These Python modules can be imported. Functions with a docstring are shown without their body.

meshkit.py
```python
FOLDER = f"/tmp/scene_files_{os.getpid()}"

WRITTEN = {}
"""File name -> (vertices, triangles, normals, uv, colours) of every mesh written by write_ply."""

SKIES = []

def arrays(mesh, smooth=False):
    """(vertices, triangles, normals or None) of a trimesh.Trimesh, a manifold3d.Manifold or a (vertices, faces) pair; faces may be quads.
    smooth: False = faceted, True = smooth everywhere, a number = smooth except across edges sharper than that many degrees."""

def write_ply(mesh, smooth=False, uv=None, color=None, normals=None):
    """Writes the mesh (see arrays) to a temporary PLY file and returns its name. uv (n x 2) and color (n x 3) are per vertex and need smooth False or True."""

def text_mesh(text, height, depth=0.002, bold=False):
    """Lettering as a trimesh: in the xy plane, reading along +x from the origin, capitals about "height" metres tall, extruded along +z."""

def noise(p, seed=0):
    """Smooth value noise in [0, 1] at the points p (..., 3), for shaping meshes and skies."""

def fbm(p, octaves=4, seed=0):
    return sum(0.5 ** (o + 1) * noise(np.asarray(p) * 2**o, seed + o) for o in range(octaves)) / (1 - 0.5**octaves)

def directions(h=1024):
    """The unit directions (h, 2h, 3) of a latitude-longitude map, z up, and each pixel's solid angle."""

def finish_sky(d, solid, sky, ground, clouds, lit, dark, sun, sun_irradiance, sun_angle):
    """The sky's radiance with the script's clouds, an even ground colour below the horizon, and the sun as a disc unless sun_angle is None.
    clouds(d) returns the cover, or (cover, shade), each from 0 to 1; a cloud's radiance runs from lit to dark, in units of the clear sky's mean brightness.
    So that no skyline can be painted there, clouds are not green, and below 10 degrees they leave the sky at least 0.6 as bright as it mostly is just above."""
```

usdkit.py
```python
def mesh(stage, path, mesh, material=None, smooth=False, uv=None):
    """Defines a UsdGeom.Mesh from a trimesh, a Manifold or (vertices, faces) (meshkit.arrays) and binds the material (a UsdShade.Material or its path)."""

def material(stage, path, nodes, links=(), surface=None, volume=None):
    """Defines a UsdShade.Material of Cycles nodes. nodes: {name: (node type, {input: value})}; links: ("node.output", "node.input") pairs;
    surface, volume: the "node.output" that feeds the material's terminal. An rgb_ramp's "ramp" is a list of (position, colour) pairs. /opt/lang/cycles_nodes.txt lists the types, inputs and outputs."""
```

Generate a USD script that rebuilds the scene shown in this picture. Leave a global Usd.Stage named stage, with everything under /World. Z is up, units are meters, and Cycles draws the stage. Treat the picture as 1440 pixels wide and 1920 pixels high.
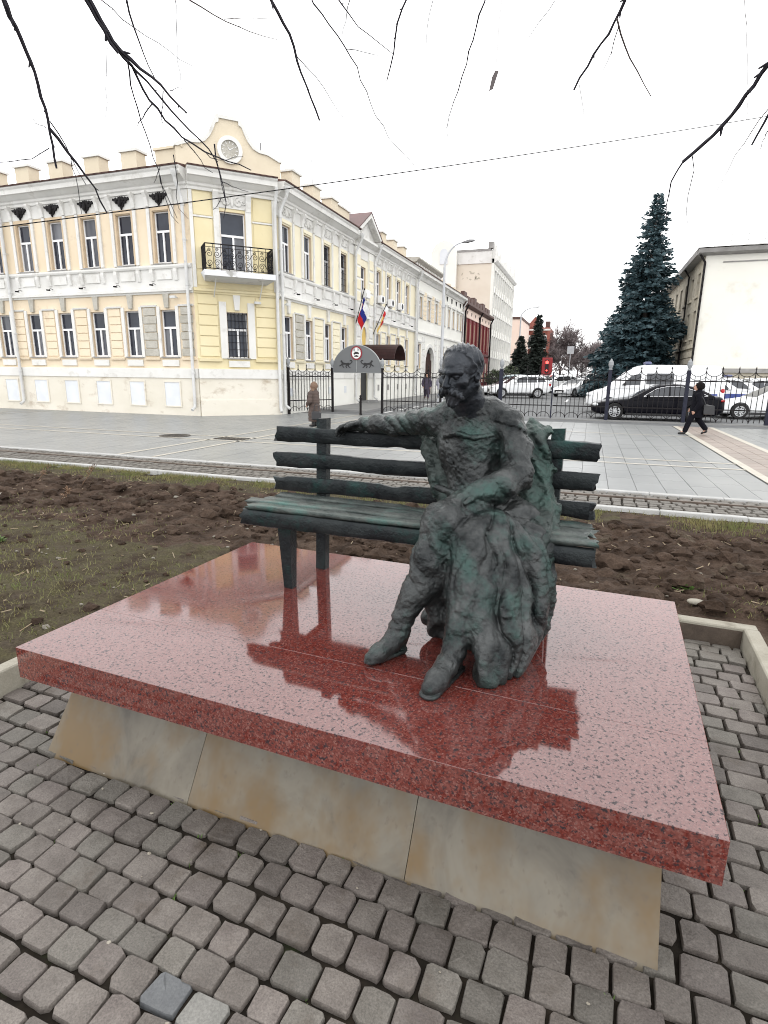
import math, random
import numpy as np, trimesh, usdkit, meshkit
from shapely.geometry import Polygon, Point, box as sbox
from shapely.ops import unary_union
from pxr import Usd, UsdGeom, UsdLux, UsdShade, Gf, Sdf

random.seed(7); RNG = np.random.default_rng(7)
stage = Usd.Stage.CreateInMemory()
UsdGeom.SetStageUpAxis(stage, 'Z'); UsdGeom.SetStageMetersPerUnit(stage, 1.0)
UsdGeom.Xform.Define(stage, '/World'); UsdGeom.Scope.Define(stage, '/World/Looks')

# ------------------------------------------------------------------ camera
YAW, PITCH, ROLL, FPX, HC = -0.338614, -0.238025, 0.0112328, 1062.37, 1.72
EXPOSURE = 0.0
def cam_axes():
    cy, sy = math.cos(YAW), math.sin(YAW)
    fwd = np.array([sy*math.cos(PITCH), cy*math.cos(PITCH), math.sin(PITCH)])
    right = np.array([cy, -sy, 0.0]); up = np.cross(right, fwd)
    r = right*math.cos(ROLL) + up*math.sin(ROLL); u = -right*math.sin(ROLL) + up*math.cos(ROLL)
    return np.array([r, u, -fwd])
CAM = cam_axes()
cam = UsdGeom.Camera.Define(stage, '/World/camera')
m = np.eye(4); m[:3, :3] = CAM; m[3, :3] = (0, 0, HC)
cam.AddTransformOp().Set(Gf.Matrix4d(*m.ravel().tolist()))
cam.CreateHorizontalApertureAttr(36.0); cam.CreateVerticalApertureAttr(48.0)
cam.CreateFocalLengthAttr(36.0*FPX/1440); cam.CreateClippingRangeAttr(Gf.Vec2f(0.05, 3000))
cam.CreateExposureAttr(EXPOSURE)

# ------------------------------------------------------------------ overcast sky and veiled sun
SUN_EL, SUN_AZ = math.radians(58), math.radians(-35)          # azimuth from +y towards +x
sd = np.array([math.sin(SUN_AZ)*math.cos(SUN_EL), math.cos(SUN_AZ)*math.cos(SUN_EL), math.sin(SUN_EL)])
usdkit.material(stage, '/World/Looks/sky_look', {
    'sky': ('sky_texture', {'sky_type': 'single_scattering', 'sun_disc': False, 'sun_elevation': SUN_EL, 'sun_rotation': SUN_AZ, 'aerosol_density': 3.0}),
    'tc': ('texture_coordinate', {}),
    'noise': ('noise_texture', {'scale': 1.6, 'detail': 4.0, 'roughness': 0.5}),
    'ramp': ('map_range', {'from_min': 0.25, 'from_max': 0.75, 'to_min': 18.0, 'to_max': 22.0}),
    'cloud': ('combine_color', {}),
    'mixc': ('mix_color', {'fac': 0.94, 'use_clamp': False}),
    'bg': ('background_shader', {'strength': 0.1})},
    [('tc.generated', 'noise.vector'), ('noise.fac', 'ramp.value'), ('ramp.result', 'cloud.r'), ('ramp.result', 'cloud.g'), ('ramp.result', 'cloud.b'),
     ('sky.color', 'mixc.a'), ('cloud.color', 'mixc.b'), ('mixc.result', 'bg.color')], surface='bg.background')
dome = UsdLux.DomeLight.Define(stage, '/World/sky')
UsdShade.MaterialBindingAPI.Apply(dome.GetPrim()).Bind(UsdShade.Material.Get(stage, '/World/Looks/sky_look'))
dome.GetPrim().SetCustomDataByKey('kind', 'structure')
dome.GetPrim().SetCustomDataByKey('label', 'blank white overcast sky')
sun = UsdLux.DistantLight.Define(stage, '/World/sun')
sun.CreateIntensityAttr(0.2); sun.CreateAngleAttr(25.0); sun.CreateNormalizeAttr(True); sun.CreateColorAttr(Gf.Vec3f(1.0, 0.97, 0.93))
zx = sd; xx = np.cross([0, 0, 1.0], zx); xx /= np.linalg.norm(xx); yx = np.cross(zx, xx)
m = np.eye(4); m[0, :3], m[1, :3], m[2, :3] = xx, yx, zx
sun.AddTransformOp().Set(Gf.Matrix4d(*m.ravel().tolist()))

# ------------------------------------------------------------------ helpers
class MB:
    """Collects shapes into one mesh; frame: origin, three axis vectors for local (u, w, z)."""
    def __init__(s, o=(0, 0, 0), U=(1, 0, 0), W=(0, 1, 0), Z=(0, 0, 1)):
        s.v, s.f, s.n = [], [], 0
        s.o = np.array(o, float); s.A = np.array([U, W, Z], float); s.flip = np.linalg.det(s.A) < 0
    def like(s):
        b = MB(); b.o, b.A, b.flip = s.o, s.A, s.flip; return b
    def add(s, v, f):
        v = np.asarray(v, float); f = np.asarray(f, int)
        if f.shape[1] == 4: f = np.vstack([f[:, [0, 1, 2]], f[:, [0, 2, 3]]])
        s.v.append(v @ s.A + s.o); s.f.append((f[:, ::-1] if s.flip else f) + s.n); s.n += len(v); return s
    def tm(s, t): return s.add(t.vertices, t.faces)
    def box(s, a, b, bev=0.0):
        a, b = np.minimum(a, b).astype(float), np.maximum(a, b).astype(float)
        if bev <= 0:
            v = np.array([[x, y, z] for x in (a[0], b[0]) for y in (a[1], b[1]) for z in (a[2], b[2])])
            return s.add(v, [[0, 1, 3, 2], [4, 6, 7, 5], [0, 4, 5, 1], [2, 3, 7, 6], [0, 2, 6, 4], [1, 5, 7, 3]])
        bev = min(bev, 0.45*min(b-a)); pts = []
        for x in (0, 1):
            for y in (0, 1):
                for z in (0, 1):
                    c = np.where([x, y, z], b, a); d = np.where([x, y, z], -bev, bev)
                    pts += [c + [0, d[1], d[2]], c + [d[0], 0, d[2]], c + [d[0], d[1], 0]]
        return s.tm(trimesh.convex.convex_hull(np.array(pts)))
    def hull(s, pts): return s.tm(trimesh.convex.convex_hull(np.asarray(pts, float)))
    def tube(s, p, r, k=6, caps=True):
        p = np.asarray(p, float); n = len(p); r = np.broadcast_to(np.asarray(r, float), (n,))
        t = np.gradient(p, axis=0); t /= np.maximum(np.linalg.norm(t, axis=1, keepdims=True), 1e-9)
        ref = np.array([0, 0, 1.0]) if abs(t[0, 2]) < 0.9 else np.array([1.0, 0, 0])
        a = np.cross(t[0], ref); a /= np.linalg.norm(a); V = []
        ang = np.arange(k)*2*math.pi/k
        for i in range(n):
            a = a - t[i]*(a @ t[i]); a /= max(np.linalg.norm(a), 1e-9); b = np.cross(t[i], a)
            V.append(p[i] + r[i]*(np.cos(ang)[:, None]*a + np.sin(ang)[:, None]*b))
        V = np.vstack(V); F = []
        for i in range(n-1):
            for j in range(k):
                q = (j+1) % k; F.append([i*k+j, i*k+q, (i+1)*k+q, (i+1)*k+j])
        F = np.array(F); F = np.vstack([F[:, [0, 1, 2]], F[:, [0, 2, 3]]])
        if caps:
            c = [[0, j+1, j] for j in range(1, k-1)] + [[(n-1)*k, (n-1)*k+j, (n-1)*k+j+1] for j in range(1, k-1)]
            F = np.vstack([F, c])
        return s.add(V, F)
    def prism(s, poly, h0, h1, axes=(0, 2, 1), holes=()):
        """poly in two local axes axes[0], axes[1], extruded along axes[2] from h0 to h1."""
        P = poly if hasattr(poly, 'geom_type') else Polygon(poly, holes)
        for g in getattr(P, 'geoms', [P]):
            if g.is_empty or g.area < 1e-9: continue
            t = trimesh.creation.extrude_polygon(g, abs(h1-h0), engine='earcut')
            v = np.zeros_like(t.vertices); v[:, axes[0]] = t.vertices[:, 0]; v[:, axes[1]] = t.vertices[:, 1]; v[:, axes[2]] = t.vertices[:, 2] + min(h0, h1)
            perm = np.zeros((3, 3)); perm[0, axes[0]] = perm[1, axes[1]] = perm[2, axes[2]] = 1
            s.add(v, t.faces if np.linalg.det(perm) > 0 else t.faces[:, ::-1])
        return s
    def lathe(s, prof, c=(0, 0, 0), axis=2, k=16):
        prof = np.asarray(prof, float); n = len(prof); ang = np.arange(k)*2*math.pi/k
        V = np.stack([np.outer(prof[:, 0], np.cos(ang)), np.outer(prof[:, 0], np.sin(ang)), np.repeat(prof[:, 1][:, None], k, 1)], -1).reshape(-1, 3)
        if axis == 1: V = V[:, [1, 2, 0]]
        if axis == 0: V = V[:, [2, 0, 1]]
        F = [[i*k+j, i*k+(j+1) % k, (i+1)*k+(j+1) % k, (i+1)*k+j] for i in range(n-1) for j in range(k)]
        return s.add(V + np.asarray(c, float), F)
    def cyl(s, c, r, h, k=12, axis=2): return s.lathe([(0, 0), (r, 0), (r, h), (0, h)], c, axis, k)
    def ball(s, c, r, sub=2):
        t = trimesh.creation.icosphere(sub, 1.0); return s.add(t.vertices*np.asarray(r, float) + np.asarray(c, float), t.faces)
    def arrays(s):
        return np.vstack(s.v), np.vstack(s.f)

taken = {}
def numbered(parent, name):
    k = taken.get((parent, name), -1) + 1; taken[(parent, name)] = k
    return f'{parent}/{name}' if k == 0 else f'{parent}/{name}_{k:03d}'
def tag(prim, label=None, cat=None, group=None, kind=None):
    prim = prim if isinstance(prim, Usd.Prim) else prim.GetPrim()
    for k, v in (('label', label), ('category', cat), ('group', group), ('kind', kind)):
        if v: prim.SetCustomDataByKey(k, v)
def vf(mesh):
    if isinstance(mesh, MB): return mesh.arrays()
    if hasattr(mesh, 'to_mesh') or hasattr(mesh, 'vertices'): return meshkit.arrays(mesh)[:2]
    return mesh
def mesh_at(path, mesh, mat, smooth=False, off=None):
    v, f = vf(mesh)
    if off is not None: v = v - off
    return usdkit.mesh(stage, path, (v, f), f'/World/Looks/{mat}', smooth=smooth)
class Thing:
    def __init__(s, name, label=None, cat=None, loc=(0, 0, 0), rz=0.0, group=None, kind=None, world=True):
        s.path = numbered('/World', name); s.loc = np.array(loc, float); s.world = world
        x = UsdGeom.Xform.Define(stage, s.path); x.AddTranslateOp().Set(Gf.Vec3d(*map(float, loc)))
        if rz: x.AddRotateZOp().Set(math.degrees(rz))
        s.prim = x.GetPrim(); tag(s.prim, label, cat, group, kind)
    def part(s, name, mesh, mat, under=None, smooth=False, label=None, kind=None):
        p = numbered(under or s.path, name)
        pr = mesh_at(p, mesh, mat, smooth, s.loc if s.world else None)
        tag(pr, label=label, kind=kind); return p
def copy_of(src, name, loc, rz=0.0, label=None, cat=None, group=None, scale=None):
    p = numbered('/World', name); x = UsdGeom.Xform.Define(stage, p)
    x.GetPrim().GetReferences().AddInternalReference(src.path)
    x.ClearXformOpOrder()
    x.AddTranslateOp().Set(Gf.Vec3d(*map(float, loc)))
    x.AddRotateZOp().Set(math.degrees(rz))
    if scale: x.AddScaleOp().Set(Gf.Vec3f(*scale))
    x.GetPrim().SetInstanceable(True); tag(x.GetPrim(), label, cat, group); return p
def single(name, mesh, mat, label=None, cat=None, group=None, kind=None, smooth=False):
    p = numbered('/World', name); pr = mesh_at(p, mesh, mat, smooth); tag(pr, label, cat, group, kind); return p

# ------------------------------------------------------------------ materials
def look(name, c, c2=None, scale=4.0, lo=0.35, hi=0.65, rough=0.6, bump=0.0, bscale=40.0, metal=0.0, spec=0.5, rand=0.0, detail=5.0, stain=None, stretch=(1, 1, 1), fine=0.0, fscale=120.0, coat=0.0, ior=1.5):
    """c, c2 mixed by noise; stain = (colour, scale, lo, hi): a second noise; rand: brightness spread between objects; fine: fine grain."""
    N = {'g': ('geometry', {}), 'map': ('mapping', {'scale': stretch}), 'p': ('principled_bsdf', {'roughness': rough, 'metallic': metal, 'specular_ior_level': spec, 'base_color': c, 'coat_weight': coat, 'ior': ior})}
    L = [('g.position', 'map.vector')]; last = None
    if c2 is not None:
        N['n1'] = ('noise_texture', {'scale': scale, 'detail': detail, 'roughness': 0.6}); N['r1'] = ('rgb_ramp', {'ramp': [(lo, c), (hi, c2)]})
        L += [('map.vector', 'n1.vector'), ('n1.fac', 'r1.fac')]; last = 'r1.color'
    def need():
        nonlocal last
        if last is None: N['col'] = ('color', {'value': c}); last = 'col.color'
    if stain:
        need(); N['n2'] = ('noise_texture', {'scale': stain[1], 'detail': 6.0, 'roughness': 0.65}); N['r2'] = ('map_range', {'from_min': stain[2], 'from_max': stain[3], 'clamp': True})
        N['m2'] = ('mix_color', {'b': stain[0]}); L += [('map.vector', 'n2.vector'), ('n2.fac', 'r2.value'), ('r2.result', 'm2.fac'), (last, 'm2.a')]; last = 'm2.result'
    if fine:
        need(); N['n3'] = ('noise_texture', {'scale': fscale, 'detail': 3.0, 'roughness': 0.7}); N['r3'] = ('map_range', {'from_min': 0.3, 'from_max': 0.7, 'to_min': 1-fine, 'to_max': 1+fine, 'clamp': True})
        N['c3'] = ('combine_color', {}); N['m3'] = ('mix_color', {'blend_type': 'multiply', 'fac': 1.0, 'use_clamp': False})
        L += [('g.position', 'n3.vector'), ('n3.fac', 'r3.value'), ('r3.result', 'c3.r'), ('r3.result', 'c3.g'), ('r3.result', 'c3.b'), (last, 'm3.a'), ('c3.color', 'm3.b')]; last = 'm3.result'
    if rand:
        need(); N['oi'] = ('object_info', {}); N['r4'] = ('map_range', {'to_min': 1-rand, 'to_max': 1+rand}); N['c4'] = ('combine_color', {}); N['m4'] = ('mix_color', {'blend_type': 'multiply', 'fac': 1.0, 'use_clamp': False})
        L += [('oi.random', 'r4.value'), ('r4.result', 'c4.r'), ('r4.result', 'c4.g'), ('r4.result', 'c4.b'), (last, 'm4.a'), ('c4.color', 'm4.b')]; last = 'm4.result'
    if last: L.append((last, 'p.base_color'))
    if bump:
        N['nb'] = ('noise_texture', {'scale': bscale, 'detail': 5.0, 'roughness': 0.6}); N['b'] = ('bump', {'strength': min(1.0, bump), 'distance': 0.35/bscale})
        L += [('map.vector', 'nb.vector'), ('nb.fac', 'b.height'), ('b.normal', 'p.normal')]
    return usdkit.material(stage, f'/World/Looks/{name}', N, L, surface='p.BSDF')

# stone and ground
for i, (a, b) in enumerate([((.104, .090, .080), (.148, .131, .117)), ((.108, .091, .083), (.152, .133, .120)), ((.099, .090, .078), (.140, .129, .114)), ((.084, .072, .064), (.122, .106, .096))]):
    look(f'sett_stone_{i}', a, b, scale=9, rough=0.62, bump=0.9, bscale=55, rand=0.16, fine=0.34, fscale=160, stain=((.075, .06, .048), 5, .56, .75), spec=0.4)
look('sett_slate', (.084, .088, .094), (.115, .12, .124), scale=9, rough=.6, bump=.6, bscale=55, fine=.2)
look('sett_pale', (.14, .138, .126), (.20, .195, .18), scale=9, rough=.6, bump=.6, bscale=55, fine=.25)
look('joint_dirt', (.010, .008, .006), (.022, .017, .012), scale=7, rough=.95, bump=.8, bscale=70, stain=((.018, .026, .008), 4, .6, .7), spec=.2)
look('soil', (.024, .015, .010), (.072, .049, .036), scale=3.5, rough=.95, bump=1.0, bscale=28, spec=.15, fine=.35, fscale=60, stain=((.085, .07, .05), 2.2, .58, .72))
look('mossy_soil', (.052, .040, .028), (.060, .053, .027), scale=4.5, rough=.95, bump=1.0, bscale=26, spec=.15, fine=.45, fscale=55, stain=((.030, .020, .014), 3.0, .5, .64))
look('kerb_stone', (.25, .23, .185), (.31, .29, .24), scale=5, rough=.75, bump=.4, bscale=60, fine=.12, stain=((.13, .11, .08), 6, .56, .75))
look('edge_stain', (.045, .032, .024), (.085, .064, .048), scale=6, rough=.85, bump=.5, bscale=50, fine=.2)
look('white_kerb', (.34, .34, .33), (.42, .42, .41), scale=3, rough=.7, fine=.08)
look('plaza_slab', (.182, .188, .188), (.220, .225, .223), scale=.8, rough=.36, bump=.15, bscale=80, rand=.045, fine=.06, spec=.5)
look('plaza_bed', (.12, .122, .12), (.15, .152, .15), scale=2, rough=.8)
look('cream_band', (.40, .37, .31), (.46, .43, .37), scale=2, rough=.5, fine=.05)
look('brown_slab', (.22, .18, .155), (.27, .22, .19), scale=1, rough=.45, rand=.06, fine=.06)
look('asphalt', (.10, .103, .107), (.135, .14, .143), scale=.5, rough=.75, bump=.3, bscale=90, fine=.12, stain=((.07, .07, .073), .35, .55, .7))
look('sidewalk', (.17, .17, .168), (.21, .21, .207), scale=.7, rough=.7, fine=.1)
look('road_paint', (.75, .75, .74), (.6, .6, .6), scale=6, rough=.6)
look('drain_metal', (.05, .045, .04), (.08, .07, .06), scale=20, rough=.45, metal=.6)
look('rail_steel', (.10, .08, .065), (.16, .13, .11), scale=8, rough=.4, metal=.7)
look('pebble', (.26, .24, .2), (.18, .155, .125), scale=30, rough=.8, rand=.3)
look('chip_wood', (.22, .155, .09), (.3, .25, .18), scale=20, rough=.85)
look('grass_blade', (.10, .12, .03), (.20, .17, .07), scale=3, rough=.7)
look('weed_green', (.07, .13, .025), (.10, .17, .04), scale=8, rough=.7)
look('dry_twig', (.13, .075, .045), (.2, .12, .07), scale=9, rough=.9)
# plinth
usdkit.material(stage, '/World/Looks/granite', {
    'g': ('geometry', {}), 'n0': ('noise_texture', {'scale': 2.5, 'detail': 3.0}), 'v': ('voronoi_texture', {'scale': 160.0, 'randomness': 1.0}), 'vs': ('rgb_to_bw', {}),
    'r': ('rgb_ramp', {'ramp': [(0.0, (.038, .006, .005)), (.38, (.062, .011, .008)), (.70, (.092, .024, .019)), (1.0, (.14, .070, .060))]}),
    'n': ('noise_texture', {'scale': 72.0, 'detail': 3.0, 'roughness': .7}), 'd': ('map_range', {'from_min': .55, 'from_max': .62, 'clamp': True}),
    'm': ('mix_color', {'b': (.022, .016, .018)}), 'n5': ('noise_texture', {'scale': 1.4, 'detail': 4.0}), 'r5': ('map_range', {'from_min': .3, 'from_max': .7, 'to_min': .85, 'to_max': 1.12}),
    'c5': ('combine_color', {}), 'm5': ('mix_color', {'blend_type': 'multiply', 'fac': 1.0}),
    'nr': ('noise_texture', {'scale': 3.0, 'detail': 6.0}), 'rr': ('map_range', {'from_min': .35, 'from_max': .7, 'to_min': .035, 'to_max': .10, 'clamp': True}),
    'sp': ('map_range', {'to_min': .5, 'to_max': .12}), 'p': ('principled_bsdf', {'ior': 1.98})},
    [('g.position', 'v.vector'), ('v.color', 'vs.color'), ('vs.val', 'r.fac'), ('g.position', 'n.vector'), ('n.fac', 'd.value'), ('d.result', 'm.fac'), ('d.result', 'sp.value'), ('sp.result', 'p.specular_ior_level'), ('r.color', 'm.a'),
     ('g.position', 'n5.vector'), ('n5.fac', 'r5.value'), ('r5.result', 'c5.r'), ('r5.result', 'c5.g'), ('r5.result', 'c5.b'), ('m.result', 'm5.a'), ('c5.color', 'm5.b'), ('m5.result', 'p.base_color'),
     ('g.position', 'nr.vector'), ('nr.fac', 'rr.value'), ('rr.result', 'p.roughness')], surface='p.BSDF')
for i, off in enumerate((0, 3.3, 7.1)):
    usdkit.material(stage, f'/World/Looks/marble_{i}', {
        'g': ('geometry', {}), 'mp': ('mapping', {'location': (off, off*.7, 0), 'scale': (1.0, 1.0, .55)}), 'n': ('noise_texture', {'scale': 3.2, 'detail': 7.0, 'roughness': .62, 'distortion': .8}),
        'r': ('rgb_ramp', {'ramp': [(.30, (.064, .054, .042)), (.40, (.112, .097, .074)), (.58, (.165, .146, .112)), (.8, (.115, .103, .082))]}),
        'n2': ('noise_texture', {'scale': 1.9, 'detail': 5.0, 'roughness': .6}), 'r2': ('map_range', {'from_min': .49, 'from_max': .63, 'to_max': .9, 'clamp': True}), 'm': ('mix_color', {'b': (.130, .080, .028)}),
        'n3': ('noise_texture', {'scale': 40.0, 'detail': 4.0}), 'r3': ('map_range', {'from_min': .6, 'from_max': .72, 'to_max': .45, 'clamp': True}), 'm3': ('mix_color', {'b': (.09, .07, .05)}),
        'p': ('principled_bsdf', {'roughness': .38})},
        [('g.position', 'mp.vector'), ('mp.vector', 'n.vector'), ('n.fac', 'r.fac'), ('mp.vector', 'n2.vector'), ('n2.fac', 'r2.value'), ('r2.result', 'm.fac'), ('r.color', 'm.a'),
         ('mp.vector', 'n3.vector'), ('n3.fac', 'r3.value'), ('r3.result', 'm3.fac'), ('m.result', 'm3.a'), ('m3.result', 'p.base_color')], surface='p.BSDF')
# bronze: dark alloy with green patina
def bronze(name, base, base2, patina, lo, hi, rough, metal=.25, bscale=60, bump=.7):
    usdkit.material(stage, f'/World/Looks/{name}', {
        'g': ('geometry', {}), 'n': ('noise_texture', {'scale': 7.0, 'detail': 6.0, 'roughness': .65}), 'r': ('rgb_ramp', {'ramp': [(.35, base), (.7, base2)]}),
        'n2': ('noise_texture', {'scale': 4.0, 'detail': 7.0, 'roughness': .7}), 'r2': ('map_range', {'from_min': lo, 'from_max': hi, 'clamp': True}), 'm': ('mix_color', {'b': patina}),
        'nb': ('noise_texture', {'scale': bscale, 'detail': 5.0, 'roughness': .65}), 'b': ('bump', {'strength': bump, 'distance': .008}),
        'rr': ('map_range', {'from_min': .3, 'from_max': .7, 'to_min': rough-.05, 'to_max': rough+.15}),
        'p': ('principled_bsdf', {'metallic': metal, 'specular_ior_level': .5})},
        [('g.position', 'n.vector'), ('n.fac', 'r.fac'), ('g.position', 'n2.vector'), ('n2.fac', 'r2.value'), ('r2.result', 'm.fac'), ('r.color', 'm.a'), ('m.result', 'p.base_color'),
         ('g.position', 'nb.vector'), ('nb.fac', 'b.height'), ('b.normal', 'p.normal'), ('n.fac', 'rr.value'), ('rr.result', 'p.roughness')], surface='p.BSDF')
bronze('bronze_figure', (.016, .018, .019), (.082, .086, .086), (.044, .078, .070), .50, .70, .25, metal=.85, bscale=75, bump=.7)
bronze('bronze_cloak', (.018, .025, .024), (.076, .090, .085), (.042, .082, .070), .48, .70, .32, metal=.75, bscale=100, bump=.7)
bronze('bronze_head', (.018, .021, .026), (.060, .064, .072), (.036, .054, .056), .60, .8, .27, metal=.8, bscale=130, bump=.35)  # darker than the body: patina and shade both put into the colour
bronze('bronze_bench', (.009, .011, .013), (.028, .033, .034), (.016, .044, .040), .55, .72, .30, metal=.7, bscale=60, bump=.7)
bronze('bronze_seat', (.034, .043, .041), (.095, .107, .100), (.048, .104, .092), .50, .68, .30, metal=.7, bscale=60, bump=.7)  # lighter copy of the bench bronze, sky reflection put into the colour
# buildings
P = dict(rough=.85, spec=.25)
look('peach_stucco', (.70, .585, .43), (.75, .64, .485), scale=.6, fine=.05, stain=((.52, .42, .32), 1.1, .6, .75), **P)
look('yellow_stucco', (.67, .580, .355), (.72, .635, .42), scale=.6, fine=.05, stain=((.50, .43, .27), 1.3, .62, .78), **P)
look('pale_stucco', (.74, .675, .50), (.79, .73, .56), scale=.6, fine=.04, **P)
look('white_stucco', (.63, .62, .59), (.71, .70, .675), scale=.9, fine=.06, stain=((.47, .45, .41), 1.6, .57, .75), **P)
look('grey_quoin', (.38, .36, .31), (.48, .46, .41), scale=3, bump=1.0, bscale=16, fine=.15, **P)
look('plinth_stucco', (.63, .59, .50), (.70, .66, .58), scale=.5, fine=.06, stain=((.40, .33, .25), 1.1, .58, .76), stretch=(1, 1, 1.6), **P)
look('panel_white', (.62, .64, .67), (.68, .70, .72), scale=2, **P)
look('tan_stucco', (.62, .54, .41), (.68, .60, .47), scale=.8, fine=.05, **P)
look('cream_wall', (.74, .72, .655), (.78, .76, .70), scale=.35, fine=.03, stain=((.60, .57, .49), .5, .58, .74), **P)
look('beige_wall', (.64, .57, .475), (.69, .625, .53), scale=.4, fine=.04, stain=((.5, .4, .3), .6, .66, .74), **P)
look('ivory_wall', (.74, .73, .675), (.79, .78, .73), scale=.5, fine=.03, **P)
look('pink_wall', (.72, .56, .48), (.76, .62, .54), scale=.5, **P)
look('stone_side', (.42, .38, .30), (.52, .48, .40), scale=2, bump=.6, bscale=8, fine=.15, stain=((.25, .22, .17), 1, .55, .7), **P)
look('red_house', (.13, .014, .017), (.17, .020, .022), scale=1, fine=.08, rough=.7)
look('red_brick', (.20, .060, .046), (.27, .095, .07), scale=3, fine=.2, fscale=12, rough=.85)
look('roof_brown', (.060, .030, .024), (.10, .05, .04), scale=3, rough=.7)
look('roof_grey', (.22, .21, .20), (.30, .29, .28), scale=2, rough=.6)
look('roof_red', (.05, .010, .010), (.075, .016, .016), scale=2, rough=.6)
look('window_white', (.82, .82, .83), rough=.4)
look('glass_dark', (.008, .009, .015), (.030, .036, .050), scale=.7, rough=.06, spec=.38)
look('glass_curtain', (.045, .048, .06), (.16, .165, .18), scale=1.2, rough=.08, spec=.4, stretch=(1, 1, .2))
look('reveal_tan', (.56, .44, .30), (.62, .50, .36), scale=2, **P)
look('iron_black', (.007, .006, .007), (.012, .010, .010), scale=10, rough=.6, spec=.2)
look('iron_blue', (.010, .011, .022), (.018, .02, .034), scale=10, rough=.5, spec=.25)
look('pipe_grey', (.52, .52, .51), (.62, .62, .61), scale=2, rough=.45, stain=((.4, .38, .35), 3, .6, .75))
look('balcony_slab', (.62, .63, .65), (.72, .72, .73), scale=2, rough=.8, stain=((.35, .34, .32), 2, .58, .72))
look('sign_grey', (.13, .135, .14), rough=.4)
look('sign_light', (.30, .31, .31), rough=.4)
look('emblem_red', (.22, .012, .020), rough=.4)
look('emblem_white', (.75, .75, .74), rough=.4)
look('awning_brown', (.018, .006, .006), (.032, .010, .010), scale=6, rough=.5, spec=.25)
look('flag_white', (.8, .8, .8), rough=.8); look('flag_blue', (.012, .022, .22), rough=.8); look('flag_red', (.50, .012, .016), rough=.8); look('flag_yellow', (.72, .48, .14), rough=.8)
look('niche_yellow', (.62, .43, .12), rough=.8)
look('door_dark', (.010, .010, .010), rough=.5)
# plants
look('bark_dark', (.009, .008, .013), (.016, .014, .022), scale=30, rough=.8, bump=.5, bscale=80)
look('bark_grey', (.055, .045, .042), (.085, .07, .065), scale=30, rough=.85)
look('bark_far', (.13, .105, .105), (.17, .14, .14), scale=3, rough=.9)
look('spruce_blue', (.016, .038, .046), (.064, .112, .128), scale=1.6, rough=.6, fine=.35, fscale=6)
look('spruce_dark', (.010, .016, .012), (.022, .032, .024), scale=1.6, rough=.7)
look('shrub_green', (.05, .075, .04), (.10, .12, .07), scale=2, rough=.7)
look('dead_leaf', (.16, .14, .14), rough=.9)
# cars and people
def paint(name, c, **k): look(name, c, rough=.3, coat=1.0, **k)
look('paint_black', (.003, .003, .005), rough=.2, spec=.13); paint('paint_white', (.78, .79, .80)); paint('paint_silver', (.24, .30, .32), metal=.3); paint('paint_grey', (.10, .105, .11)); paint('paint_blue_stripe', (.03, .05, .20)); paint('paint_red', (.3, .02, .02))
look('car_glass', (.012, .014, .018), rough=.04, spec=.8); look('tyre', (.012, .012, .012), rough=.85); look('rim_alloy', (.55, .56, .57), rough=.3, metal=.8)
look('lamp_clear', (.62, .64, .66), rough=.15); look('lamp_red', (.35, .01, .012), rough=.2); look('chrome', (.75, .75, .76), rough=.15, metal=1.0); look('trim_black', (.015, .015, .016), rough=.6); look('plate_white', (.8, .8, .8), rough=.5); look('lightbar_blue', (.10, .11, .20), rough=.2)
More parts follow.
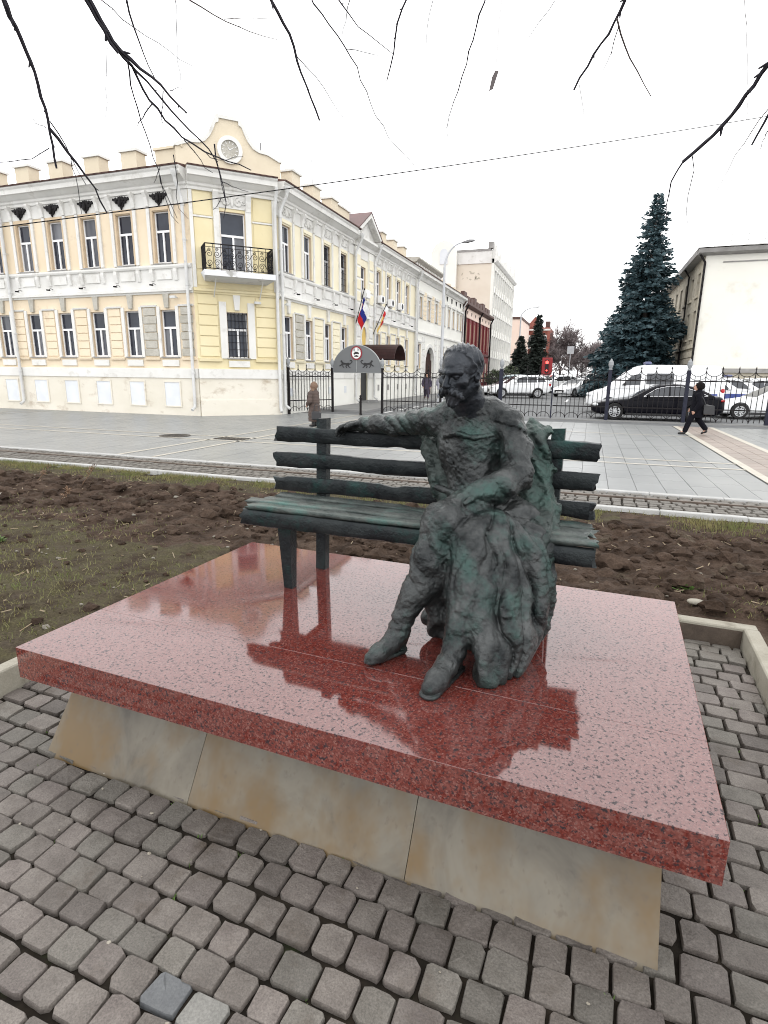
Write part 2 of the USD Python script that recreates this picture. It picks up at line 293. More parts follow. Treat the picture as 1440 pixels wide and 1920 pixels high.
look('coat_brown', (.055, .038, .032), (.085, .058, .048), scale=18, rough=.8, stretch=(.2, .2, 1)); look('fur_brown', (.13, .08, .055), (.2, .13, .09), scale=60, rough=.95, bump=1, bscale=90); look('skin', (.45, .26, .19), rough=.55); look('cloth_black', (.005, .005, .008), (.009, .009, .012), scale=30, rough=.95, spec=.1); look('hair_dark', (.005, .004, .004), (.010, .008, .007), scale=60, rough=.9, spec=.15, bump=1, bscale=90); look('shoe_black', (.008, .008, .008), rough=.4); look('bag_dark', (.02, .02, .022), rough=.5); look('coat_violet', (.05, .04, .065), rough=.85); look('coat_pale', (.42, .42, .50), rough=.85); look('jeans', (.08, .10, .16), rough=.85)
usdkit.material(stage, '/World/Looks/signal_lit', {'e': ('emission', {'color': (1.0, .06, .05), 'strength': 6.0})}, surface='e.emission')
look('signal_red_box', (.30, .02, .025), rough=.5); look('lamp_post', (.42, .43, .45), (.5, .51, .53), scale=2, rough=.5); look('lamp_head', (.10, .10, .105), rough=.5); look('finial_grey', (.25, .26, .27), rough=.5)
# ------------------------------------------------------------------ ground
TH = -0.0477858; SO = np.array([-2.5040, 1.7701]); ZS = HC - 1.30; ZC = HC - 1.85      # slab frame; slab top; cobbles
cth, sth = math.cos(TH), math.sin(TH)
def S2W(p):
    p = np.asarray(p, float); q = p.copy()
    q[..., 0] = SO[0] + p[..., 0]*cth - p[..., 1]*sth; q[..., 1] = SO[1] + p[..., 0]*sth + p[..., 1]*cth
    return q
def W2S(p):
    p = np.asarray(p, float); q = p.copy(); dx, dy = p[..., 0]-SO[0], p[..., 1]-SO[1]
    q[..., 0] = dx*cth + dy*sth; q[..., 1] = -dx*sth + dy*cth; return q
def project(p):
    c = (np.asarray(p, float) - [0, 0, HC]) @ CAM.T
    d = np.where(c[..., 2] < -1e-3, -c[..., 2], np.nan)
    return np.stack([720 + FPX*c[..., 0]/d, 960 - FPX*c[..., 1]/d], -1), d
def in_view(p, pad=30):
    q, d = project(p); return (q[..., 0] > -pad) & (q[..., 0] < 1440+pad) & (q[..., 1] > -pad) & (q[..., 1] < 1920+pad)
def gz(y): return 0.0045*max(0.0, y - 24.0)                # the street rises a little
def quad_sheet(x0, x1, y0, y1, z): return (np.array([[x0, y0, z], [x1, y0, z], [x1, y1, z], [x0, y1, z]]), np.array([[0, 1, 2], [0, 2, 3]]))

KX0, KX1, KY1 = -0.60, 3.55, 2.72            # inner edges of the cobbled bay, slab frame
# base terrain to the horizon, well under everything
single('ground', quad_sheet(-1500, 1500, -1500, 1500, -0.22), 'asphalt', 'plain ground far beyond the square', kind='structure')
# asphalt court and street behind the fence
v = np.array([[-12.3, 23.3, 0], [60, 23.3, 0], [60, 700, gz(700)], [-12.3, 700, gz(700)]])
single('street', (v, [[0, 1, 2], [0, 2, 3]]), 'asphalt', 'grey asphalt street and car park behind the fence', kind='structure')
b = MB(); b.add(np.array([[-12.3, 24.6, .10], [-9.6, 24.6, .10], [-9.6, 120, gz(120)+.10], [-12.3, 120, gz(120)+.10], [-12.3, 24.6, -.2], [-9.6, 24.6, -.2], [-9.6, 120, -.2], [-12.3, 120, -.2]]), [[0, 1, 2, 3], [0, 4, 5, 1], [1, 5, 6, 2]])
single('pavement', b, 'sidewalk', 'pale pavement along the yellow building', kind='structure')
b = MB()
for i in range(7):
    y0 = 24.9 + i*2.3; b.add(np.array([[-8.9, y0, gz(y0)+.006], [-8.75, y0, gz(y0)+.006], [-8.75, y0+1.2, gz(y0+1.2)+.006], [-8.9, y0+1.2, gz(y0+1.2)+.006]]), [[0, 1, 2, 3]])
for y0 in (40, 48, 56, 66, 78, 92, 110, 130):
    b.add(np.array([[-1.5, y0, gz(y0)+.006], [-1.35, y0, gz(y0)+.006], [-1.35, y0+4, gz(y0+4)+.006], [-1.5, y0+4, gz(y0+4)+.006]]), [[0, 1, 2, 3]])
single('road_marking', b, 'road_paint', 'broken white lines painted on the asphalt behind the fence', kind='structure')

# plaza: bed, tiles, bands
plaza = Thing('plaza', 'square paved with pale grey slabs', kind='structure', loc=(0, 12, 0))
plaza.part('paving_bed', quad_sheet(-60, 40, 9.42, 23.28, -0.012), 'plaza_bed')
tiles = []
for ix in range(-115, 24):
    x0 = ix*0.42
    for iy in range(-1, 17):
        y0 = 9.42 + (iy + (0.5 if ix % 2 else 0))*0.84; y1 = y0 + 0.84
        y0, y1 = max(y0, 9.42), min(y1, 23.28)
        if y1 - y0 < .1: continue
        if 3.02 < x0 + .21 < 4.10: continue
        tiles.append((x0+.002, x0+.418, y0+.002, y1-.002))
for iy in range(0, 33):
    for ix in range(3):
        tiles.append((3.14+ix*.33+.004, 3.14+(ix+1)*.33-.004, 9.42+iy*.42+.004, 9.42+(iy+1)*.42-.004, 1))
TC = np.array([[(t[0]+t[1])/2, (t[2]+t[3])/2, 0] for t in tiles]); q, dist = project(TC)
vis = in_view(TC) & (dist < 60); order = np.argsort(np.where(vis & ((TC[:, 0] > -7)), dist, 1e9))
big = set(order[:298].tolist()); rest = [MB(), MB()]
def tile_mesh(b, t):
    h = RNG.normal(0, .0008); x0, x1, y0, y1 = t[:4]; e = .003
    b.add([[x0, y0, -.012], [x1, y0, -.012], [x1, y1, -.012], [x0, y1, -.012], [x0+e, y0+e, h], [x1-e, y0+e, h], [x1-e, y1-e, h], [x0+e, y1-e, h]], [[4, 5, 6, 7], [0, 1, 5, 4], [1, 2, 6, 5], [2, 3, 7, 6], [3, 0, 4, 7]])
for i, t in enumerate(tiles):
    brown = len(t) == 5
    if i in big:
        b = MB(); tile_mesh(b, t); plaza.part('paving_slab', b, 'brown_slab' if brown else 'plaza_slab')
    else: tile_mesh(rest[brown], t)
plaza.part('distant_slabs', rest[0], 'plaza_slab', kind='stuff'); plaza.part('brown_slabs', rest[1], 'brown_slab', kind='stuff')
def band(x0, y0, x1, y1, w, name='cream_band'):
    d = np.array([x1-x0, y1-y0]); d = d/np.linalg.norm(d); n = np.array([-d[1], d[0]])*w/2
    L = math.hypot(x1-x0, y1-y0); k = max(1, int(L/1.2)); b = MB()
    for i in range(k):
        p = np.array([x0, y0]) + d*(L*i/k + .004); r = np.array([x0, y0]) + d*(L*(i+1)/k - .004)
        b.add([[*(p-n), .006], [*(p+n), .006], [*(r+n), .006], [*(r-n), .006]], [[0, 3, 2, 1]])
    plaza.part('pale_band', b, name)
band(3.06, 9.45, 3.06, 23.2, .17); band(4.20, 9.45, 4.20, 23.2, .17)
for yy in (12.55, 13.35): band(-40, yy-.0, 3.0, yy, .11)
for xx in (-9.35, -8.45): band(xx, 9.45, xx, 23.2, .10)
for xx in (-23.3, -22.4): band(xx, 9.45, xx, 23.2, .10)
for yy in (19.2,): band(-9.3, yy, 3.0, yy, .1)
b = MB(); b.cyl((0, 0, 0), .34, .008, 28); b.lathe([(.34, 0), (.42, 0), (.42, .012), (.34, .012)], k=28)
for k in range(-3, 4): b.box((-.26, k*.075-.012, .008), (.26, k*.075+.012, .013))
mh = Thing('manhole_cover', 'round dark iron manhole cover set in the grey square', 'manhole cover', loc=(-10.75, 12.95, .004), world=False); mh.part('lid', b, 'drain_metal')
b = MB(); b.box((-.45, -.2, 0), (.45, .2, .008))
for k in range(9): b.box((-.4+k*.1-.02, -.17, .008), (-.4+k*.1+.02, .17, .014))
dg = Thing('drain_grate', 'rectangular iron drain grate between the pale paving bands', 'drain', loc=(-8.9, 12.95, .008), world=False); dg.part('grate', b, 'drain_metal')

# kerbs and the cobbled strip between plaza and bed
KERB_Y0, KERB_Y1 = 7.92, 9.30
kb = Thing('kerb', 'low white stone kerbs either side of the cobbled strip', kind='structure', loc=(0, 8, 0))
for i in range(-16, 8):
    x0 = i*1.0
    for (ya, yb, h) in ((KERB_Y0, KERB_Y0+.10, .045), (KERB_Y1, KERB_Y1+.11, .012)):
        b = MB(); b.box((x0+.003, ya, -.25), (x0+.997, yb, h + RNG.normal(0, .003)), .008); kb.part('kerb_stone', b, 'white_kerb')
strip = Thing('cobbled_strip', 'narrow strip of grey setts with a sunken steel rail', kind='structure', loc=(0, 8.6, 0))
strip.part('joint_bed', quad_sheet(-16, 8, KERB_Y0+.1, KERB_Y1, -.035), 'joint_dirt')
b = MB(); rows = 9; pitch = (KERB_Y1-KERB_Y0-.1)/rows
for r in range(rows):
    y0 = KERB_Y0 + .1 + r*pitch
    if r == 6: continue
    x = -16 + RNG.uniform(0, .15)
    while x < 8:
        w = RNG.uniform(.12, .19); z = RNG.normal(-.008, .004); j = RNG.uniform(-.006, .006, 8)
        b.add([[x+.006, y0+.006, -.06], [x+w-.006, y0+.006, -.06], [x+w-.006, y0+pitch-.008, -.06], [x+.006, y0+pitch-.008, -.06],
               [x+.018+j[0], y0+.018+j[1], z], [x+w-.018+j[2], y0+.018+j[3], z+j[7]*.5], [x+w-.018+j[4], y0+pitch-.018+j[5], z], [x+.018+j[6], y0+pitch-.018, z]],
              [[4, 5, 6, 7], [0, 1, 5, 4], [1, 2, 6, 5], [2, 3, 7, 6], [3, 0, 4, 7]]); x += w
strip.part('setts', b, 'sett_stone_2', kind='stuff')
yr = KERB_Y0 + .1 + 6*pitch
b = MB(); b.box((-16, yr+.045, -.1), (8, yr+.095, .006), .006); b.box((-16, yr+.0, -.1), (8, yr+.02, -.02)); strip.part('rail', b, 'rail_steel')

# soil bed around the monument: a grid with clods, holed where the cobbled bay is
def soil_h(x, y):
    p = np.stack([x, y, np.zeros_like(x)], -1)
    clod = meshkit.fbm(p*7.0, 4, 3); ridge = meshkit.fbm(p*1.3, 2, 9)
    s = W2S(np.stack([x, y], -1)); tilled = np.clip((y - 3.9 + .12*(x+2) + 1.2*(ridge-.5))/1.3, 0, 1)*np.clip((7.2 - y)/.4, 0, 1)
    tilled = np.maximum(tilled, np.clip((s[..., 0]-3.3)/.6, 0, 1)*np.clip((s[..., 1]-3.1)/.5, 0, 1)*np.clip((7.0-y)/.4, 0, 1))
    return -.005 + (clod-.5)*(.065 + .085*tilled) + (ridge-.5)*.06 + .02*tilled, tilled
def soil_grid(x0, x1, y0, y1, st):
    nx, ny = int((x1-x0)/st)+1, int((y1-y0)/st)+1
    X, Y = np.meshgrid(np.linspace(x0, x1, nx), np.linspace(y0, y1, ny), indexing='ij')
    Z, T = soil_h(X, Y); Z = np.where(Y > 7.75, np.minimum(Z, .0) - .01, Z)
    S = W2S(np.stack([X, Y], -1)); keep = ~((S[..., 0] > KX0-.05) & (S[..., 0] < KX1+.05) & (S[..., 1] < KY1+.05))
    near = np.minimum(np.minimum(np.abs(S[..., 0]-KX0+.1), np.abs(S[..., 0]-KX1-.1)), 10)
    edge = (S[..., 0] > KX0-.25) & (S[..., 0] < KX1+.25) & (S[..., 1] < KY1+.25); Z = np.where(edge, np.minimum(Z, -.008), Z)
    idx = np.arange(nx*ny).reshape(nx, ny); a, b, c, d = idx[:-1, :-1], idx[1:, :-1], idx[1:, 1:], idx[:-1, 1:]
    ok = keep[:-1, :-1] & keep[1:, :-1] & keep[1:, 1:] & keep[:-1, 1:]
    F = np.stack([a[ok], b[ok], c[ok], d[ok]], 1); t = (T[:-1, :-1] + T[1:, 1:])/2
    return np.stack([X, Y, Z], -1).reshape(-1, 3), F, t[ok]
V, F, T = soil_grid(-15, 8, -1.5, KERB_Y0, .032)
cx = V[F].mean(1); wob = meshkit.fbm(cx*2.2, 3, 5)
til = (T > .35 + .5*(wob-.5)) | (cx[:, 0] > .5)
def compact(V, F):
    u, inv = np.unique(F, return_inverse=True); return V[u], inv.reshape(F.shape)
bed = Thing('flower_bed', 'bare dug earth bed around the monument', kind='structure', loc=(-4, 4, 0))
bed.part('dug_soil', compact(V, F[til]), 'soil', smooth=False); bed.part('mossy_ground', compact(V, F[~til]), 'mossy_soil', smooth=True)
SX, SY = np.arange(-12, 5.01, .05), np.arange(1.0, 8.01, .05); SHT, STL = soil_h(*np.meshgrid(SX, SY, indexing='ij'))
def soil_ij(x, y): return min(max(int(round((x+12)/.05)), 0), len(SX)-1), min(max(int(round((y-1)/.05)), 0), len(SY)-1)
def soil_z(x, y): return float(SHT[soil_ij(x, y)])
def in_bed(x, y):
    s = W2S(np.array([x, y])); return not (KX0-.2 < s[0] < KX1+.2 and s[1] < KY1+.2)
# clods, stones, chips
def lump(r):
    t = trimesh.creation.icosphere(1, 1.0); v = t.vertices*np.asarray(r)*(1 + RNG.uniform(-.28, .28, (len(t.vertices), 1))); return v, t.faces
b = MB(); n = 0
while n < 2600:
    x, y = RNG.uniform(-11, 4), RNG.uniform(1.6, 7.3)
    if not in_bed(x, y): continue
    tl_ = STL[soil_ij(x, y)]
    if tl_ < .5 and n % 3: n += 1; continue
    r = (RNG.gamma(2.0, .014)+.008)*(1 if tl_ > .5 else .5); v, f = lump((r*1.3, r, r*.8)); b.add(v + [x, y, soil_z(x, y)+r*.15], f); n += 1
bed.part('clods', b, 'soil', kind='stuff')
b = MB(); b2 = MB()
for k in range(1700):
    x, y = RNG.uniform(-10, 4), RNG.uniform(1.5, 7.3)
    if not in_bed(x, y): continue
    z = soil_z(x, y); a = RNG.uniform(0, 6.28)
    if k % 2 and k % 3: continue
    if k % 2: r = RNG.gamma(2, .0034)+.003; v, f = lump((r*1.5, r, r*.7)); b.add(v + [x, y, z+.008], f)
    else:
        l = RNG.uniform(.02, .085); d = np.array([math.cos(a), math.sin(a), RNG.normal(0, .25)])*l
        b2.tube([np.array([x, y, z+.014])-d/2, np.array([x, y, z+.014])+d/2], RNG.uniform(.002, .006), 4)
bed.part('pebbles', b, 'pebble', kind='stuff'); bed.part('wood_chips', b2, 'chip_wood', kind='stuff')
for (x, y, r, lab) in ((.93, 4.72, .052, 'smooth pale stone lying by the corner of the cobbled bay'), (-7.7, 5.6, .05, 'pale stone lying in the bed at the far left')):
    v, f = trimesh.creation.icosphere(3).vertices*np.array([r*1.25, r*.8, r*.45]), trimesh.creation.icosphere(3).faces
    v = v*(1+.12*(meshkit.noise(v*30+5)[:, None]-.5)); single('stone', (v + [x, y, soil_z(x, y)+.022], f), 'kerb_stone', lab, 'stone', smooth=True)
# grass strip by the kerb and sparse tufts
def blades(spots, hmin, hmax, lean=.5):
    n = len(spots); a = RNG.uniform(0, 6.283, n); h = RNG.uniform(hmin, hmax, n); w = RNG.uniform(.002, .0045, n); ln = h*RNG.uniform(.1, lean, n); la = RNG.uniform(0, 6.283, n)
    p = np.array(spots); dx = np.stack([np.cos(a)*w, np.sin(a)*w, 0*a], 1); l1 = np.stack([np.cos(la)*ln, np.sin(la)*ln, h], 1); mid = p + l1*np.array([.35, .35, .6])
    V = np.stack([p-dx, p+dx, mid-dx*.7, mid+dx*.7, p+l1], 1).reshape(-1, 3); i = np.arange(n)[:, None]*5
    return V, np.vstack([i+[0, 1, 3], i+[0, 3, 2], i+[2, 3, 4]])
sp = []
gx_ = RNG.uniform(-13, 4.6, 26000); gy_ = 7.9 - np.abs(RNG.normal(0, .33, 26000)) - np.where(gx_ > -3, .25, 0)*RNG.uniform(0, 1, 26000)
gk_ = meshkit.noise(np.stack([gx_*2.3, gy_*3, 0*gx_+1], -1), 4) >= .3; sp = np.stack([gx_, gy_, 0*gx_-.012], 1)[gk_]
single('grass', blades(sp, .02, .07), 'grass_blade', 'strip of thin yellow green grass along the white kerb', 'grass', kind='stuff')
sp = []
for (cx_, cy_, r_, n_) in ((-5.8, 3.9, .7, 900), (-4.6, 3.3, .55, 900), (-4.9, 4.6, .5, 500), (-3.9, 2.6, .4, 500), (-6.5, 5.0, .6, 500), (-3.6, 3.6, .6, 700), (-2.9, 3.2, .35, 300), (1.4, 4.6, .25, 200), (1.3, 5.0, .3, 150), (-5.3, 2.9, .5, 500), (-4.2, 2.3, .4, 500)):
    for k in range(n_):
        x, y = cx_ + RNG.normal(0, r_), cy_ + RNG.normal(0, r_*.6)
        if in_bed(x, y): sp.append((x, y, soil_z(x, y)-.005))
single('sparse_grass', blades(sp, .012, .05, 1.2), 'grass_blade', 'thin mossy grass scattered over the bare bed', 'grass', kind='stuff')
def weed(x, y, n, r, lab):
    b = MB(); z = soil_z(x, y)
    for k in range(n):
        a = RNG.uniform(0, 6.28); l = r*RNG.uniform(.5, 1.1); e = RNG.uniform(.2, 1.1); d = np.array([math.cos(a)*math.cos(e), math.sin(a)*math.cos(e), math.sin(e)]); s_ = np.array([-math.sin(a), math.cos(a), 0])*l*.22
        p = np.array([x+RNG.normal(0, r*.3), y+RNG.normal(0, r*.3), z]); b.add([p, p+d*l*.6+s_, p+d*l-[0, 0, l*.15], p+d*l*.6-s_], [[0, 1, 2, 3]])
    single('weed', b, 'weed_green', lab, 'weed')
weed(.90, 5.02, 70, .085, 'bright green leafy weed behind the corner of the granite slab')
weed(-5.62, 3.95, 40, .10, 'small green weed in the left part of the bed')
weed(-6.35, 4.1, 40, .09, 'green weed at the far left edge of the bed')
def stalk(x, y, h, lab, lean=.05, leafy=True, tw=5, mat='dry_twig'):
    b = MB(); z = soil_z(x, y); lv = MB(); p = [np.array([x, y, z])]
    for i in range(6): p.append(p[-1] + np.array([RNG.normal(lean, .02), RNG.normal(0, .02), h/6]))
    b.tube(p, np.linspace(.006, .003, 7), 5)
    for k in range(tw):
        i = RNG.integers(2, 6); a = RNG.uniform(0, 6.28); l = h*RNG.uniform(.12, .3); q = p[i] + np.array([math.cos(a)*l*.6, math.sin(a)*l*.6, l]); b.tube([p[i], (p[i]+q)/2+[0, 0, -.01], q], [.003, .0025, .002], 4)
        for m_ in range(5):
            c_ = p[i] + (q-p[i])*RNG.uniform(.3, 1.05); d = RNG.normal(0, 1, 3); d /= np.linalg.norm(d); e = np.cross(d, [0, 0, 1.]); lv.add([c_, c_+d*.03+e*.012, c_+d*.055, c_+d*.03-e*.012], [[0, 1, 2, 3]])
    t = Thing('dry_plant', lab, 'plant', loc=(x, y, z)); t.part('stem', b, mat)
    if leafy: t.part('leaves', lv, mat)
stalk(-7.15, 6.45, .36, 'tall dry stalk with a dark seed head in the left bed', tw=6)
stalk(-7.95, 6.35, .28, 'shorter dry stalk left of the tall one', tw=5)
stalk(-8.7, 6.0, .22, 'reddish dry bush at the far left of the bed', tw=9)
stalk(-6.6, 5.6, .2, 'low reddish dry shoot in the dug soil', tw=9)

# cobbled bay in front of and beside the plinth
bay = Thing('cobbles', 'sunken bay of uneven grey granite setts around the plinth', kind='structure', loc=(*SO, ZC), rz=TH, world=False)
v = [[KX0-.02, -2.2, -.028], [KX1+.02, -2.2, -.028], [KX1+.02, KY1+.02, -.028], [KX0-.02, KY1+.02, -.028]]
def bay_dirt():
    nx, ny = 210, 240; X, Y = np.meshgrid(np.linspace(KX0-.02, KX1+.02, nx), np.linspace(-2.2, KY1+.02, ny), indexing='ij')
    Z = -.023 + (meshkit.fbm(np.stack([X*14, Y*14, 0*X], -1), 3, 2)-.5)*.022
    i = np.arange(nx*ny).reshape(nx, ny); return np.stack([X, Y, Z], -1).reshape(-1, 3), np.stack([i[:-1, :-1].ravel(), i[1:, :-1].ravel(), i[1:, 1:].ravel(), i[:-1, 1:].ravel()], 1)
bay.part('joint_filling', bay_dirt(), 'joint_dirt', smooth=True)
def sett(x0, x1, y0, y1, z, tilt):
    """A worn sett: rounded eight-sided outline, rough top with a crown."""
    x0, x1, y0, y1 = x0+.0055, x1-.0055, y0+.0060, y1-.0060; c = RNG.uniform(.006, .014, 8)*(1 + (RNG.random(8) < .12)*1.4); j = lambda: float(np.clip(RNG.normal(0, .0022), -.0045, .0045))
    o = np.array([[x0+c[0]+j(), y0+j()], [x1-c[1]+j(), y0+j()], [x1+j(), y0+c[2]+j()], [x1+j(), y1-c[3]+j()], [x1-c[4]+j(), y1+j()], [x0+c[5]+j(), y1+j()], [x0+j(), y1-c[6]+j()], [x0+j(), y0+c[7]+j()]])
    m_ = o.mean(0); V = []
    for (sc, dz, rz_) in ((1.0, -.05, 0), (1.0, -.009, .0018), (.95, -.0015, .0012), (.55, .0, .0014)):
        for p in o:
            q = m_ + (p-m_)*sc; V.append([*q, z + dz + tilt[0]*(q[0]-m_[0]) + tilt[1]*(q[1]-m_[1]) + RNG.normal(0, rz_)])
    V.append([*m_, z + .0006 + RNG.normal(0, .0012)]); F = []
    for r in range(3):
        for i in range(8): k = (i+1) % 8; F += [[r*8+i, r*8+k, (r+1)*8+k], [r*8+i, (r+1)*8+k, (r+1)*8+i]]
    F += [[24+i, 24+(i+1) % 8, 32] for i in range(8)]
    return np.array(V), np.array(F)
setts = []; y = -1.45; r = 0
while y < KY1 - .02:
    h = RNG.uniform(.112, .128); x = KX0 - RNG.uniform(0, .09); front = y < .10
    while x < KX1:
        w = RNG.uniform(.112, .150) if y < .0 else RNG.uniform(.12, .19)
        xa, xb = max(x, KX0+.004), min(x+w, KX1-.004); yb = min(y+h, KY1-.004)
        dy = .012*math.sin(x*2.1 + r) + .006*math.sin(x*5.3)
        if xb - xa > .05 and yb - y > .05 and not (.30 < (xa+xb)/2 < 2.72 and .16 < y < 1.8): setts.append((xa, xb, y+dy, min(yb+dy, KY1-.004)))
        x += w
    y += h; r += 1
C = S2W(np.array([[(s[0]+s[1])/2, (s[2]+s[3])/2, ZC] for s in setts])); q, dist = project(C)
order = np.argsort(np.where(in_view(C, 60), dist, 1e9)); big = set(order[:298].tolist()); stuff = MB()
pale = project(np.array([0, 0, 0.]))  # unused
tgt = {}
for i, s in enumerate(setts):
    z = RNG.normal(0, .0032); t = RNG.normal(0, .02, 2); V, F = sett(*s, z, t)
    if i in big:
        px = q[i]
        mat = 'sett_stone_%d' % RNG.choice([0, 0, 1, 2, 3], p=[.25, .2, .25, .2, .1])
        if abs(px[0]-283) < 42 and abs(px[1]-1872) < 32: mat = 'sett_slate'
        elif abs(px[0]-352) < 30 and abs(px[1]-1890) < 40: mat = 'sett_pale'
        bay.part('sett', (V, F), mat, smooth=28)
    else: stuff.add(V, F)
bay.part('small_setts', stuff, 'sett_stone_2', kind='stuff', smooth=28)
sp = []
for k in range(420):
    s = setts[RNG.integers(len(setts))]; c_ = S2W(np.array([s[0]+RNG.normal(0, .008), RNG.uniform(s[2], s[3]) if k % 2 else s[2], ZC-.02]))
    if k % 3 == 0:
        for m_ in range(5): sp.append(c_ + RNG.normal(0, .008, 3)*[1, 1, 0])
single('joint_moss', blades(sp, .008, .026, .9), 'weed_green', 'specks of moss and seedlings in the cobble joints', 'moss', kind='stuff')
b = MB()
for k in range(60):
    x, y = RNG.uniform(KX0+.1, KX1-.1), RNG.uniform(-1.3, .05); r = RNG.uniform(.002, .006); v_, f = lump((r*1.4, r, r*.6)); b.add(S2W(np.array([[x, y, ZC+.004]])) + v_, f)
single('litter', b, 'pebble', 'scattered grit and cigarette ends on the cobbles', 'grit', kind='stuff')
# stone edging of the bay
ed = Thing('bay_edging', 'pale stone edging round the sunken cobbled bay', kind='structure', loc=(*SO, 0), rz=TH, world=False)
def edge_stone(x0, x1, y0, y1):
    b = MB(); b.box((x0, y0, ZC-.1), (x1, y1, .012+RNG.normal(0, .002)), .008); ed.part('edging_stone', b, 'kerb_stone')
for k in range(5): edge_stone(KX1, KX1+.095, KY1-.95*(k+1)+.004, KY1-.95*k-.004); edge_stone(KX0-.095, KX0, KY1-.95*(k+1)+.004, KY1-.95*k-.004)
xs = np.linspace(KX0-.095, KX1+.095, 6)
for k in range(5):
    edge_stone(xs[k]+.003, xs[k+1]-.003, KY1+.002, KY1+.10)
    b = MB(); b.box((max(xs[k], KX0)+.004, KY1-.002, ZC-.1), (min(xs[k+1], KX1)-.004, KY1+.0015, -.012)); ed.part('stained_face', b, 'edge_stain')  # thin dark brown sheet on the inner faces of the back edging

# ------------------------------------------------------------------ plinth
SW, SD, ST = 3.0067, 1.9435, .16
pl = Thing('plinth', 'red granite slab on a slanted marble base under the bench', 'plinth', loc=(*SO, ZS), rz=TH, world=False)
def slab(x0, x1, y0, y1):
    b = MB(); b.box((x0, y0, -ST), (x1, y1, 0), .0015); return b
pl.part('slab', slab(0, SW, 0, .4994), 'granite'); pl.part('slab', slab(0, SW, .5, SD), 'granite')
zb = ZC - ZS - .02; zt = -ST - .003; k = .6; yb = .0; yt = yb + k*(zt - zb)
def panel(xa, xb, xat, xbt, i):
    n_ = np.array([0, -1, .6]); n_ = n_/np.linalg.norm(n_)*.02
    o = np.array([[xa, yb, zb], [xb, yb, zb], [xbt, yt, zt], [xat, yt, zt]]); b = MB(); V = np.vstack([o, o-n_])
    b.add(V, [[0, 1, 2, 3], [7, 6, 5, 4], [0, 4, 5, 1], [1, 5, 6, 2], [2, 6, 7, 3], [3, 7, 4, 0]]); pl.part('marble_panel', b, f'marble_{i}')
xb_ = [.104, .985, 2.01, 2.881]; xt_ = [.145, .99, 2.008, 2.868]
for i in range(3): panel(xb_[i]+.0015, xb_[i+1]-.0015, xt_[i]+.0015, xt_[i+1]-.0015, i)
b = MB(); b.hull([[.115, yb+.04, zb], [2.87, yb+.04, zb], [2.87, 1.86, zb], [.115, 1.86, zb], [.155, yt+.04, zt], [2.855, yt+.04, zt], [2.855, 1.8, zt], [.155, 1.8, zt]]); pl.part('base', b, 'marble_1')

# ------------------------------------------------------------------ bench (bronze cast like weathered timber)
bench = Thing('bench', 'dark green bronze park bench cast as rough planks', 'bench', loc=(*SO, ZS), rz=TH, world=False)
def plank(x0, x1, yc, zc, th, ht, seed, tilt=0.0, rag=.012, nx=110, wave=.012):
    """Rough-hewn plank along x: section th (y) by ht (z), split ends, worn wavy edges."""
    ring = [(-1, -1), (-.3, -1.0), (.3, -1), (1, -1), (1, -.3), (1, .3), (1, 1), (.3, 1), (-.3, 1), (-1, 1), (-1, .3), (-1, -.3)]
    xs = np.linspace(0, 1, nx); R_ = np.array(ring); X = (x0 + (x1-x0)*xs)[:, None] + 0*R_[:, 0][None]; J = np.arange(len(ring))[None] + 0*X; A = R_[:, 0][None] + 0*X; B = R_[:, 1][None] + 0*X
    e = np.where((np.abs(A) == 1) & (np.abs(B) == 1), .86, 1.0); nz = meshkit.fbm(np.stack([X*4.0, J*3.7, 0*X+seed*9.1], -1), 3, seed) - .5; n2 = meshkit.fbm(np.stack([X*3.2, B*.7+seed, A*.7], -1), 2, seed+3) - .5
    n3 = meshkit.fbm(np.stack([X*14, J*2.9, 0*X+seed*3.1], -1), 3, seed+7) - .5; chip = np.clip(meshkit.noise(np.stack([X*6, B*.8+3, 0*X+seed*5.7], -1), seed+1) - .72, 0, 1)*.06
    ej = np.array([[(meshkit.noise(np.array([j*1.9, seed*3.3, float(k)]), seed)-.5)*.05 for j in range(len(ring))] for k in (0, 1)]); X = X.copy(); X[0] += ej[0]; X[-1] += ej[1]
    V = np.stack([X, A*th/2*e + nz*rag + n3*.006, B*ht/2*e + nz*rag*.8 + n2*wave + n3*.007 - np.sign(B)*chip], -1).reshape(-1, 3)
    V = np.array(V); k_ = len(ring); F = []
    for i in range(nx-1):
        for j in range(k_): q_ = (j+1) % k_; F.append([i*k_+j, i*k_+q_, (i+1)*k_+q_, (i+1)*k_+j])
    F = np.array(F); F = np.vstack([F[:, [0, 1, 2]], F[:, [0, 2, 3]]])
    c0, c1 = len(V), len(V)+1; V = np.vstack([V, V[:k_].mean(0), V[-k_:].mean(0)])
    F = np.vstack([F, [[c0, (j+1) % k_, j] for j in range(k_)], [[c1, (nx-1)*k_+j, (nx-1)*k_+(j+1) % k_] for j in range(k_)]])
    ct, st = math.cos(tilt), math.sin(tilt); y, z = V[:, 1].copy(), V[:, 2].copy(); V[:, 1] = y*ct - z*st + yc; V[:, 2] = y*st + z*ct + zc
    return V, F[:, ::-1]
for i, (z, h) in enumerate(((.905, .100), (.738, .098), (.578, .102))):
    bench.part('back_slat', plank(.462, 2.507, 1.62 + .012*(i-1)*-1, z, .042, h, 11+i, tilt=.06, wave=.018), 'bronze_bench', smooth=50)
bench.part('seat_edge', plank(.523, 2.55, 1.145, .452, .062, .096, 21, wave=.008), 'bronze_bench', smooth=50)
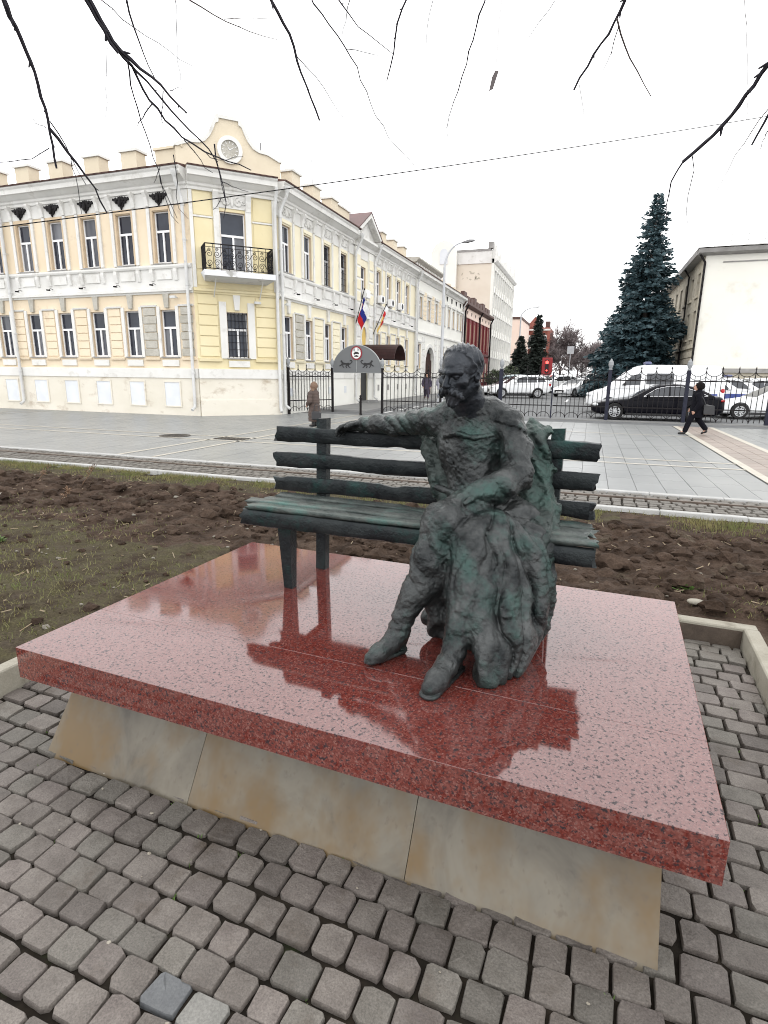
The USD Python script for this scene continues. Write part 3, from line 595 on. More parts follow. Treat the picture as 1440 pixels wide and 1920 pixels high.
for i, (xa, xb, yc, w) in enumerate(((.56, 2.545, 1.160, .080), (.50, 2.50, 1.258, .086), (.545, 2.53, 1.362, .086), (.585, 2.51, 1.468, .088))):
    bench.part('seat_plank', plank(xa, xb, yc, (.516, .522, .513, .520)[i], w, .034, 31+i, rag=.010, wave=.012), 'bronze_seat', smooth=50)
for x, nm in ((.80, 0), (2.285, 1)):
    b = MB(); b.hull([(x-.036, 1.655, 0), (x+.036, 1.655, 0), (x+.036, 1.60, 0), (x-.036, 1.60, 0), (x-.036, 1.705, 1.015), (x+.036, 1.705, 1.02), (x+.036, 1.645, 1.02), (x-.036, 1.645, 1.015)]); bench.part('rear_post', b, 'bronze_bench')
    b = MB(); xf = x - (.012 if nm == 0 else -.02); b.hull([(xf-.028, 1.20, 0), (xf+.028, 1.20, 0), (xf+.028, 1.255, 0), (xf-.028, 1.255, 0), (xf-.044, 1.17, .42), (xf+.044, 1.17, .42), (xf+.044, 1.25, .42), (xf-.044, 1.25, .42)]); bench.part('leg', b, 'bronze_bench')
    b = MB(); b.box((x-.03, 1.18, .42), (x+.03, 1.66, .495)); bench.part('cross_bearer', b, 'bronze_bench')
# ------------------------------------------------------------------ buildings
class Facade:
    """A wall in (u along, w outward, z up) coordinates that belongs to a thing."""
    def __init__(s, t, o, U, W): s.t, s.o, s.U, s.W = t, o, U, W
    def mb(s): return MB(s.o, s.U, s.W, (0, 0, 1))
    def box(s, name, a, b, mat, under=None, bev=0, label=None):
        m_ = s.mb(); m_.box(a, b, bev); return s.t.part(name, m_, mat, under, label=label)
    def prism(s, name, poly, w0, w1, mat, under=None):
        m_ = s.mb(); m_.prism(poly, w0, w1); return s.t.part(name, m_, mat, under)
    def profile(s, name, prof, u0, u1, mat, under=None):
        """prof in (w, z), swept along u."""
        m_ = s.mb(); m_.prism(prof, u0, u1, axes=(1, 2, 0)); return s.t.part(name, m_, mat, under)
def rect(a, b, c, d): return sbox(a, c, b, d)
def wall(F, u0, u1, z0, z1, holes, mat, th=.28):
    return F.prism('wall', rect(u0, u1, z0, z1).difference(unary_union(holes)) if holes else rect(u0, u1, z0, z1), -th, 0, mat)
def window(F, uc, w, z0, z1, transom=.62, depth=.17, tilted=False, curtain=0, grille=False, three=False):
    """Frame with transom and mullion, panes, outer sill: part window > pane, sill."""
    a, b = uc-w/2, uc+w/2; t = .055; zt = z0 + (z1-z0)*transom; m_ = F.mb(); d0, d1 = -depth, -depth+.07
    m_.box((a, d0, z0), (a+t, d1, z1)); m_.box((b-t, d0, z0), (b, d1, z1)); m_.box((a+t, d0, z0), (b-t, d1, z0+t)); m_.box((a+t, d0, z1-t), (b-t, d1, z1))
    m_.box((a+t, d0, zt-.04), (b-t, d1+.01, zt+.04)); um = a + w*.52
    m_.box((um-.035, d0, z0+t), (um+.035, d1+.01, zt-.04))
    p = F.t.part('window', m_, 'window_white')
    for (x0, x1, y0, y1) in ((a+t, um-.035, z0+t, zt-.04), (um+.035, b-t, z0+t, zt-.04), (a+t, b-t, zt+.04, z1-t)):
        g = F.mb(); g.box((x0, d0+.02, y0), (x1, d0+.035, y1)); F.t.part('pane', g, 'glass_curtain' if RNG.random() < curtain else 'glass_dark', p)
    g = F.mb(); g.box((a-.05, -.02, z0-.05), (b+.05, .07, z0-.002)); F.t.part('sill', g, 'roof_grey', p)
    g = F.mb(); e = .012; g.box((a-.004, -.275, z0), (a+.001+e, -.005, z1)); g.box((b-e-.001, -.275, z0), (b+.004, -.005, z1)); g.box((a+e, -.275, z1-e), (b-e, -.005, z1+.004)); F.t.part('reveal', g, 'reveal_tan', p)
    if grille:
        g = F.mb()
        for k in range(6): x = a+.04+(w-.08)*k/5; g.box((x-.008, -.05, z0), (x+.008, -.034, z1))
        for k in range(7): z = z0+.05+(z1-z0-.1)*k/6; g.box((a, -.034, z-.008), (b, -.022, z+.008))
        F.t.part('grille', g, 'iron_black', p)
    return p
def cornice(F, u0, u1, mat='white_stucco', roof='roof_brown', zr=0.0):
    F.profile('cornice', [(0, 8.36), (.07, 8.36), (.07, 8.46), (.13, 8.50), (.13, 8.58), (.20, 8.62), (.36, 8.74), (.42, 8.76), (.42, 8.92), (.48, 8.98), (.48, 9.03), (0, 9.03)], u0, u1, mat)
    F.profile('roof_edge', [(-.3, 9.034), (.52, 9.034), (.54, 9.075), (-.3, 9.20)], u0, u1, roof)
def console(F, u, z0, z1, out=.22, w=.14, mat='white_stucco'):
    F.profile('console', [(.032, z0), (.08, z0), (.10, z0+.12*(z1-z0)/.5), (out*.6, z0+.6*(z1-z0)), (out, z1-.06), (out, z1), (.032, z1)], u-w/2, u+w/2, mat)
def bat_ornament(F, u, z, s=1.0):
    """Cast-iron spread-winged ornament."""
    half = [(0, -.26), (.05, -.16), (.13, -.13), (.16, -.03), (.26, -.02), (.29, .07), (.40, .10), (.42, .19), (.30, .17), (.24, .22), (.15, .15), (.10, .24), (.05, .20), (0, .25)]
    pts = [(u+x*s, z+y*s) for x, y in half] + [(u-x*s, z+y*s) for x, y in half[::-1][1:-1]]
    m_ = F.mb(); m_.prism(Polygon(pts).buffer(0), .035, .10)
    for k in range(6):
        a = RNG.uniform(-.25, .25)*s; m_.ball((u+a, .10, z+.05+RNG.uniform(-.06, .1)*s), (.05, .04, .04), 1)
    m_.ball((u, .12, z), (.07, .06, .14), 1)
    F.t.part('iron_ornament', m_, 'iron_black')
def scroll(m_, u, w, z, r, turns=1.4, flip=1, rad=.014, k=18, a0=0, sides=4):
    t = np.linspace(0, 1, k); a = a0 + t*turns*2*math.pi*flip; rr = r*(1-.82*t)
    m_.tube(np.stack([u + rr*np.cos(a), np.full(k, w), z + rr*np.sin(a)], 1), rad, sides)
def relief(F, u, z, wd, ht, mat='white_stucco'):
    m_ = F.mb()
    for sgn in (-1, 1):
        scroll(m_, u+sgn*wd*.25, .05, z, ht*.42, 1.3, sgn, .028, 14, a0=math.pi/2, sides=4); scroll(m_, u+sgn*wd*.42, .05, z+.02, ht*.22, 1.1, -sgn, .024, 10, sides=4)
    m_.ball((u, .05, z), (.07, .05, ht*.42), 1); F.t.part('relief_ornament', m_, mat)
def keystone(F, u, z0, z1, mat): F.prism('keystone', [(u-.09, z0), (u+.09, z0), (u+.14, z1), (u-.14, z1)], 0, .085, mat)
def pipe(F, u, z0=.25, z1=8.5, w=.16, zb=0.0):
    m_ = F.mb(); m_.tube([(u, .50, 8.72), (u, .48, 8.55), (u, .30, 8.25), (u, w, 8.0), (u, w, z0+.25), (u, w+.02, z0+.12), (u, w+.20, z0)], .062, 10)
    m_.lathe([(.055, 8.62), (.13, 8.78), (.14, 8.86), (.10, 8.86)], (u, .5, 0), 2, 10)
    p = F.t.part('downpipe', m_, 'pipe_grey', smooth=40)
    for z in (1.7, 3.3, 5.0, 6.6, 7.8):
        g = F.mb(); g.lathe([(.066, -.03), (.076, -.03), (.076, .03), (.066, .03)], (u, w, z), 2, 10); g.box((u-.012, .0, z-.012), (u+.012, w-.05, z+.012)); F.t.part('bracket', g, 'pipe_grey', p)
def post(F, u, w0=.10, wd=.72, h=.56, zb=9.14, mat='tan_stucco'):
    m_ = F.mb(); m_.box((u-wd/2, w0-.25, zb-.05), (u+wd/2, w0+.25, zb+h)); p = F.t.part('parapet_post', m_, mat)
    g = F.mb(); g.box((u-wd/2-.06, w0-.31, zb+h+.001), (u+wd/2+.06, w0+.31, zb+h+.08)); F.t.part('cap', g, 'white_stucco', p)
def common_bands(F, u0, u1, wallmat, white='white_stucco', plinth='plinth_stucco', skip=()):
    F.box('plinth', (u0, .0, -.25), (u1, .06, 1.49), plinth) if not skip else None
    F.profile('plinth_band', [(0, 1.492), (.09, 1.492), (.09, 1.83), (.06, 1.87), (0, 1.87)], u0, u1, white)
    F.profile('string_course', [(0, 4.72), (.05, 4.72), (.07, 4.78), (.13, 4.80), (.13, 4.87), (.05, 4.92), (0, 4.92)], u0, u1, white)
    F.profile('frieze_band', [(0, 4.923), (.035, 4.923), (.035, 5.62), (.09, 5.64), (.12, 5.70), (.12, 5.76), (0, 5.80)], u0, u1, white)
    F.box('upper_frieze', (u0, 0, 7.86), (u1, .03, 8.358), white)
def bay_details(F, u, pitch, first, last, blockmat, infill, lower=True, orn='bat', white='white_stucco', quoin_left=False, quoin_right=False, niche=True):
    hw = .375
    # lower storey
    for s_ in (-1, 1):
        F.box('window_surround', (u+s_*(hw+.005), 0, 2.30), (u+s_*(hw+.15), .045, 4.26), white)
    keystone(F, u, 4.20, 4.715, 'grey_quoin' if orn == 'bat' else white)
    F.box('window_apron', (u-.40, 0, 1.96), (u+.40, .055, 2.20), white)
    # upper storey
    for s_ in (-1, 1):
        F.box('window_surround', (u+s_*(hw+.005), 0, 5.83), (u+s_*(hw+.10), .03, 7.855), infill)
        F.box('pilaster', (u+s_*(hw+.12), 0, 5.81), (u+s_*(hw+.26), .065, 7.855), white)
        console(F, u+s_*(hw+.19), 7.88, 8.40, .24, .15, white)
        F.profile('corbel', [(.037, 5.20), (.07, 5.20), (.14, 5.50), (.14, 5.618), (.037, 5.618)], u+s_*(hw+.19)-.075, u+s_*(hw+.19)+.075, white)
    F.box('lintel_band', (u-.375, 0, 7.72), (u+.375, .04, 7.855), infill)
    F.box('sill_panel', (u-.36, .036, 5.24), (u+.36, .065, 5.56), white)
    if orn == 'bat': bat_ornament(F, u, 8.10, .95)
    elif orn == 'scroll': relief(F, u, 8.12, .9, .42)
    if niche:
        F.box('blind_panel', (u-.37, .061, .38), (u+.37, .068, 1.32), 'panel_white')
        m_ = F.mb(); m_.prism(rect(u-.43, u+.43, .33, 1.38).difference(rect(u-.37, u+.37, .38, 1.32)), .061, .085); F.t.part('blind_frame', m_, 'plinth_stucco')
    # little black bracket lamp on the frieze
    m_ = F.mb(); m_.tube([(u+.85*pitch/1.79*.55, .03, 5.08), (u+.47, .16, 5.10), (u+.47, .26, 5.03)], .012, 5); m_.box((u+.43, .2, 5.0), (u+.51, .34, 5.05)); F.t.part('bracket_lamp', m_, 'iron_black')
def pier_blocks(F, ua, ub, mat, quoin=False, mortar=None):
    """Rusticated courses on a pier between two windows."""
    z = 2.34; n = 6; h = (4.22-z)/n
    F.profile('impost', [(0, 4.24), (.06, 4.24), (.08, 4.30), (0, 4.32)], ua-.05, ub+.05, 'white_stucco'); F.profile('ledge', [(0, 2.20), (.07, 2.20), (.09, 2.27), (0, 2.30)], ua-.04, ub+.04, mat)
    for k in range(n):
        m_ = F.mb(); a, b = (ua+.04, ub-.04) if not quoin or k % 2 else (ua, ub)
        m_.box((a, 0, z+k*h+.012), (b, .05 if quoin else .032, z+(k+1)*h-.012), .012); F.t.part('stucco_block', m_, 'grey_quoin' if quoin else mat)

CA = np.array([-14.77, 19.49]); CB = np.array([-12.43, 21.83]); LCH = 3.309
corner = Thing('corner_building', 'two storey peach and yellow corner building with balcony and clock gable', 'building', loc=(-14.77, 19.49, 0))
FA = Facade(corner, (CA[0], CA[1], 0), (-1, 0, 0), (0, -1, 0)); FC = Facade(corner, (CA[0], CA[1], 0), (.70711, .70711, 0), (.70711, -.70711, 0)); FB = Facade(corner, (CB[0], CB[1], 0), (0, 1, 0), (1, 0, 0))
LA = 14.0; PA = 1.79
ba = [1.29 + PA*i for i in range(7)]
holes = [rect(u-.375, u+.375, a, b) for u in ba for a, b in ((2.33, 4.13), (5.84, 7.70))]
wall(FA, 0, LA, -.2, 8.36, holes, 'peach_stucco'); common_bands(FA, 0, LA, 'peach_stucco'); cornice(FA, -.02, LA)
for i, u in enumerate(ba):
    window(FA, u, .75, 2.33, 4.13, curtain=.3); window(FA, u, .75, 5.84, 7.70, curtain=.4); bay_details(FA, u, PA, 0, 0, 'peach_stucco', 'reveal_tan')
    if i < 6: pier_blocks(FA, u+.56, u+PA-.56, 'peach_stucco', quoin=(i == 0))
pier_blocks(FA, .10, .70, 'peach_stucco', quoin=True)
pipe(FA, .16); pipe(FA, 9.5)
for u in (2.27, 4.07, 5.9, 7.7, 9.5, 11.3, 13.1): post(FA, u)
# chamfered corner
holes = [rect(1.12, 2.10, 5.62, 7.75), rect(1.20, 2.04, 2.31, 4.08)]
wall(FC, 0, LCH, -.2, 8.36, holes, 'yellow_stucco'); cornice(FC, -.02, LCH+.02)
FC.profile('plinth', [(0, -.25), (.10, -.25), (.10, .62), (.06, .68), (.06, 1.49), (0, 1.49)], 0, LCH, 'plinth_stucco')
FC.profile('plinth_band', [(0, 1.492), (.10, 1.492), (.10, 1.83), (.06, 1.87), (0, 1.87)], 0, LCH, 'white_stucco')
FC.profile('string_course', [(0, 4.72), (.05, 4.72), (.07, 4.78), (.13, 4.80), (.13, 4.87), (.05, 4.92), (0, 4.92)], 0, LCH, 'yellow_stucco')
window(FC, 1.62, .84, 2.31, 4.08, grille=True); window(FC, 1.61, .98, 5.62, 7.75, transom=.6, curtain=.3)
for s_ in (-1, 1):
    FC.box('window_surround', (1.62+s_*.425, 0, 2.28), (1.62+s_*.70, .05, 4.45), 'white_stucco')
    FC.box('pilaster', (1.61+s_*.50, 0, 5.5), (1.61+s_*.72, .06, 7.855), 'white_stucco'); console(FC, 1.61+s_*.62, 7.80, 8.40, .26, .2)
    FC.box('corner_strip', (LCH/2+s_*(LCH/2-.14), 0, 4.93), (LCH/2+s_*(LCH/2-.01), .05, 8.35), 'white_stucco')
keystone(FC, 1.62, 4.15, 4.715, 'white_stucco'); FC.box('window_apron', (1.20, 0, 1.95), (2.05, .055, 2.19), 'white_stucco')
FC.box('upper_frieze', (1.05, 0, 7.86), (2.2, .03, 8.358), 'white_stucco'); relief(FC, 1.62, 8.1, 1.0, .46)
for (a, b) in ((.12, .86), (2.38, LCH-.12)):
    FC.profile('ledge', [(0, 2.16), (.09, 2.16), (.11, 2.27), (0, 2.30)], a-.08, b+.08, 'yellow_stucco')
    for k in range(6):
        m_ = FC.mb(); m_.box((a, 0, 2.34+k*.395+.013), (b, .04, 2.34+(k+1)*.395-.013), .014); corner.part('stucco_block', m_, 'yellow_stucco')
    for (z0, z1) in ((5.02, 5.55), (5.62, 7.42), (7.52, 8.3)):
        m_ = FC.mb(); m_.box((a+.04, 0, z0), (b-.02, .022, z1), .01); corner.part('stucco_panel', m_, 'yellow_stucco')
    FC.box('panel_line', (a-.0, 0, 7.44), (b, .04, 7.50), 'white_stucco')
m_ = FC.mb(); m_.tube([(LCH-.06, .52, 8.72), (LCH-.06, .5, 8.55), (LCH-.06, .16, 8.0), (LCH-.06, .16, .3), (LCH-.06, .3, .12)], .065, 10); corner.part('downpipe', m_, 'pipe_grey', smooth=40)
# balcony
m_ = FC.mb(); m_.hull([(.45, .0, 5.16), (2.85, .0, 5.16), (.30, .95, 5.26), (3.0, .95, 5.26), (.30, .95, 5.46), (3.0, .95, 5.46), (.30, 0, 5.46), (3.0, 0, 5.46)]); bal = corner.part('balcony', m_, 'balcony_slab')
def rail_side(name, pts_a, pts_b, n, dense):
    m_ = FC.mb(); A, B = np.array(pts_a, float), np.array(pts_b, float); up = np.array([0, 0, 1.0])
    for z, r in ((.06, .016), (.80, .012), (.92, .022)): m_.tube([A+up*z, B+up*z], r, 5)
    for k in range(n+1):
        p = A + (B-A)*k/n; m_.tube([p, p+up*.92], .014 if k in (0, n) else .011, 5)
    d = (B-A)/n; dn = d/np.linalg.norm(d)
    for k in range(n):
        c_ = A + d*(k+.5)
        for z, r, fl in ((.26, .13, 1), (.56, .13, -1), (.72, .06, 1), (.12, .06, -1)):
            t = np.linspace(0, 1, 16); a = t*1.5*2*math.pi*fl + (0 if k % 2 else math.pi); rr = r*(1-.8*t)
            m_.tube(c_ + up*z + np.outer(rr*np.cos(a), dn) + np.outer(rr*np.sin(a), up), .011, 4)
        if dense:
            for q_ in (.25, .75): m_.tube([A+d*(k+q_), A+d*(k+q_)+up*.9], .012, 4)
    corner.part(name, m_, 'iron_black', bal)
rail_side('front_railing', (.38, .88, 5.461), (2.92, .88, 5.461), 9, False); rail_side('side_railing', (.38, .03, 5.461), (.38, .87, 5.461), 4, True); rail_side('side_railing', (2.92, .03, 5.461), (2.92, .87, 5.461), 4, True)
for u in (.75, 2.55):
    m_ = FC.mb(); m_.tube([(u, .05, 4.6), (u, .7, 5.2)], .02, 5); corner.part('balcony_strut', m_, 'pipe_grey', bal)
# gable with the clock
half = [(0, 10.93), (.42, 10.93), (.42, 10.78), (.52, 10.74), (.62, 10.50), (.74, 10.28), (.92, 10.08), (1.12, 9.99), (1.45, 9.96), (1.85, 9.80), (1.95, 9.74)]
out = [(1.62+x, z) for x, z in half] + [(1.62+1.95, 9.0)] + [(1.62-1.95, 9.0)] + [(1.62-x, z) for x, z in half[::-1]]
m_ = FC.mb(); m_.prism(Polygon(out), -.30, .06); gab = corner.part('clock_gable', m_, 'tan_stucco')
P_ = Polygon(out); m_ = FC.mb(); m_.prism(P_.buffer(.05).difference(P_.buffer(-.06)).intersection(rect(-3, 6, 9.72, 11.2)), -.34, .11); corner.part('gable_moulding', m_, 'white_stucco', gab)
m_ = FA.mb(); m_.box((.05, -.35, 9.02), (1.25, .10, 9.70)); m_.box((.0, -.41, 9.701), (1.31, .16, 9.78)); corner.part('parapet_wing', m_, 'tan_stucco')
def ring(m_, u, z, r0, r1, w0, w1, k=32):
    a = np.arange(k)*2*math.pi/k; o_ = [(u+r1*math.cos(x), z+r1*math.sin(x)) for x in a]; h_ = [(u+r0*math.cos(x), z+r0*math.sin(x)) for x in a]; m_.prism(Polygon(o_, [h_]), w0, w1)
m_ = FC.mb(); ring(m_, 1.62, 9.86, .33, .47, .062, .14); ck = corner.part('clock', m_, 'white_stucco')
m_ = FC.mb(); m_.prism(Point(1.62, 9.86).buffer(.329), .062, .09); corner.part('dial', m_, 'grey_quoin', ck)
m_ = FC.mb()
for k in range(12):
    a = k*math.pi/6; c_, s_ = math.cos(a), math.sin(a); m_.prism([(1.62+.22*c_-.015*s_, 9.86+.22*s_+.015*c_), (1.62+.22*c_+.015*s_, 9.86+.22*s_-.015*c_), (1.62+.30*c_+.015*s_, 9.86+.30*s_-.015*c_), (1.62+.30*c_-.015*s_, 9.86+.30*s_+.015*c_)], .091, .098)
corner.part('hour_marks', m_, 'white_stucco', ck)
for a, l, n_ in ((2.2, .17, 'hour_hand'), (.6, .25, 'minute_hand')):
    m_ = FC.mb(); c_, s_ = math.cos(a), math.sin(a); m_.prism([(1.62-.012*s_, 9.86+.012*c_), (1.62+.012*s_, 9.86-.012*c_), (1.62+l*c_, 9.86+l*s_)], .099, .104); corner.part(n_, m_, 'window_white', ck)
# roof
m_ = MB(); zr = 9.13
m_.add([[-14.77-LA, 19.9, zr], [-14.95, 19.9, zr], [-12.85, 22.0, zr], [-12.85, 41.5, zr], [-17, 41.5, 9.8], [-18, 24.5, 9.8], [-14.77-LA, 24.5, 9.8]], [[0, 1, 5], [0, 5, 6], [1, 2, 5], [2, 4, 5], [2, 3, 4]]); corner.part('roof', m_, 'roof_brown')
# street facade
PB = 2.0; LB = 19.7
bu = [.83+.02, 2.77, 4.80, 6.80]; bp = 9.55; bu2 = [11.98, 13.84, 15.80, 17.72]
holes = [rect(u-.375, u+.375, a, b) for u in bu+bu2 for a, b in ((2.33, 4.10), (5.84, 7.66))] + [rect(bp-.36, bp+.36, 5.84, 7.5), rect(bp-.55, bp+.65, -.2, 2.25)]
wall(FB, 0, LB, -.2, 8.36, holes, 'pale_stucco')
for (a, b) in ((0, bp-1.5), (bp+1.5, LB)): cornice(FB, a, b)
FB.profile('plinth', [(0, -.25), (.06, -.25), (.06, 1.49), (0, 1.49)], 0, bp-.56, 'ivory_wall'); FB.profile('plinth', [(0, -.25), (.06, -.25), (.06, 1.49), (0, 1.49)], bp+.66, LB, 'ivory_wall')
for (a, b) in ((0, bp-.56), (bp+.66, LB)): FB.profile('plinth_band', [(0, 1.492), (.09, 1.492), (.09, 1.83), (.06, 1.87), (0, 1.87)], a, b, 'white_stucco')
FB.profile('string_course', [(0, 4.72), (.05, 4.72), (.07, 4.78), (.13, 4.80), (.13, 4.87), (.05, 4.92), (0, 4.92)], 0, LB, 'white_stucco')
FB.profile('frieze_band', [(0, 4.923), (.035, 4.923), (.035, 5.62), (.09, 5.64), (.12, 5.70), (.12, 5.76), (0, 5.80)], 0, LB, 'white_stucco')
FB.box('upper_frieze', (0, 0, 7.86), (LB, .03, 8.358), 'white_stucco')
for i, u in enumerate(bu+bu2):
    window(FB, u, .75, 2.33, 4.10, curtain=.3); window(FB, u, .75, 5.84, 7.66, grille=(i in (2, 3)), curtain=.2)
    bay_details(FB, u, PB, 0, 0, 'pale_stucco', 'pale_stucco', orn='scroll', niche=False)
    if i in (0, 1, 2, 4, 5, 6): nx_ = (bu+bu2)[i+1]; pier_blocks(FB, u+.56, nx_-.56, 'pale_stucco', quoin=(i == 0))
    FB.box('vent', (u-.14, .061, .75), (u+.14, .075, 1.1), 'roof_grey' if i > 3 else 'panel_white')
    if i in (4, 5, 6):
        m_ = FB.mb(); m_.box((u-.3, .05, 5.86), (u+.28, .33, 6.28), .02); ac = corner.part('air_conditioner', m_, 'window_white')
        m_ = FB.mb(); m_.cyl((u-.05, .331, 6.07), .17, .01, 14, axis=1); corner.part('fan_grille', m_, 'trim_black', ac)
pipe(FB, .12); pipe(FB, bp-1.45); pipe(FB, bp+1.45); pipe(FB, LB-.12)
# entrance bay with pediment
FB.box('bay_pier', (bp-1.36, 0, 1.9), (bp-.62, .10, 8.33), 'ivory_wall'); FB.box('bay_pier', (bp+.66, 0, 1.9), (bp+1.36, .10, 8.33), 'ivory_wall')
for s_ in (-1, 1):
    for k in range(9):
        z = 2.5 + k*.62; m_ = FB.mb(); m_.box((bp+s_*.98-.28, .10, z), (bp+s_*.98+.28, .135, z+.50), .012); corner.part('stucco_block', m_, 'white_stucco' if z < 5 else 'pale_stucco')
window(FB, bp, .72, 5.84, 7.5)
m_ = FB.mb(); m_.box((bp-.3, .05, 5.86), (bp+.28, .33, 6.28), .02); corner.part('air_conditioner', m_, 'window_white')
FB.prism('pediment', [(bp-1.6, 8.36), (bp+1.6, 8.36), (bp+1.6, 8.95), (bp, 9.95), (bp-1.6, 8.95)], -.25, .12, 'white_stucco')
for s_ in (-1, 1):
    FB.prism('raking_cornice', [(bp, 9.96), (bp+s_*1.85, 8.84), (bp+s_*1.85, 9.04), (bp, 10.18)], -.2, .48, 'white_stucco')
    FB.prism('gable_roof', [(bp, 10.183), (bp+s_*1.9, 9.02), (bp+s_*1.9, 9.08), (bp, 10.25)], -2.2, .50, 'roof_red')
FB.prism('tympanum', [(bp-.85, 8.95), (bp+.85, 8.95), (bp, 9.62)], .12, .16, 'white_stucco')
FB.profile('bay_cornice', [(.12, 8.55), (.40, 8.72), (.40, 8.83), (.12, 8.83)], bp-1.6, bp+1.6, 'white_stucco')
m_ = FB.mb(); a = np.arange(28)*2*math.pi/28; E = Polygon([(bp+.36*math.cos(x), 3.72+.62*math.sin(x)) for x in a]); E2 = Polygon([(bp+.50*math.cos(x), 3.72+.78*math.sin(x)) for x in a]); m_.prism(E2.difference(E), 0, .07); ov = corner.part('oval_frame', m_, 'white_stucco')
m_ = FB.mb(); m_.prism(E, 0, .012); corner.part('oval_panel', m_, 'niche_yellow', ov)
m_ = FB.mb(); m_.box((bp-.55, -.10, -.1), (bp+.65, -.04, 2.25)); dr = corner.part('door', m_, 'door_dark')
m_ = FB.mb(); m_.box((bp-.55, -.039, .3), (bp-.47, .05, 2.24)); corner.part('door_jamb', m_, 'reveal_tan', dr)
FB.box('door_step', (bp-.8, .07, .10), (bp+.9, .6, .24), 'sidewalk')
# barrel canopy over the door
n = 14; a = np.linspace(math.radians(8), math.radians(172), n); m_ = FB.mb()
o_ = [(bp+.1+1.05*math.cos(x), 2.42+.95*math.sin(x)) for x in a] + [(bp+.1+1.0*math.cos(x), 2.42+.90*math.sin(x)) for x in a[::-1]]
m_.prism(Polygon(o_), .10, 2.2); cn = corner.part('entrance_canopy', m_, 'awning_brown')
m_ = FB.mb()
for w_ in (.15, 2.15): m_.tube([(bp+.1-1.04, w_, 2.5), (bp+.1+1.04, w_, 2.5)], .025, 5)
corner.part('canopy_frame', m_, 'iron_black', cn)
for u in (1.2, 3.1, 5.0): post(FB, u, h=.5)
m_ = FB.mb(); m_.box((6.2, -.7, 9.1), (8.3, -.3, 9.95)); corner.part('parapet_block', m_, 'tan_stucco'); m_ = FB.mb(); m_.box((6.1, -.76, 9.951), (8.4, -.24, 10.03)); corner.part('parapet_cap', m_, 'white_stucco')
for u in (12.0, 14.0, 16.0): post(FB, u, h=.55)
for u, w_, h in ((1.6, -1.5, 1.9), (5.4, -1.0, 2.4), (7.0, -2.5, 1.3)):
    m_ = FB.mb(); m_.tube([(u, w_, 9.2), (u, w_, 9.2+h)], .018, 5); corner.part('aerial', m_, 'iron_black')
m_ = FA.mb(); m_.tube([(0, 0, 0), (0, 0, .01)], .01, 4)
# security cameras and floodlights near the corner
for F_, u, z in ((FA, .75, 4.55), (FC, 2.35, 4.45), (FB, .4, 4.5)):
    m_ = F_.mb(); m_.tube([(u, .03, z), (u, .2, z+.03)], .02, 5); m_.box((u-.06, .16, z-.03), (u+.2, .26, z+.06)); corner.part('security_camera', m_, 'pipe_grey')

# second house with the carriage arch
arch = Thing('arch_building', 'two storey cream house with carriage arch and bracketed attic, beyond the corner building', 'building', loc=(-12.4, 42, 0))
FD = Facade(arch, (-12.40, 41.6, 0), (0, 1, 0), (1, 0, 0)); LD = 16.2
ua = 4.1; ad = Polygon([(ua-1.35, -.2), (ua+1.35, -.2), (ua+1.35, 2.4)] + [(ua+1.35*math.cos(x), 2.4+1.45*math.sin(x)) for x in np.linspace(0, math.pi, 14)[1:-1]] + [(ua-1.35, 2.4)])
ups = [1.3, 3.6, 5.9]; ups2 = [8.6, 10.4, 12.2, 14.0, 15.4]
holes = [rect(u-.42, u+.42, 5.8, 7.35) for u in ups] + [rect(u-.35, u+.35, 5.9, 7.4) for u in ups2] + [rect(u-.4, u+.4, 2.2, 4.0) for u in (1.2,)+tuple(ups2)] + [ad]
wall(FD, 0, LD, -.2, 8.5, holes, 'ivory_wall')
for u in ups + ups2: window(FD, u, .7, 5.9, 7.35, curtain=.5); F_ = FD; FD.box('window_surround', (u-.52, 0, 5.75), (u-.43, .05, 7.6), 'white_stucco'); FD.box('window_surround', (u+.43, 0, 5.75), (u+.52, .05, 7.6), 'white_stucco'); FD.box('hood', (u-.6, 0, 7.55), (u+.6, .12, 7.72), 'white_stucco')
for u in (1.2,)+tuple(ups2): window(FD, u, .8, 2.2, 4.0); FD.box('hood', (u-.55, 0, 4.1), (u+.55, .08, 4.25), 'white_stucco')
for u in (2.45, 4.75, 7.1):
    for k in range(6): FD.box('stucco_block', (u-.4, 0, 5.8+k*.34), (u+.4, .03, 5.8+k*.34+.28), 'peach_stucco')
for u in (2.3, 6.0, 7.4):
    for k in range(9): FD.box('stucco_block', (u-.35, 0, .3+k*.48), (u+.35, .04, .3+k*.48+.40), 'white_stucco')
m_ = FD.mb(); m_.prism(ad.buffer(.28).difference(ad.buffer(.02)).intersection(rect(-5, 20, 0, 8)), 0, .09); arch.part('arch_moulding', m_, 'white_stucco')
FD.profile('string_course', [(0, 4.72), (.12, 4.78), (.12, 4.9), (0, 4.95)], 0, LD, 'white_stucco')
FD.profile('cornice', [(0, 8.45), (.1, 8.5), (.2, 8.7), (.45, 8.8), (.45, 9.0), (0, 9.0)], 0, LD, 'white_stucco'); FD.profile('roof_edge', [(-.3, 9.004), (.5, 9.004), (.5, 9.06), (-.3, 9.2)], 0, LD, 'roof_brown')
FD.box('attic', (.2, -1.2, 9.05), (7.6, -.2, 9.75), 'tan_stucco'); FD.profile('attic_cornice', [(-.2, 9.55), (-.05, 9.6), (.15, 9.78), (.15, 9.88), (-1.2, 9.95)], .1, 7.7, 'grey_quoin')
for k in range(16): FD.box('dentil', (.3+k*.46, -.19, 9.42), (.3+k*.46+.22, -.04, 9.56), 'white_stucco')
for k, u in enumerate(ups2):
    m_ = FD.mb(); m_.prism([(u+.7, 8.35), (u+1.1, 8.35), (u+.9, 7.95)], 0.002, .06); arch.part('iron_ornament', m_, 'iron_black')
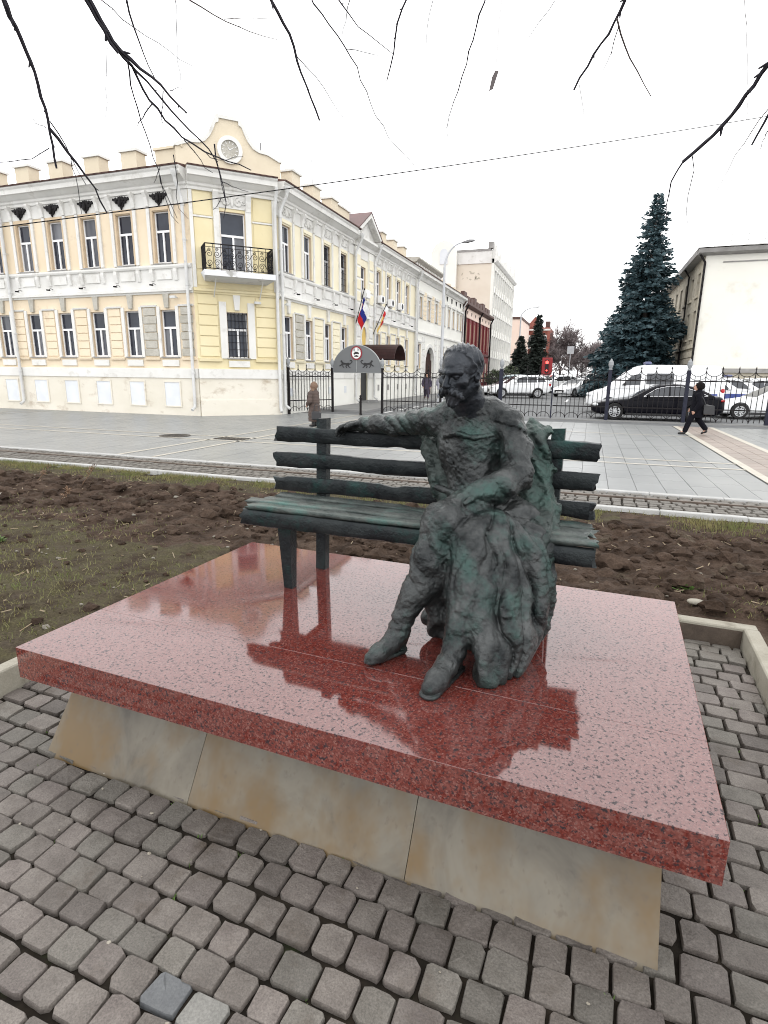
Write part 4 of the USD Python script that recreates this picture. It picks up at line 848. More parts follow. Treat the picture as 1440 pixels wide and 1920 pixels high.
for u in (9, 11.2, 13.3, 15.3): FD.box('parapet_post', (u-.35, -.6, 9.06), (u+.35, -.15, 9.62), 'tan_stucco')
for u, r_ in ((-.6, 0),): FD.box('roof_lantern', (u, -4.2, 9.2), (u+1.6, -2.6, 10.9), 'tan_stucco')
for u in (.1, 8.0, LD-.1):
    m_ = FD.mb(); m_.tube([(u, .45, 8.7), (u, .14, 8.2), (u, .14, .3)], .06, 8); arch.part('downpipe', m_, 'pipe_grey')
m_ = FD.mb(); m_.box((ua-1.35, -.27, -.1), (ua+1.35, -.2, 3.86)); g_ = arch.part('gate', m_, 'iron_black')
m_ = FD.mb()
for k in range(9): m_.box((ua-1.3+k*.32, -.2, 0), (ua-1.3+k*.32+.05, -.15, 3.4))
arch.part('gate_bars', m_, 'roof_brown', g_)
m_ = FD.mb()
for (u, z, r_) in ((-1.2, 10.9, .9), (2.8, 10.3, 1.1)): m_.prism(Polygon([(u-r_, z-.9)] + [(u+r_*math.cos(x), z+r_*.9*math.sin(x)) for x in np.linspace(math.pi, 0, 12)] + [(u+r_, z-.9)]), -3.4, -3.0)
arch.part('round_gables', m_, 'ivory_wall', kind='stuff')
FD.box('house_body', (0, -8, -.2), (LD, -.29, 8.4), 'ivory_wall')
m_ = MB(); m_.add([[-12.6, 41.6, 9.1], [-12.6, 57.8, 9.1], [-17, 57.8, 9.9], [-17, 41.6, 9.9]], [[0, 1, 2, 3]]); arch.part('roof', m_, 'roof_brown')

# dark red house
red = Thing('red_house', 'dark red two storey house with pale frieze next to the arch building', 'building', loc=(-12.4, 58, 0))
FR = Facade(red, (-12.38, 57.9, 0), (0, 1, 0), (1, 0, 0)); LR = 16.0
us = [1.6+2.15*i for i in range(7)]
wall(FR, 0, LR, -.2, 7.4, [rect(u-.45, u+.45, 4.6, 7.0) for u in us] + [rect(u-.45, u+.45, 1.0, 3.2) for u in us], 'red_house', .3)
for u in us:
    window(FR, u, .9, 4.6, 7.0); FR.box('pilaster', (u-1.12, 0, 4.3), (u-.75, .16, 7.38), 'red_house'); window(FR, u, .9, 1.0, 3.2)
    m_ = FR.mb(); m_.prism([(u-.2, 8.0), (u+.2, 8.0), (u, 7.7)], .102, .14); red.part('iron_ornament', m_, 'iron_black')
FR.box('frieze', (-.05, -.2, 7.402), (LR, .10, 8.3), 'pink_wall'); FR.profile('cornice', [(-.2, 8.302), (.25, 8.302), (.5, 8.5), (.5, 8.72), (-.2, 8.8)], -.1, LR+.1, 'roof_brown'); FR.profile('string_course', [(0, 3.9), (.12, 3.95), (.12, 4.15), (0, 4.2)], 0, LR, 'roof_red')
for k in range(9): FR.box('parapet_merlon', (.2+k*1.75, -.4, 8.81), (1.5+k*1.75, 0, 9.5+.25*(k % 3 == 0)), 'roof_brown')
for u in (.3, 8.2, 15.6):
    m_ = FR.mb(); m_.tube([(u, .5, 8.5), (u, .2, 7.9), (u, .2, .3)], .09, 8); red.part('downpipe', m_, 'iron_black')
FR.box('house_body', (0, -9, -.2), (LR, -.31, 8.7), 'red_house')

# tall white building
tall = Thing('tall_building', 'tall pale building with blank beige end wall rising over the red house', 'building', loc=(-12.4, 75, 0))
FT = Facade(tall, (-12.44, 75.0, 0), (0, 1, 0), (1, 0, 0)); LT = 20.0; HT = 16.6
tw = [1.4+1.72*i for i in range(11)]; rows_ = [2.2, 4.9, 7.5, 10.1, 12.7]
wall(FT, 0, LT, 0, 15.2, [rect(u-.36, u+.36, z, z+1.7) for u in tw for z in rows_], 'ivory_wall', .3)
for u in tw:
    for z in rows_:
        m_ = FT.mb(); m_.box((u-.36, -.2, z), (u+.36, -.14, z+1.7)); m_.box((u-.03, -.14, z), (u+.03, -.12, z+1.7)); p = tall.part('window', m_, 'glass_dark')
        g = FT.mb(); g.box((u-.5, 0, z+1.72), (u+.5, .12, z+1.85)); tall.part('hood', g, 'white_stucco', p)
for u in [.5+1.72*i for i in range(12)]: FT.box('pilaster', (u-.12, 0, 1.6), (u+.12, .10, 15.0), 'white_stucco')
FT.profile('cornice', [(0, 15.2), (.15, 15.25), (.4, 15.5), (.4, 15.7), (0, 15.7)], 0, LT, 'white_stucco')
for u, w_, h in ((1.0, 1.0, 2.2), (4.4, .9, 1.9), (9.5, 1.6, 1.7), (14.0, .9, 1.8), (18.5, 1.2, 2.2)): FT.prism('gable', [(u-w_, 15.7), (u+w_, 15.7), (u+w_*.9, 15.7+h*.5), (u+w_*.3, 15.7+h*.8), (u, 15.7+h), (u-w_*.3, 15.7+h*.8), (u-w_*.9, 15.7+h*.5)], -.3, .1, 'white_stucco')
FT.box('parapet', (0, -.3, 15.7), (LT, 0, 16.3), 'white_stucco')
m_ = MB(); m_.box((-19.0, 75.0, 0), (-12.745, 95, 15.2)); tall.part('end_wall', m_, 'beige_wall')
m_ = MB(); m_.box((-19.1, 74.9, 15.2), (-12.74, 95, 16.6)); tall.part('parapet', m_, 'white_stucco'); m_ = MB(); m_.box((-19.1, 74.85, 16.601), (-12.9, 95, 16.85)); tall.part('roof_edge', m_, 'roof_grey'); m_ = MB(); m_.box((-13.2, 74.8, 16.86), (-12.6, 75.5, 17.6)); tall.part('chimney', m_, 'roof_grey')
m_ = MB(); m_.prism(Polygon([(-20.2, 10)] + [(-18.6+1.6*math.cos(x), 16.3+1.6*math.sin(x)) for x in np.linspace(math.pi, 0, 14)] + [(-17, 10)]), 74.2, 74.7); tall.part('round_gable', m_, 'ivory_wall'); m_ = MB(); m_.prism(Polygon([(-19.1, 15.2)] + [(-18.6+.5*math.cos(x), 16.4+.6*math.sin(x)) for x in np.linspace(math.pi, 0, 10)] + [(-18.1, 15.2)]), 74.15, 74.19); tall.part('round_window', m_, 'panel_white')
for k in range(11):
    m_ = MB(); x, z = RNG.uniform(-16.6, -14.2), 14.4 - RNG.uniform(0, 1.0); m_.hull([(x+RNG.normal(0, .16), 74.985, z+RNG.normal(0, .09)) for _ in range(6)] + [(x, 75.02, z)]); tall.part('bare_plaster_patch', m_, 'stone_side')

# pink block and red brick block further on
pink = Thing('pink_building', 'plain pink block far down the street beside the tall building', 'building', loc=(-12, 104, 0))
m_ = MB(); m_.box((-20, 104, 0), (-12.1, 118, 11.2)); pink.part('wall', m_, 'pink_wall'); m_ = MB(); m_.box((-20.1, 103.9, 11.2), (-12, 118, 11.6)); pink.part('roof', m_, 'roof_brown')
brick = Thing('brick_building', 'far red brick building with arched white windows and gable', 'building', loc=(-11, 120, 0))
FK = Facade(brick, (-17.5, 119.5, 0), (1, 0, 0), (0, -1, 0))
m_ = FK.mb(); m_.box((0, -12, 0), (9.2, 0, 11.0)); brick.part('wall', m_, 'red_brick')
m_ = FK.mb(); m_.prism([(4.6, 11), (8.0, 11), (6.3, 13.0)], -1, .1); brick.part('gable', m_, 'red_brick'); FK.box('cornice', (0, 0, 10.4), (9.3, .25, 10.7), 'white_stucco')
for u in (1.5, 3.4, 5.2, 7.0, 8.4):
    for z in (3.0, 7.0):
        m_ = FK.mb(); m_.prism(Polygon([(u-.6, z), (u+.6, z)] + [(u+.6*math.cos(x), z+2.0+.6*math.sin(x)) for x in np.linspace(0, math.pi, 8)]), 0, .08); p = brick.part('window', m_, 'white_stucco')
        g = FK.mb(); g.box((u-.38, .081, z+.15), (u+.38, .1, z+2.1)); brick.part('pane', g, 'glass_curtain', p)
for u in (2.4, 6.2, 9.0): FK.box('pilaster', (u-.25, 0, 0), (u+.25, .2, 10.4), 'red_brick')
FK.box('chimney', (8.2, -2, 11), (9.1, -1.2, 12.2), 'roof_brown'); FK.box('chimney', (.8, -2, 11), (3.5, -1.2, 12), 'roof_brown')
low = Thing('annex', 'low cream annex between the red house and the pink block', 'building', loc=(-11, 97, 0))
m_ = MB(); m_.box((-14, 96, 0), (-9.6, 103, 3.4)); low.part('wall', m_, 'cream_wall'); m_ = MB(); m_.hull([(-14, 95.8, 3.41), (-9.4, 95.8, 3.41), (-14, 103, 3.41), (-9.4, 103, 3.41), (-12, 96.5, 4.4), (-12, 103, 4.4)]); low.part('roof', m_, 'roof_grey')

# large plain building on the right
right = Thing('plain_building', 'large cream building with blank end wall and grey stone side on the right', 'building', loc=(6, 42, 0))
EZ = 9.15
m_ = MB(); m_.box((6.05, 42, -.2), (36, 42.3, EZ)); right.part('end_wall', m_, 'cream_wall'); m_ = MB(); m_.box((6.5, 42.301, 0), (36, 72, EZ)); right.part('house_body', m_, 'cream_wall')
FS = Facade(right, (6.05, 42.3, 0), (0, 1, 0), (-1, 0, 0)); sw = [1.6+2.6*i for i in range(11)]
wall(FS, 0, 30, -.2, EZ, [rect(u-.55, u+.55, z, z+h) for u in sw for z, h in ((1.6, 1.6), (4.3, 1.7), (6.9, 1.4))], 'stone_side', .4)
for u in sw:
    for z, h in ((1.6, 1.6), (4.3, 1.7), (6.9, 1.4)):
        m_ = FS.mb(); m_.box((u-.55, -.3, z), (u+.55, -.22, z+h)); m_.box((u-.04, -.22, z), (u+.04, -.2, z+h)); m_.box((u-.55, -.22, z+h*.6), (u-.04, -.2, z+h*.6+.06)); m_.box((u+.04, -.22, z+h*.6), (u+.55, -.2, z+h*.6+.06)); p = right.part('window', m_, 'glass_dark'); g = FS.mb(); g.box((u-.7, .0, z-.15), (u+.7, .1, z-.01)); right.part('sill', g, 'stone_side', p)
for k in range(8): FS.box('stone_course', (0, 0, .1+k*.42), (30, .05+.015*(k % 2), .1+k*.42+.37), 'stone_side')
FS.box('string_course', (0, 0, 3.6), (30, .12, 3.85), 'stone_side')
m_ = MB(); m_.prism([(-.45, EZ), (.0, EZ-.12), (0, EZ+.28), (-.55, EZ+.22)], 6.05-.5, 36, axes=(1, 2, 0)); e_ = MB(); e_.v = [v_ + [0, 42, 0] for v_ in m_.v]; e_.f = m_.f; right.part('eaves', e_, 'roof_grey')
m_ = MB(); m_.box((5.5, 42.0, EZ-.05), (6.05, 72.5, EZ+.28)); right.part('side_eaves', m_, 'roof_grey')
m_ = MB(); m_.hull([(5.5, 41.5, EZ+.285), (37, 41.5, EZ+.285), (5.5, 73, EZ+.285), (37, 73, EZ+.285), (14, 50, EZ+2.0), (30, 50, EZ+2.0), (14, 66, EZ+2.0), (30, 66, EZ+2.0)]); right.part('roof', m_, 'roof_grey')
m_ = MB(); m_.box((7.0, 41.95, EZ-.55), (36, 42.0, EZ-.49)); right.part('fascia_line', m_, 'roof_grey')
for (x, y, w_) in ((6.0, 41.93, .07), (5.93, 47.6, .06)):
    m_ = MB(); m_.tube([(x-.35, y-.1, EZ+.0), (x, y, EZ-.5), (x, y, .25)], w_, 8); right.part('downpipe', m_, 'iron_black')
m_ = MB()
for k in range(30): x = 6.6+k*.9; m_.tube([(x, 43.2, EZ+.6), (x, 43.2, EZ+1.25)], .02, 4)
for z in (.9, 1.25): m_.tube([(6.6, 43.2, EZ+z), (33, 43.2, EZ+z)], .02, 4)
right.part('roof_railing', m_, 'pipe_grey')
shed = Thing('shed', 'low dark flat roofed shed against the blank cream wall', 'shed', loc=(9, 41, 0)); m_ = MB(); m_.box((6.4, 40.2, 0), (14, 41.9, 2.05)); shed.part('wall', m_, 'stone_side'); m_ = MB(); m_.box((6.3, 40.1, 2.051), (14.1, 41.9, 2.3)); shed.part('roof', m_, 'roof_grey')
# ------------------------------------------------------------------ fence and gate
FY = 24.4
def fence_post(t, x, h=1.98, r=.045, knob=True, mat='iron_black'):
    m_ = MB(); m_.box((x-r, FY-r, 0), (x+r, FY+r, h)); p = t.part('post', m_, mat)
    if knob:
        g = MB(); g.lathe([(.03, 0), (.07, .02), (.07, .05), (.035, .07), (.06, .10), (.095, .20), (.085, .32), (.05, .36), (.02, .42), (0, .44)], (x, FY, h), 2, 10); t.part('finial', g, 'finial_grey', p)
def fence_run(t, x0, x1, pitch=.178, A=None, B=None):
    A = np.array([x0, FY, 0.]) if A is None else np.array(A, float); B = np.array([x1, FY, 0.]) if B is None else np.array(B, float)
    Ln = np.linalg.norm(B-A); U = (B-A)/Ln; W = np.array([-U[1], U[0], 0]); fm = lambda: MB(A, U, W)
    n = max(3, int(round(Ln/pitch/3))*3); pt = Ln/n
    for z, r in ((1.60, .02), (.57, .02)):
        m_ = fm(); m_.box((0, -r, z-r), (Ln, r, z+r)); t.part('rail', m_, 'iron_black')
    for k in range(1, n):
        m_ = fm(); x = k*pt; m_.box((x-.011, -.011, .12), (x+.011, .011, 2.06 if k % 3 == 0 else 1.80))
        if k % 3 == 0: m_.hull([(x-.03, 0, 2.05), (x+.03, 0, 2.05), (x, -.012, 2.02), (x, .012, 2.02), (x, 0, 2.15)])
        t.part('bar', m_, 'iron_black')
    for k in range(0, n-2, 3):
        a = k*pt; b_ = a + 3*pt; tt = np.linspace(0, math.pi, 9); arc = lambda z, h: [((a+b_)/2 - (b_-a)/2*math.cos(q_), 0, z + h*math.sin(q_)) for q_ in tt]
        m_ = fm(); m_.tube(arc(1.99, -.21), .012, 4); m_.tube(arc(1.80, -.17), .010, 4); t.part('upper_scallop', m_, 'iron_black')
        m_ = fm(); m_.tube(arc(.10, .22), .012, 4); t.part('lower_scallop', m_, 'iron_black')
gl = Thing('fence', 'short black iron fence panel between the corner building and the arched gate', 'fence', loc=(-12.4, FY, 0))
FY = 22.25; fence_post(gl, -12.27); FY = 24.4; fence_post(gl, -11.18); fence_run(gl, 0, 0, .16, (-12.25, 22.32, 0), (-11.20, 24.33, 0))
fr = Thing('fence', 'long black wrought iron fence with scalloped top before the car park', 'fence', loc=(-8.7, FY, 0))
xs_ = [-8.74, -6.06, -3.50, -1.42, .70, 3.45, 6.2, 9.0]
for i, x in enumerate(xs_): fence_post(fr, x, 1.98 if i != 3 else 1.9, .045 if i in (0, 1) else (.025 if i == 3 else (.075 if i == 2 else .065)), i != 3, 'iron_black' if i < 2 else 'iron_blue')
for a, b in zip(xs_[:-1], xs_[1:]): fence_run(fr, a+.05, b-.05)
m_ = MB(); m_.box((-2.0, FY-.12, -.05), (9, FY+.12, .06)); fr.part('footing', m_, 'sidewalk')
# arched sign over the pedestrian gate
gate = Thing('gate_arch', 'grey half round sign over the gateway, red round emblem and two running leopards', 'gate sign', loc=(-9.97, FY, 1.8))
gx, gzz = -9.97, 1.80; R_ = 1.20; a = np.linspace(0, math.pi, 33)
m_ = MB(); m_.prism([(gx+R_*math.cos(q_), gzz+R_*.98*math.sin(q_)) for q_ in a], FY-.03, FY+.03); gate.part('board', m_, 'sign_grey')
m_ = MB(); m_.tube([(gx+R_*math.cos(q_), FY, gzz+R_*.98*math.sin(q_)) for q_ in a], .03, 6); m_.tube([(gx-R_, FY, gzz), (gx+R_, FY, gzz)], .03, 6); gate.part('rim', m_, 'sign_light')
m_ = MB(); m_.box((gx-.012, FY-.04, gzz+.02), (gx+.012, FY-.0305, gzz+.62)); gate.part('seam', m_, 'sign_light')
ez = gzz+.84
m_ = MB(); m_.prism(Polygon([(gx+.275*math.cos(q_), ez+.30*math.sin(q_)) for q_ in np.linspace(0, 2*math.pi, 40)[:-1]]), FY-.055, FY-.0305); em = gate.part('emblem', m_, 'emblem_red')
disc = Polygon([(gx+.215*math.cos(q_), ez+.24*math.sin(q_)) for q_ in np.linspace(0, 2*math.pi, 40)[:-1]])
mount = unary_union([Polygon([(gx-.22, ez-.04), (gx-.14, ez+.10), (gx-.09, ez+.03), (gx, ez+.20), (gx+.08, ez+.05), (gx+.14, ez+.12), (gx+.22, ez-.04)]), Point(gx, ez+.17).buffer(.05)])
cat_ = unary_union([Polygon([(gx-.13, ez-.02), (gx-.05, ez+.05), (gx+.05, ez+.04), (gx+.13, ez-.0), (gx+.10, ez-.05), (gx+.06, ez-.03), (gx-.05, ez-.04), (gx-.10, ez-.07)]), Polygon([(gx-.11, ez-.13), (gx, ez-.09), (gx+.11, ez-.13), (gx+.08, ez-.16), (gx-.08, ez-.16)])])
m_ = MB(); m_.prism(disc.difference(cat_.buffer(.008)), FY-.060, FY-.0555); gate.part('emblem_field', m_, 'emblem_white', em)
m_ = MB(); m_.prism(cat_, FY-.064, FY-.0555); gate.part('emblem_figure', m_, 'trim_black', em)
m_ = MB(); m_.prism(disc.difference(mount).intersection(rect(gx-.3, gx+.3, ez+.02, ez+.4)).buffer(-.012), FY-.0635, FY-.0602); gate.part('emblem_sky', m_, 'sign_light', em)
def beast(cx_, cz_, s, flip):
    body = [(-.42, .10), (-.30, .16), (-.10, .13), (.08, .15), (.20, .22), (.24, .32), (.32, .35), (.38, .28), (.36, .22), (.30, .19), (.28, .08), (.40, -.02), (.50, -.08), (.46, -.12), (.34, -.08), (.20, 0), (.06, .01), (-.10, 0), (-.20, -.06), (-.30, -.16), (-.42, -.24), (-.46, -.20), (-.36, -.12), (-.30, 0), (-.44, .02)]
    tail = [(-.40, .10), (-.52, .16), (-.56, .26), (-.50, .32), (-.44, .28), (-.40, .30), (-.46, .37), (-.58, .34), (-.63, .24), (-.56, .12), (-.42, .04)]
    leg2 = [(.14, .05), (.16, -.10), (.06, -.20), (.10, -.23), (.22, -.12), (.22, .04)]; leg3 = [(-.22, .02), (-.12, -.10), (-.18, -.24), (-.10, -.24), (-.04, -.10), (-.12, .03)]
    U_ = unary_union([Polygon(q_).buffer(0) for q_ in (body, tail, leg2, leg3)])
    from shapely import affinity
    U_ = affinity.scale(U_, s*flip, s, origin=(0, 0)); return affinity.translate(U_, cx_, cz_)
for fl in (-1, 1):
    m_ = MB(); m_.prism(beast(gx - fl*.56, gzz+.33, .58, -fl), FY-.045, FY-.0305); gate.part('leopard', m_, 'trim_black')
lead = [MB(), MB()]
bol = Thing('bollard', 'single short black iron bollard in front of the gateway', 'bollard', loc=(-9.32, 23.25, 0), world=False)
m_ = MB(); m_.lathe([(0, 0), (.07, 0), (.07, .04), (.05, .06), (.05, .66), (.065, .68), (.065, .71), (.03, .73), (.055, .78), (.04, .83), (0, .85)], k=12); bol.part('post', m_, 'iron_black')
# flags on the entrance bay
def flag(loc, tip, stripes, lab, drop):
    t = Thing('flag', lab, 'flag', loc=loc); A, B = np.array(loc, float), np.array(tip, float)
    m_ = MB(); m_.tube([A, B], .022, 6); m_.ball(B, .05, 1); t.part('pole', m_, 'iron_black')
    d = (B-A); L = np.linalg.norm(d); d /= L; n = len(stripes)
    for i, mat in enumerate(stripes):
        V = []; NU, NV = 12, 4
        for u in range(NU+1):
            for v_ in range(NV+1):
                s = (i + v_/NV)/n                      # along the hoist, from the tip down
                hp = B - d*(.05 + s*1.0*L*.52); f = u/NU*drop
                q_ = hp + np.array([.10*math.sin(f*7+i*.4)+.20*f*(1-s), .10*math.sin(f*9+1)+.30*f*(1-s)*.6, -f*(1.0+.1*s)]); V.append(q_)
        F = [[a*(NV+1)+b, a*(NV+1)+b+1, (a+1)*(NV+1)+b+1, (a+1)*(NV+1)+b] for a in range(NU) for b in range(NV)]
        V = np.array(V); F = np.array(F); V2 = V + np.array([.006, -.006, 0]); m_ = MB(); m_.add(V, F); m_.add(V2, F[:, ::-1]); t.part('stripe', m_, mat, smooth=True)
flag((-12.3, 29.9, 4.3), (-11.7, 29.7, 6.1), ['flag_white', 'flag_blue', 'flag_red'], 'white blue and red flag hanging over the entrance', 1.05)
flag((-12.3, 32.6, 4.0), (-11.7, 33.2, 5.7), ['flag_white', 'flag_red', 'flag_yellow'], 'white red and yellow flag hanging right of the entrance', .6)
# lamp posts
def lamp(x, y, h, arm, lab, z0=0, r=.09, double=False):
    t = Thing('street_lamp', lab, 'street lamp', loc=(x, y, z0), group=None)
    m_ = MB(); m_.tube([(x, y, z0), (x, y, z0+.9), (x, y, z0+h)], [r*1.25, r, r*.75], 10); m_.box((x-.16, y-.16, z0), (x+.16, y+.16, z0+.35), .02); t.part('pole', m_, 'lamp_post', smooth=40)
    m_ = MB(); P0_ = np.array([x, y, z0+h]); q_ = np.linspace(0, 1, 9)
    c_ = np.stack([x + arm[0]*(1-np.cos(q_*math.pi/2)), y + arm[1]*q_, z0 + h + arm[2]*np.sin(q_*math.pi/2)], 1); m_.tube(c_, np.linspace(r*.7, r*.4, 9), 8); p = t.part('arm', m_, 'lamp_post')
    e = c_[-1]; d = c_[-1]-c_[-2]; d /= np.linalg.norm(d); m_ = MB(); s_ = np.cross(d, [0, 0, 1]); s_ /= np.linalg.norm(s_); u_ = np.cross(s_, d)
    m_.hull([e + d*a_ + s_*b_ + u_*c2 for (a_, b_, c2) in ((-.1, .07, .03), (-.1, -.07, .03), (.1, .14, -.05), (.1, -.14, -.05), (.62, .10, -.02), (.62, -.10, -.02), (.3, 0, .11), (.55, 0, .07))]); t.part('lamp_head', m_, 'lamp_head')
    m_ = MB(); m_.tube([(x, y, z0+h*.72), (x, y, z0+h*.72+.12)], r*1.25, 10); t.part('collar', m_, 'lamp_post')
lamp(-8.21, 33.0, 7.5, (1.0, .1, 1.25), 'tall grey curved arm street lamp before the cream facade', gz(33))
lamp(-9.6, 82, 9.2, (1.9, .2, 1.2), 'slim street lamp by the small spruces down the street', gz(82), .12)
def far_pole(x, y, h, lab):
    t = Thing('pole', lab, 'pole', loc=(x, y, gz(y))); m_ = MB(); m_.tube([(x, y, gz(y)), (x, y, h)], [.1, .07], 8); t.part('post', m_, 'lamp_post')
    return t
# traffic light with a lit red lamp
tl = Thing('traffic_light', 'red lit traffic light on a pole in the middle of the street', 'traffic light', loc=(-4.6, 66, gz(66)))
x, y, z = -4.6, 66.0, gz(66)
m_ = MB(); m_.tube([(x, y, z), (x, y, z+2.0)], .07, 8); tl.part('pole', m_, 'iron_black'); m_ = MB(); m_.box((x-.55, y-.1, z+1.7), (x+.55, y+.1, z+3.5), .05); tl.part('housing', m_, 'signal_red_box')
m_ = MB(); m_.box((x-.17, y-.26, z+1.9), (x+.17, y-.101, z+3.3), .04); tl.part('signal_head', m_, 'trim_black')
m_ = MB(); m_.cyl((x, y-.30, z+3.0), .17, .04, 14, axis=1); tl.part('red_lamp', m_, 'signal_lit'); m_ = MB(); m_.cyl((x, y-.30, z+2.15), .08, .04, 14, axis=1); tl.part('lower_lamp', m_, 'signal_lit')
sg = Thing('road_sign', 'small square road sign on a post beyond the traffic light', 'road sign', loc=(-2.6, 75, gz(75))); m_ = MB(); m_.tube([(-2.6, 75, gz(75)), (-2.6, 75, 5.2)], .05, 6); sg.part('post', m_, 'lamp_post'); m_ = MB(); m_.box((-3.0, 74.9, 4.4), (-2.2, 74.94, 5.3)); sg.part('plate', m_, 'lamp_post')
bar = Thing('barrier', 'raised white barrier pole far down the street', 'barrier', loc=(2.0, 90, gz(90))); m_ = MB(); m_.tube([(1.0, 90, 1.2), (2.6, 90, 5.2)], .1, 6); bar.part('boom', m_, 'paint_white'); m_ = MB(); m_.box((.7, 89.8, gz(90)), (1.3, 90.2, 1.4)); bar.part('cabinet', m_, 'lamp_post')

# ------------------------------------------------------------------ cars
def interp(x, tab): tab = np.asarray(tab, float); return np.interp(x, tab[:, 0], tab[:, 1])
def loft(secs):
    n = len(secs[0]); V = np.vstack(secs); F = []
    for i in range(len(secs)-1):
        for j in range(n): k = (j+1) % n; F.append([i*n+j, i*n+k, (i+1)*n+k, (i+1)*n+j])
    F = np.array(F); F = np.vstack([F[:, [0, 1, 2]], F[:, [0, 2, 3]]]); c0, c1 = len(V), len(V)+1
    V = np.vstack([V, secs[0].mean(0), secs[-1].mean(0)]); m0 = (len(secs)-1)*n
    F = np.vstack([F, [[c0, (j+1) % n, j] for j in range(n)], [[c1, m0+j, m0+(j+1) % n] for j in range(n)]]); return V, F
CARS = {
 'sedan': dict(L=4.9, hw=.915, wb=(.90, 3.85), wr=.335, low=[(0, .34), (.2, .22), (.6, .19), (4.4, .19), (4.75, .26), (4.9, .40)], top=[(0, .56), (.10, .66), (.35, .745), (.9, .83), (1.5, .915), (1.8, .94), (3.6, .98), (4.3, 1.02), (4.78, 1.0), (4.9, .86)], wid=[(0, .60), (.1, .72), (.35, .83), (.9, .90), (1.5, .915), (4.1, .915), (4.6, .85), (4.8, .77), (4.9, .66)],
   roof=[(1.42, .88), (1.75, 1.07), (2.2, 1.32), (2.5, 1.43), (3.0, 1.47), (3.5, 1.44), (3.9, 1.33), (4.25, 1.15), (4.5, 1.02)], rw=.585, side=[[(1.98, .06), (2.12, .40), (2.45, .80), (2.86, .92), (2.86, .06)], [(2.92, .06), (2.92, .92), (3.35, .88), (3.72, .70), (3.72, .06)], [(3.78, .10), (3.78, .66), (4.02, .45), (4.15, .14)]]),
 'suv': dict(L=4.55, hw=.92, wb=(.85, 3.55), wr=.37, low=[(0, .42), (.25, .30), (4.3, .32), (4.55, .50)], top=[(0, .68), (.12, .86), (.5, .98), (1.1, 1.06), (1.5, 1.10), (4.2, 1.16), (4.5, 1.12), (4.55, .9)], wid=[(0, .66), (.15, .80), (.5, .89), (1.2, .92), (4.0, .92), (4.45, .86), (4.55, .76)],
   roof=[(1.15, 1.02), (1.5, 1.28), (1.95, 1.60), (2.3, 1.70), (3.4, 1.71), (4.0, 1.66), (4.3, 1.45), (4.48, 1.15)], rw=.66, side=[[(1.75, .06), (1.95, .50), (2.2, .82), (2.7, .90), (2.7, .06)], [(2.76, .06), (2.76, .90), (3.45, .90), (3.45, .06)], [(3.52, .10), (3.52, .88), (3.95, .80), (4.15, .14)]]),
 'van': dict(L=5.9, hw=1.02, wb=(1.05, 4.55), wr=.36, low=[(0, .38), (.25, .28), (5.7, .32), (5.9, .45)], top=[(0, .72), (.1, .92), (.5, 1.10), (1.0, 1.22), (1.3, 1.28), (5.7, 1.28), (5.88, 1.25), (5.9, 1.0)], wid=[(0, .74), (.15, .88), (.5, .97), (1.0, 1.02), (5.6, 1.02), (5.85, 1.0), (5.9, .92)],
   roof=[(.75, 1.15), (1.2, 1.55), (1.75, 2.0), (2.1, 2.2), (2.5, 2.27), (5.3, 2.27), (5.75, 2.2), (5.88, 1.3)], rw=.86, side=[[(1.55, .08), (1.75, .42), (1.95, .66), (2.35, .68), (2.35, .08)], [(2.6, .12), (2.6, .68), (3.75, .68), (3.75, .12)]]),
}
import manifold3d as m3
def man(V, F): return m3.Manifold(m3.Mesh(vert_properties=np.asarray(V, np.float32), tri_verts=np.asarray(F, np.uint32)))
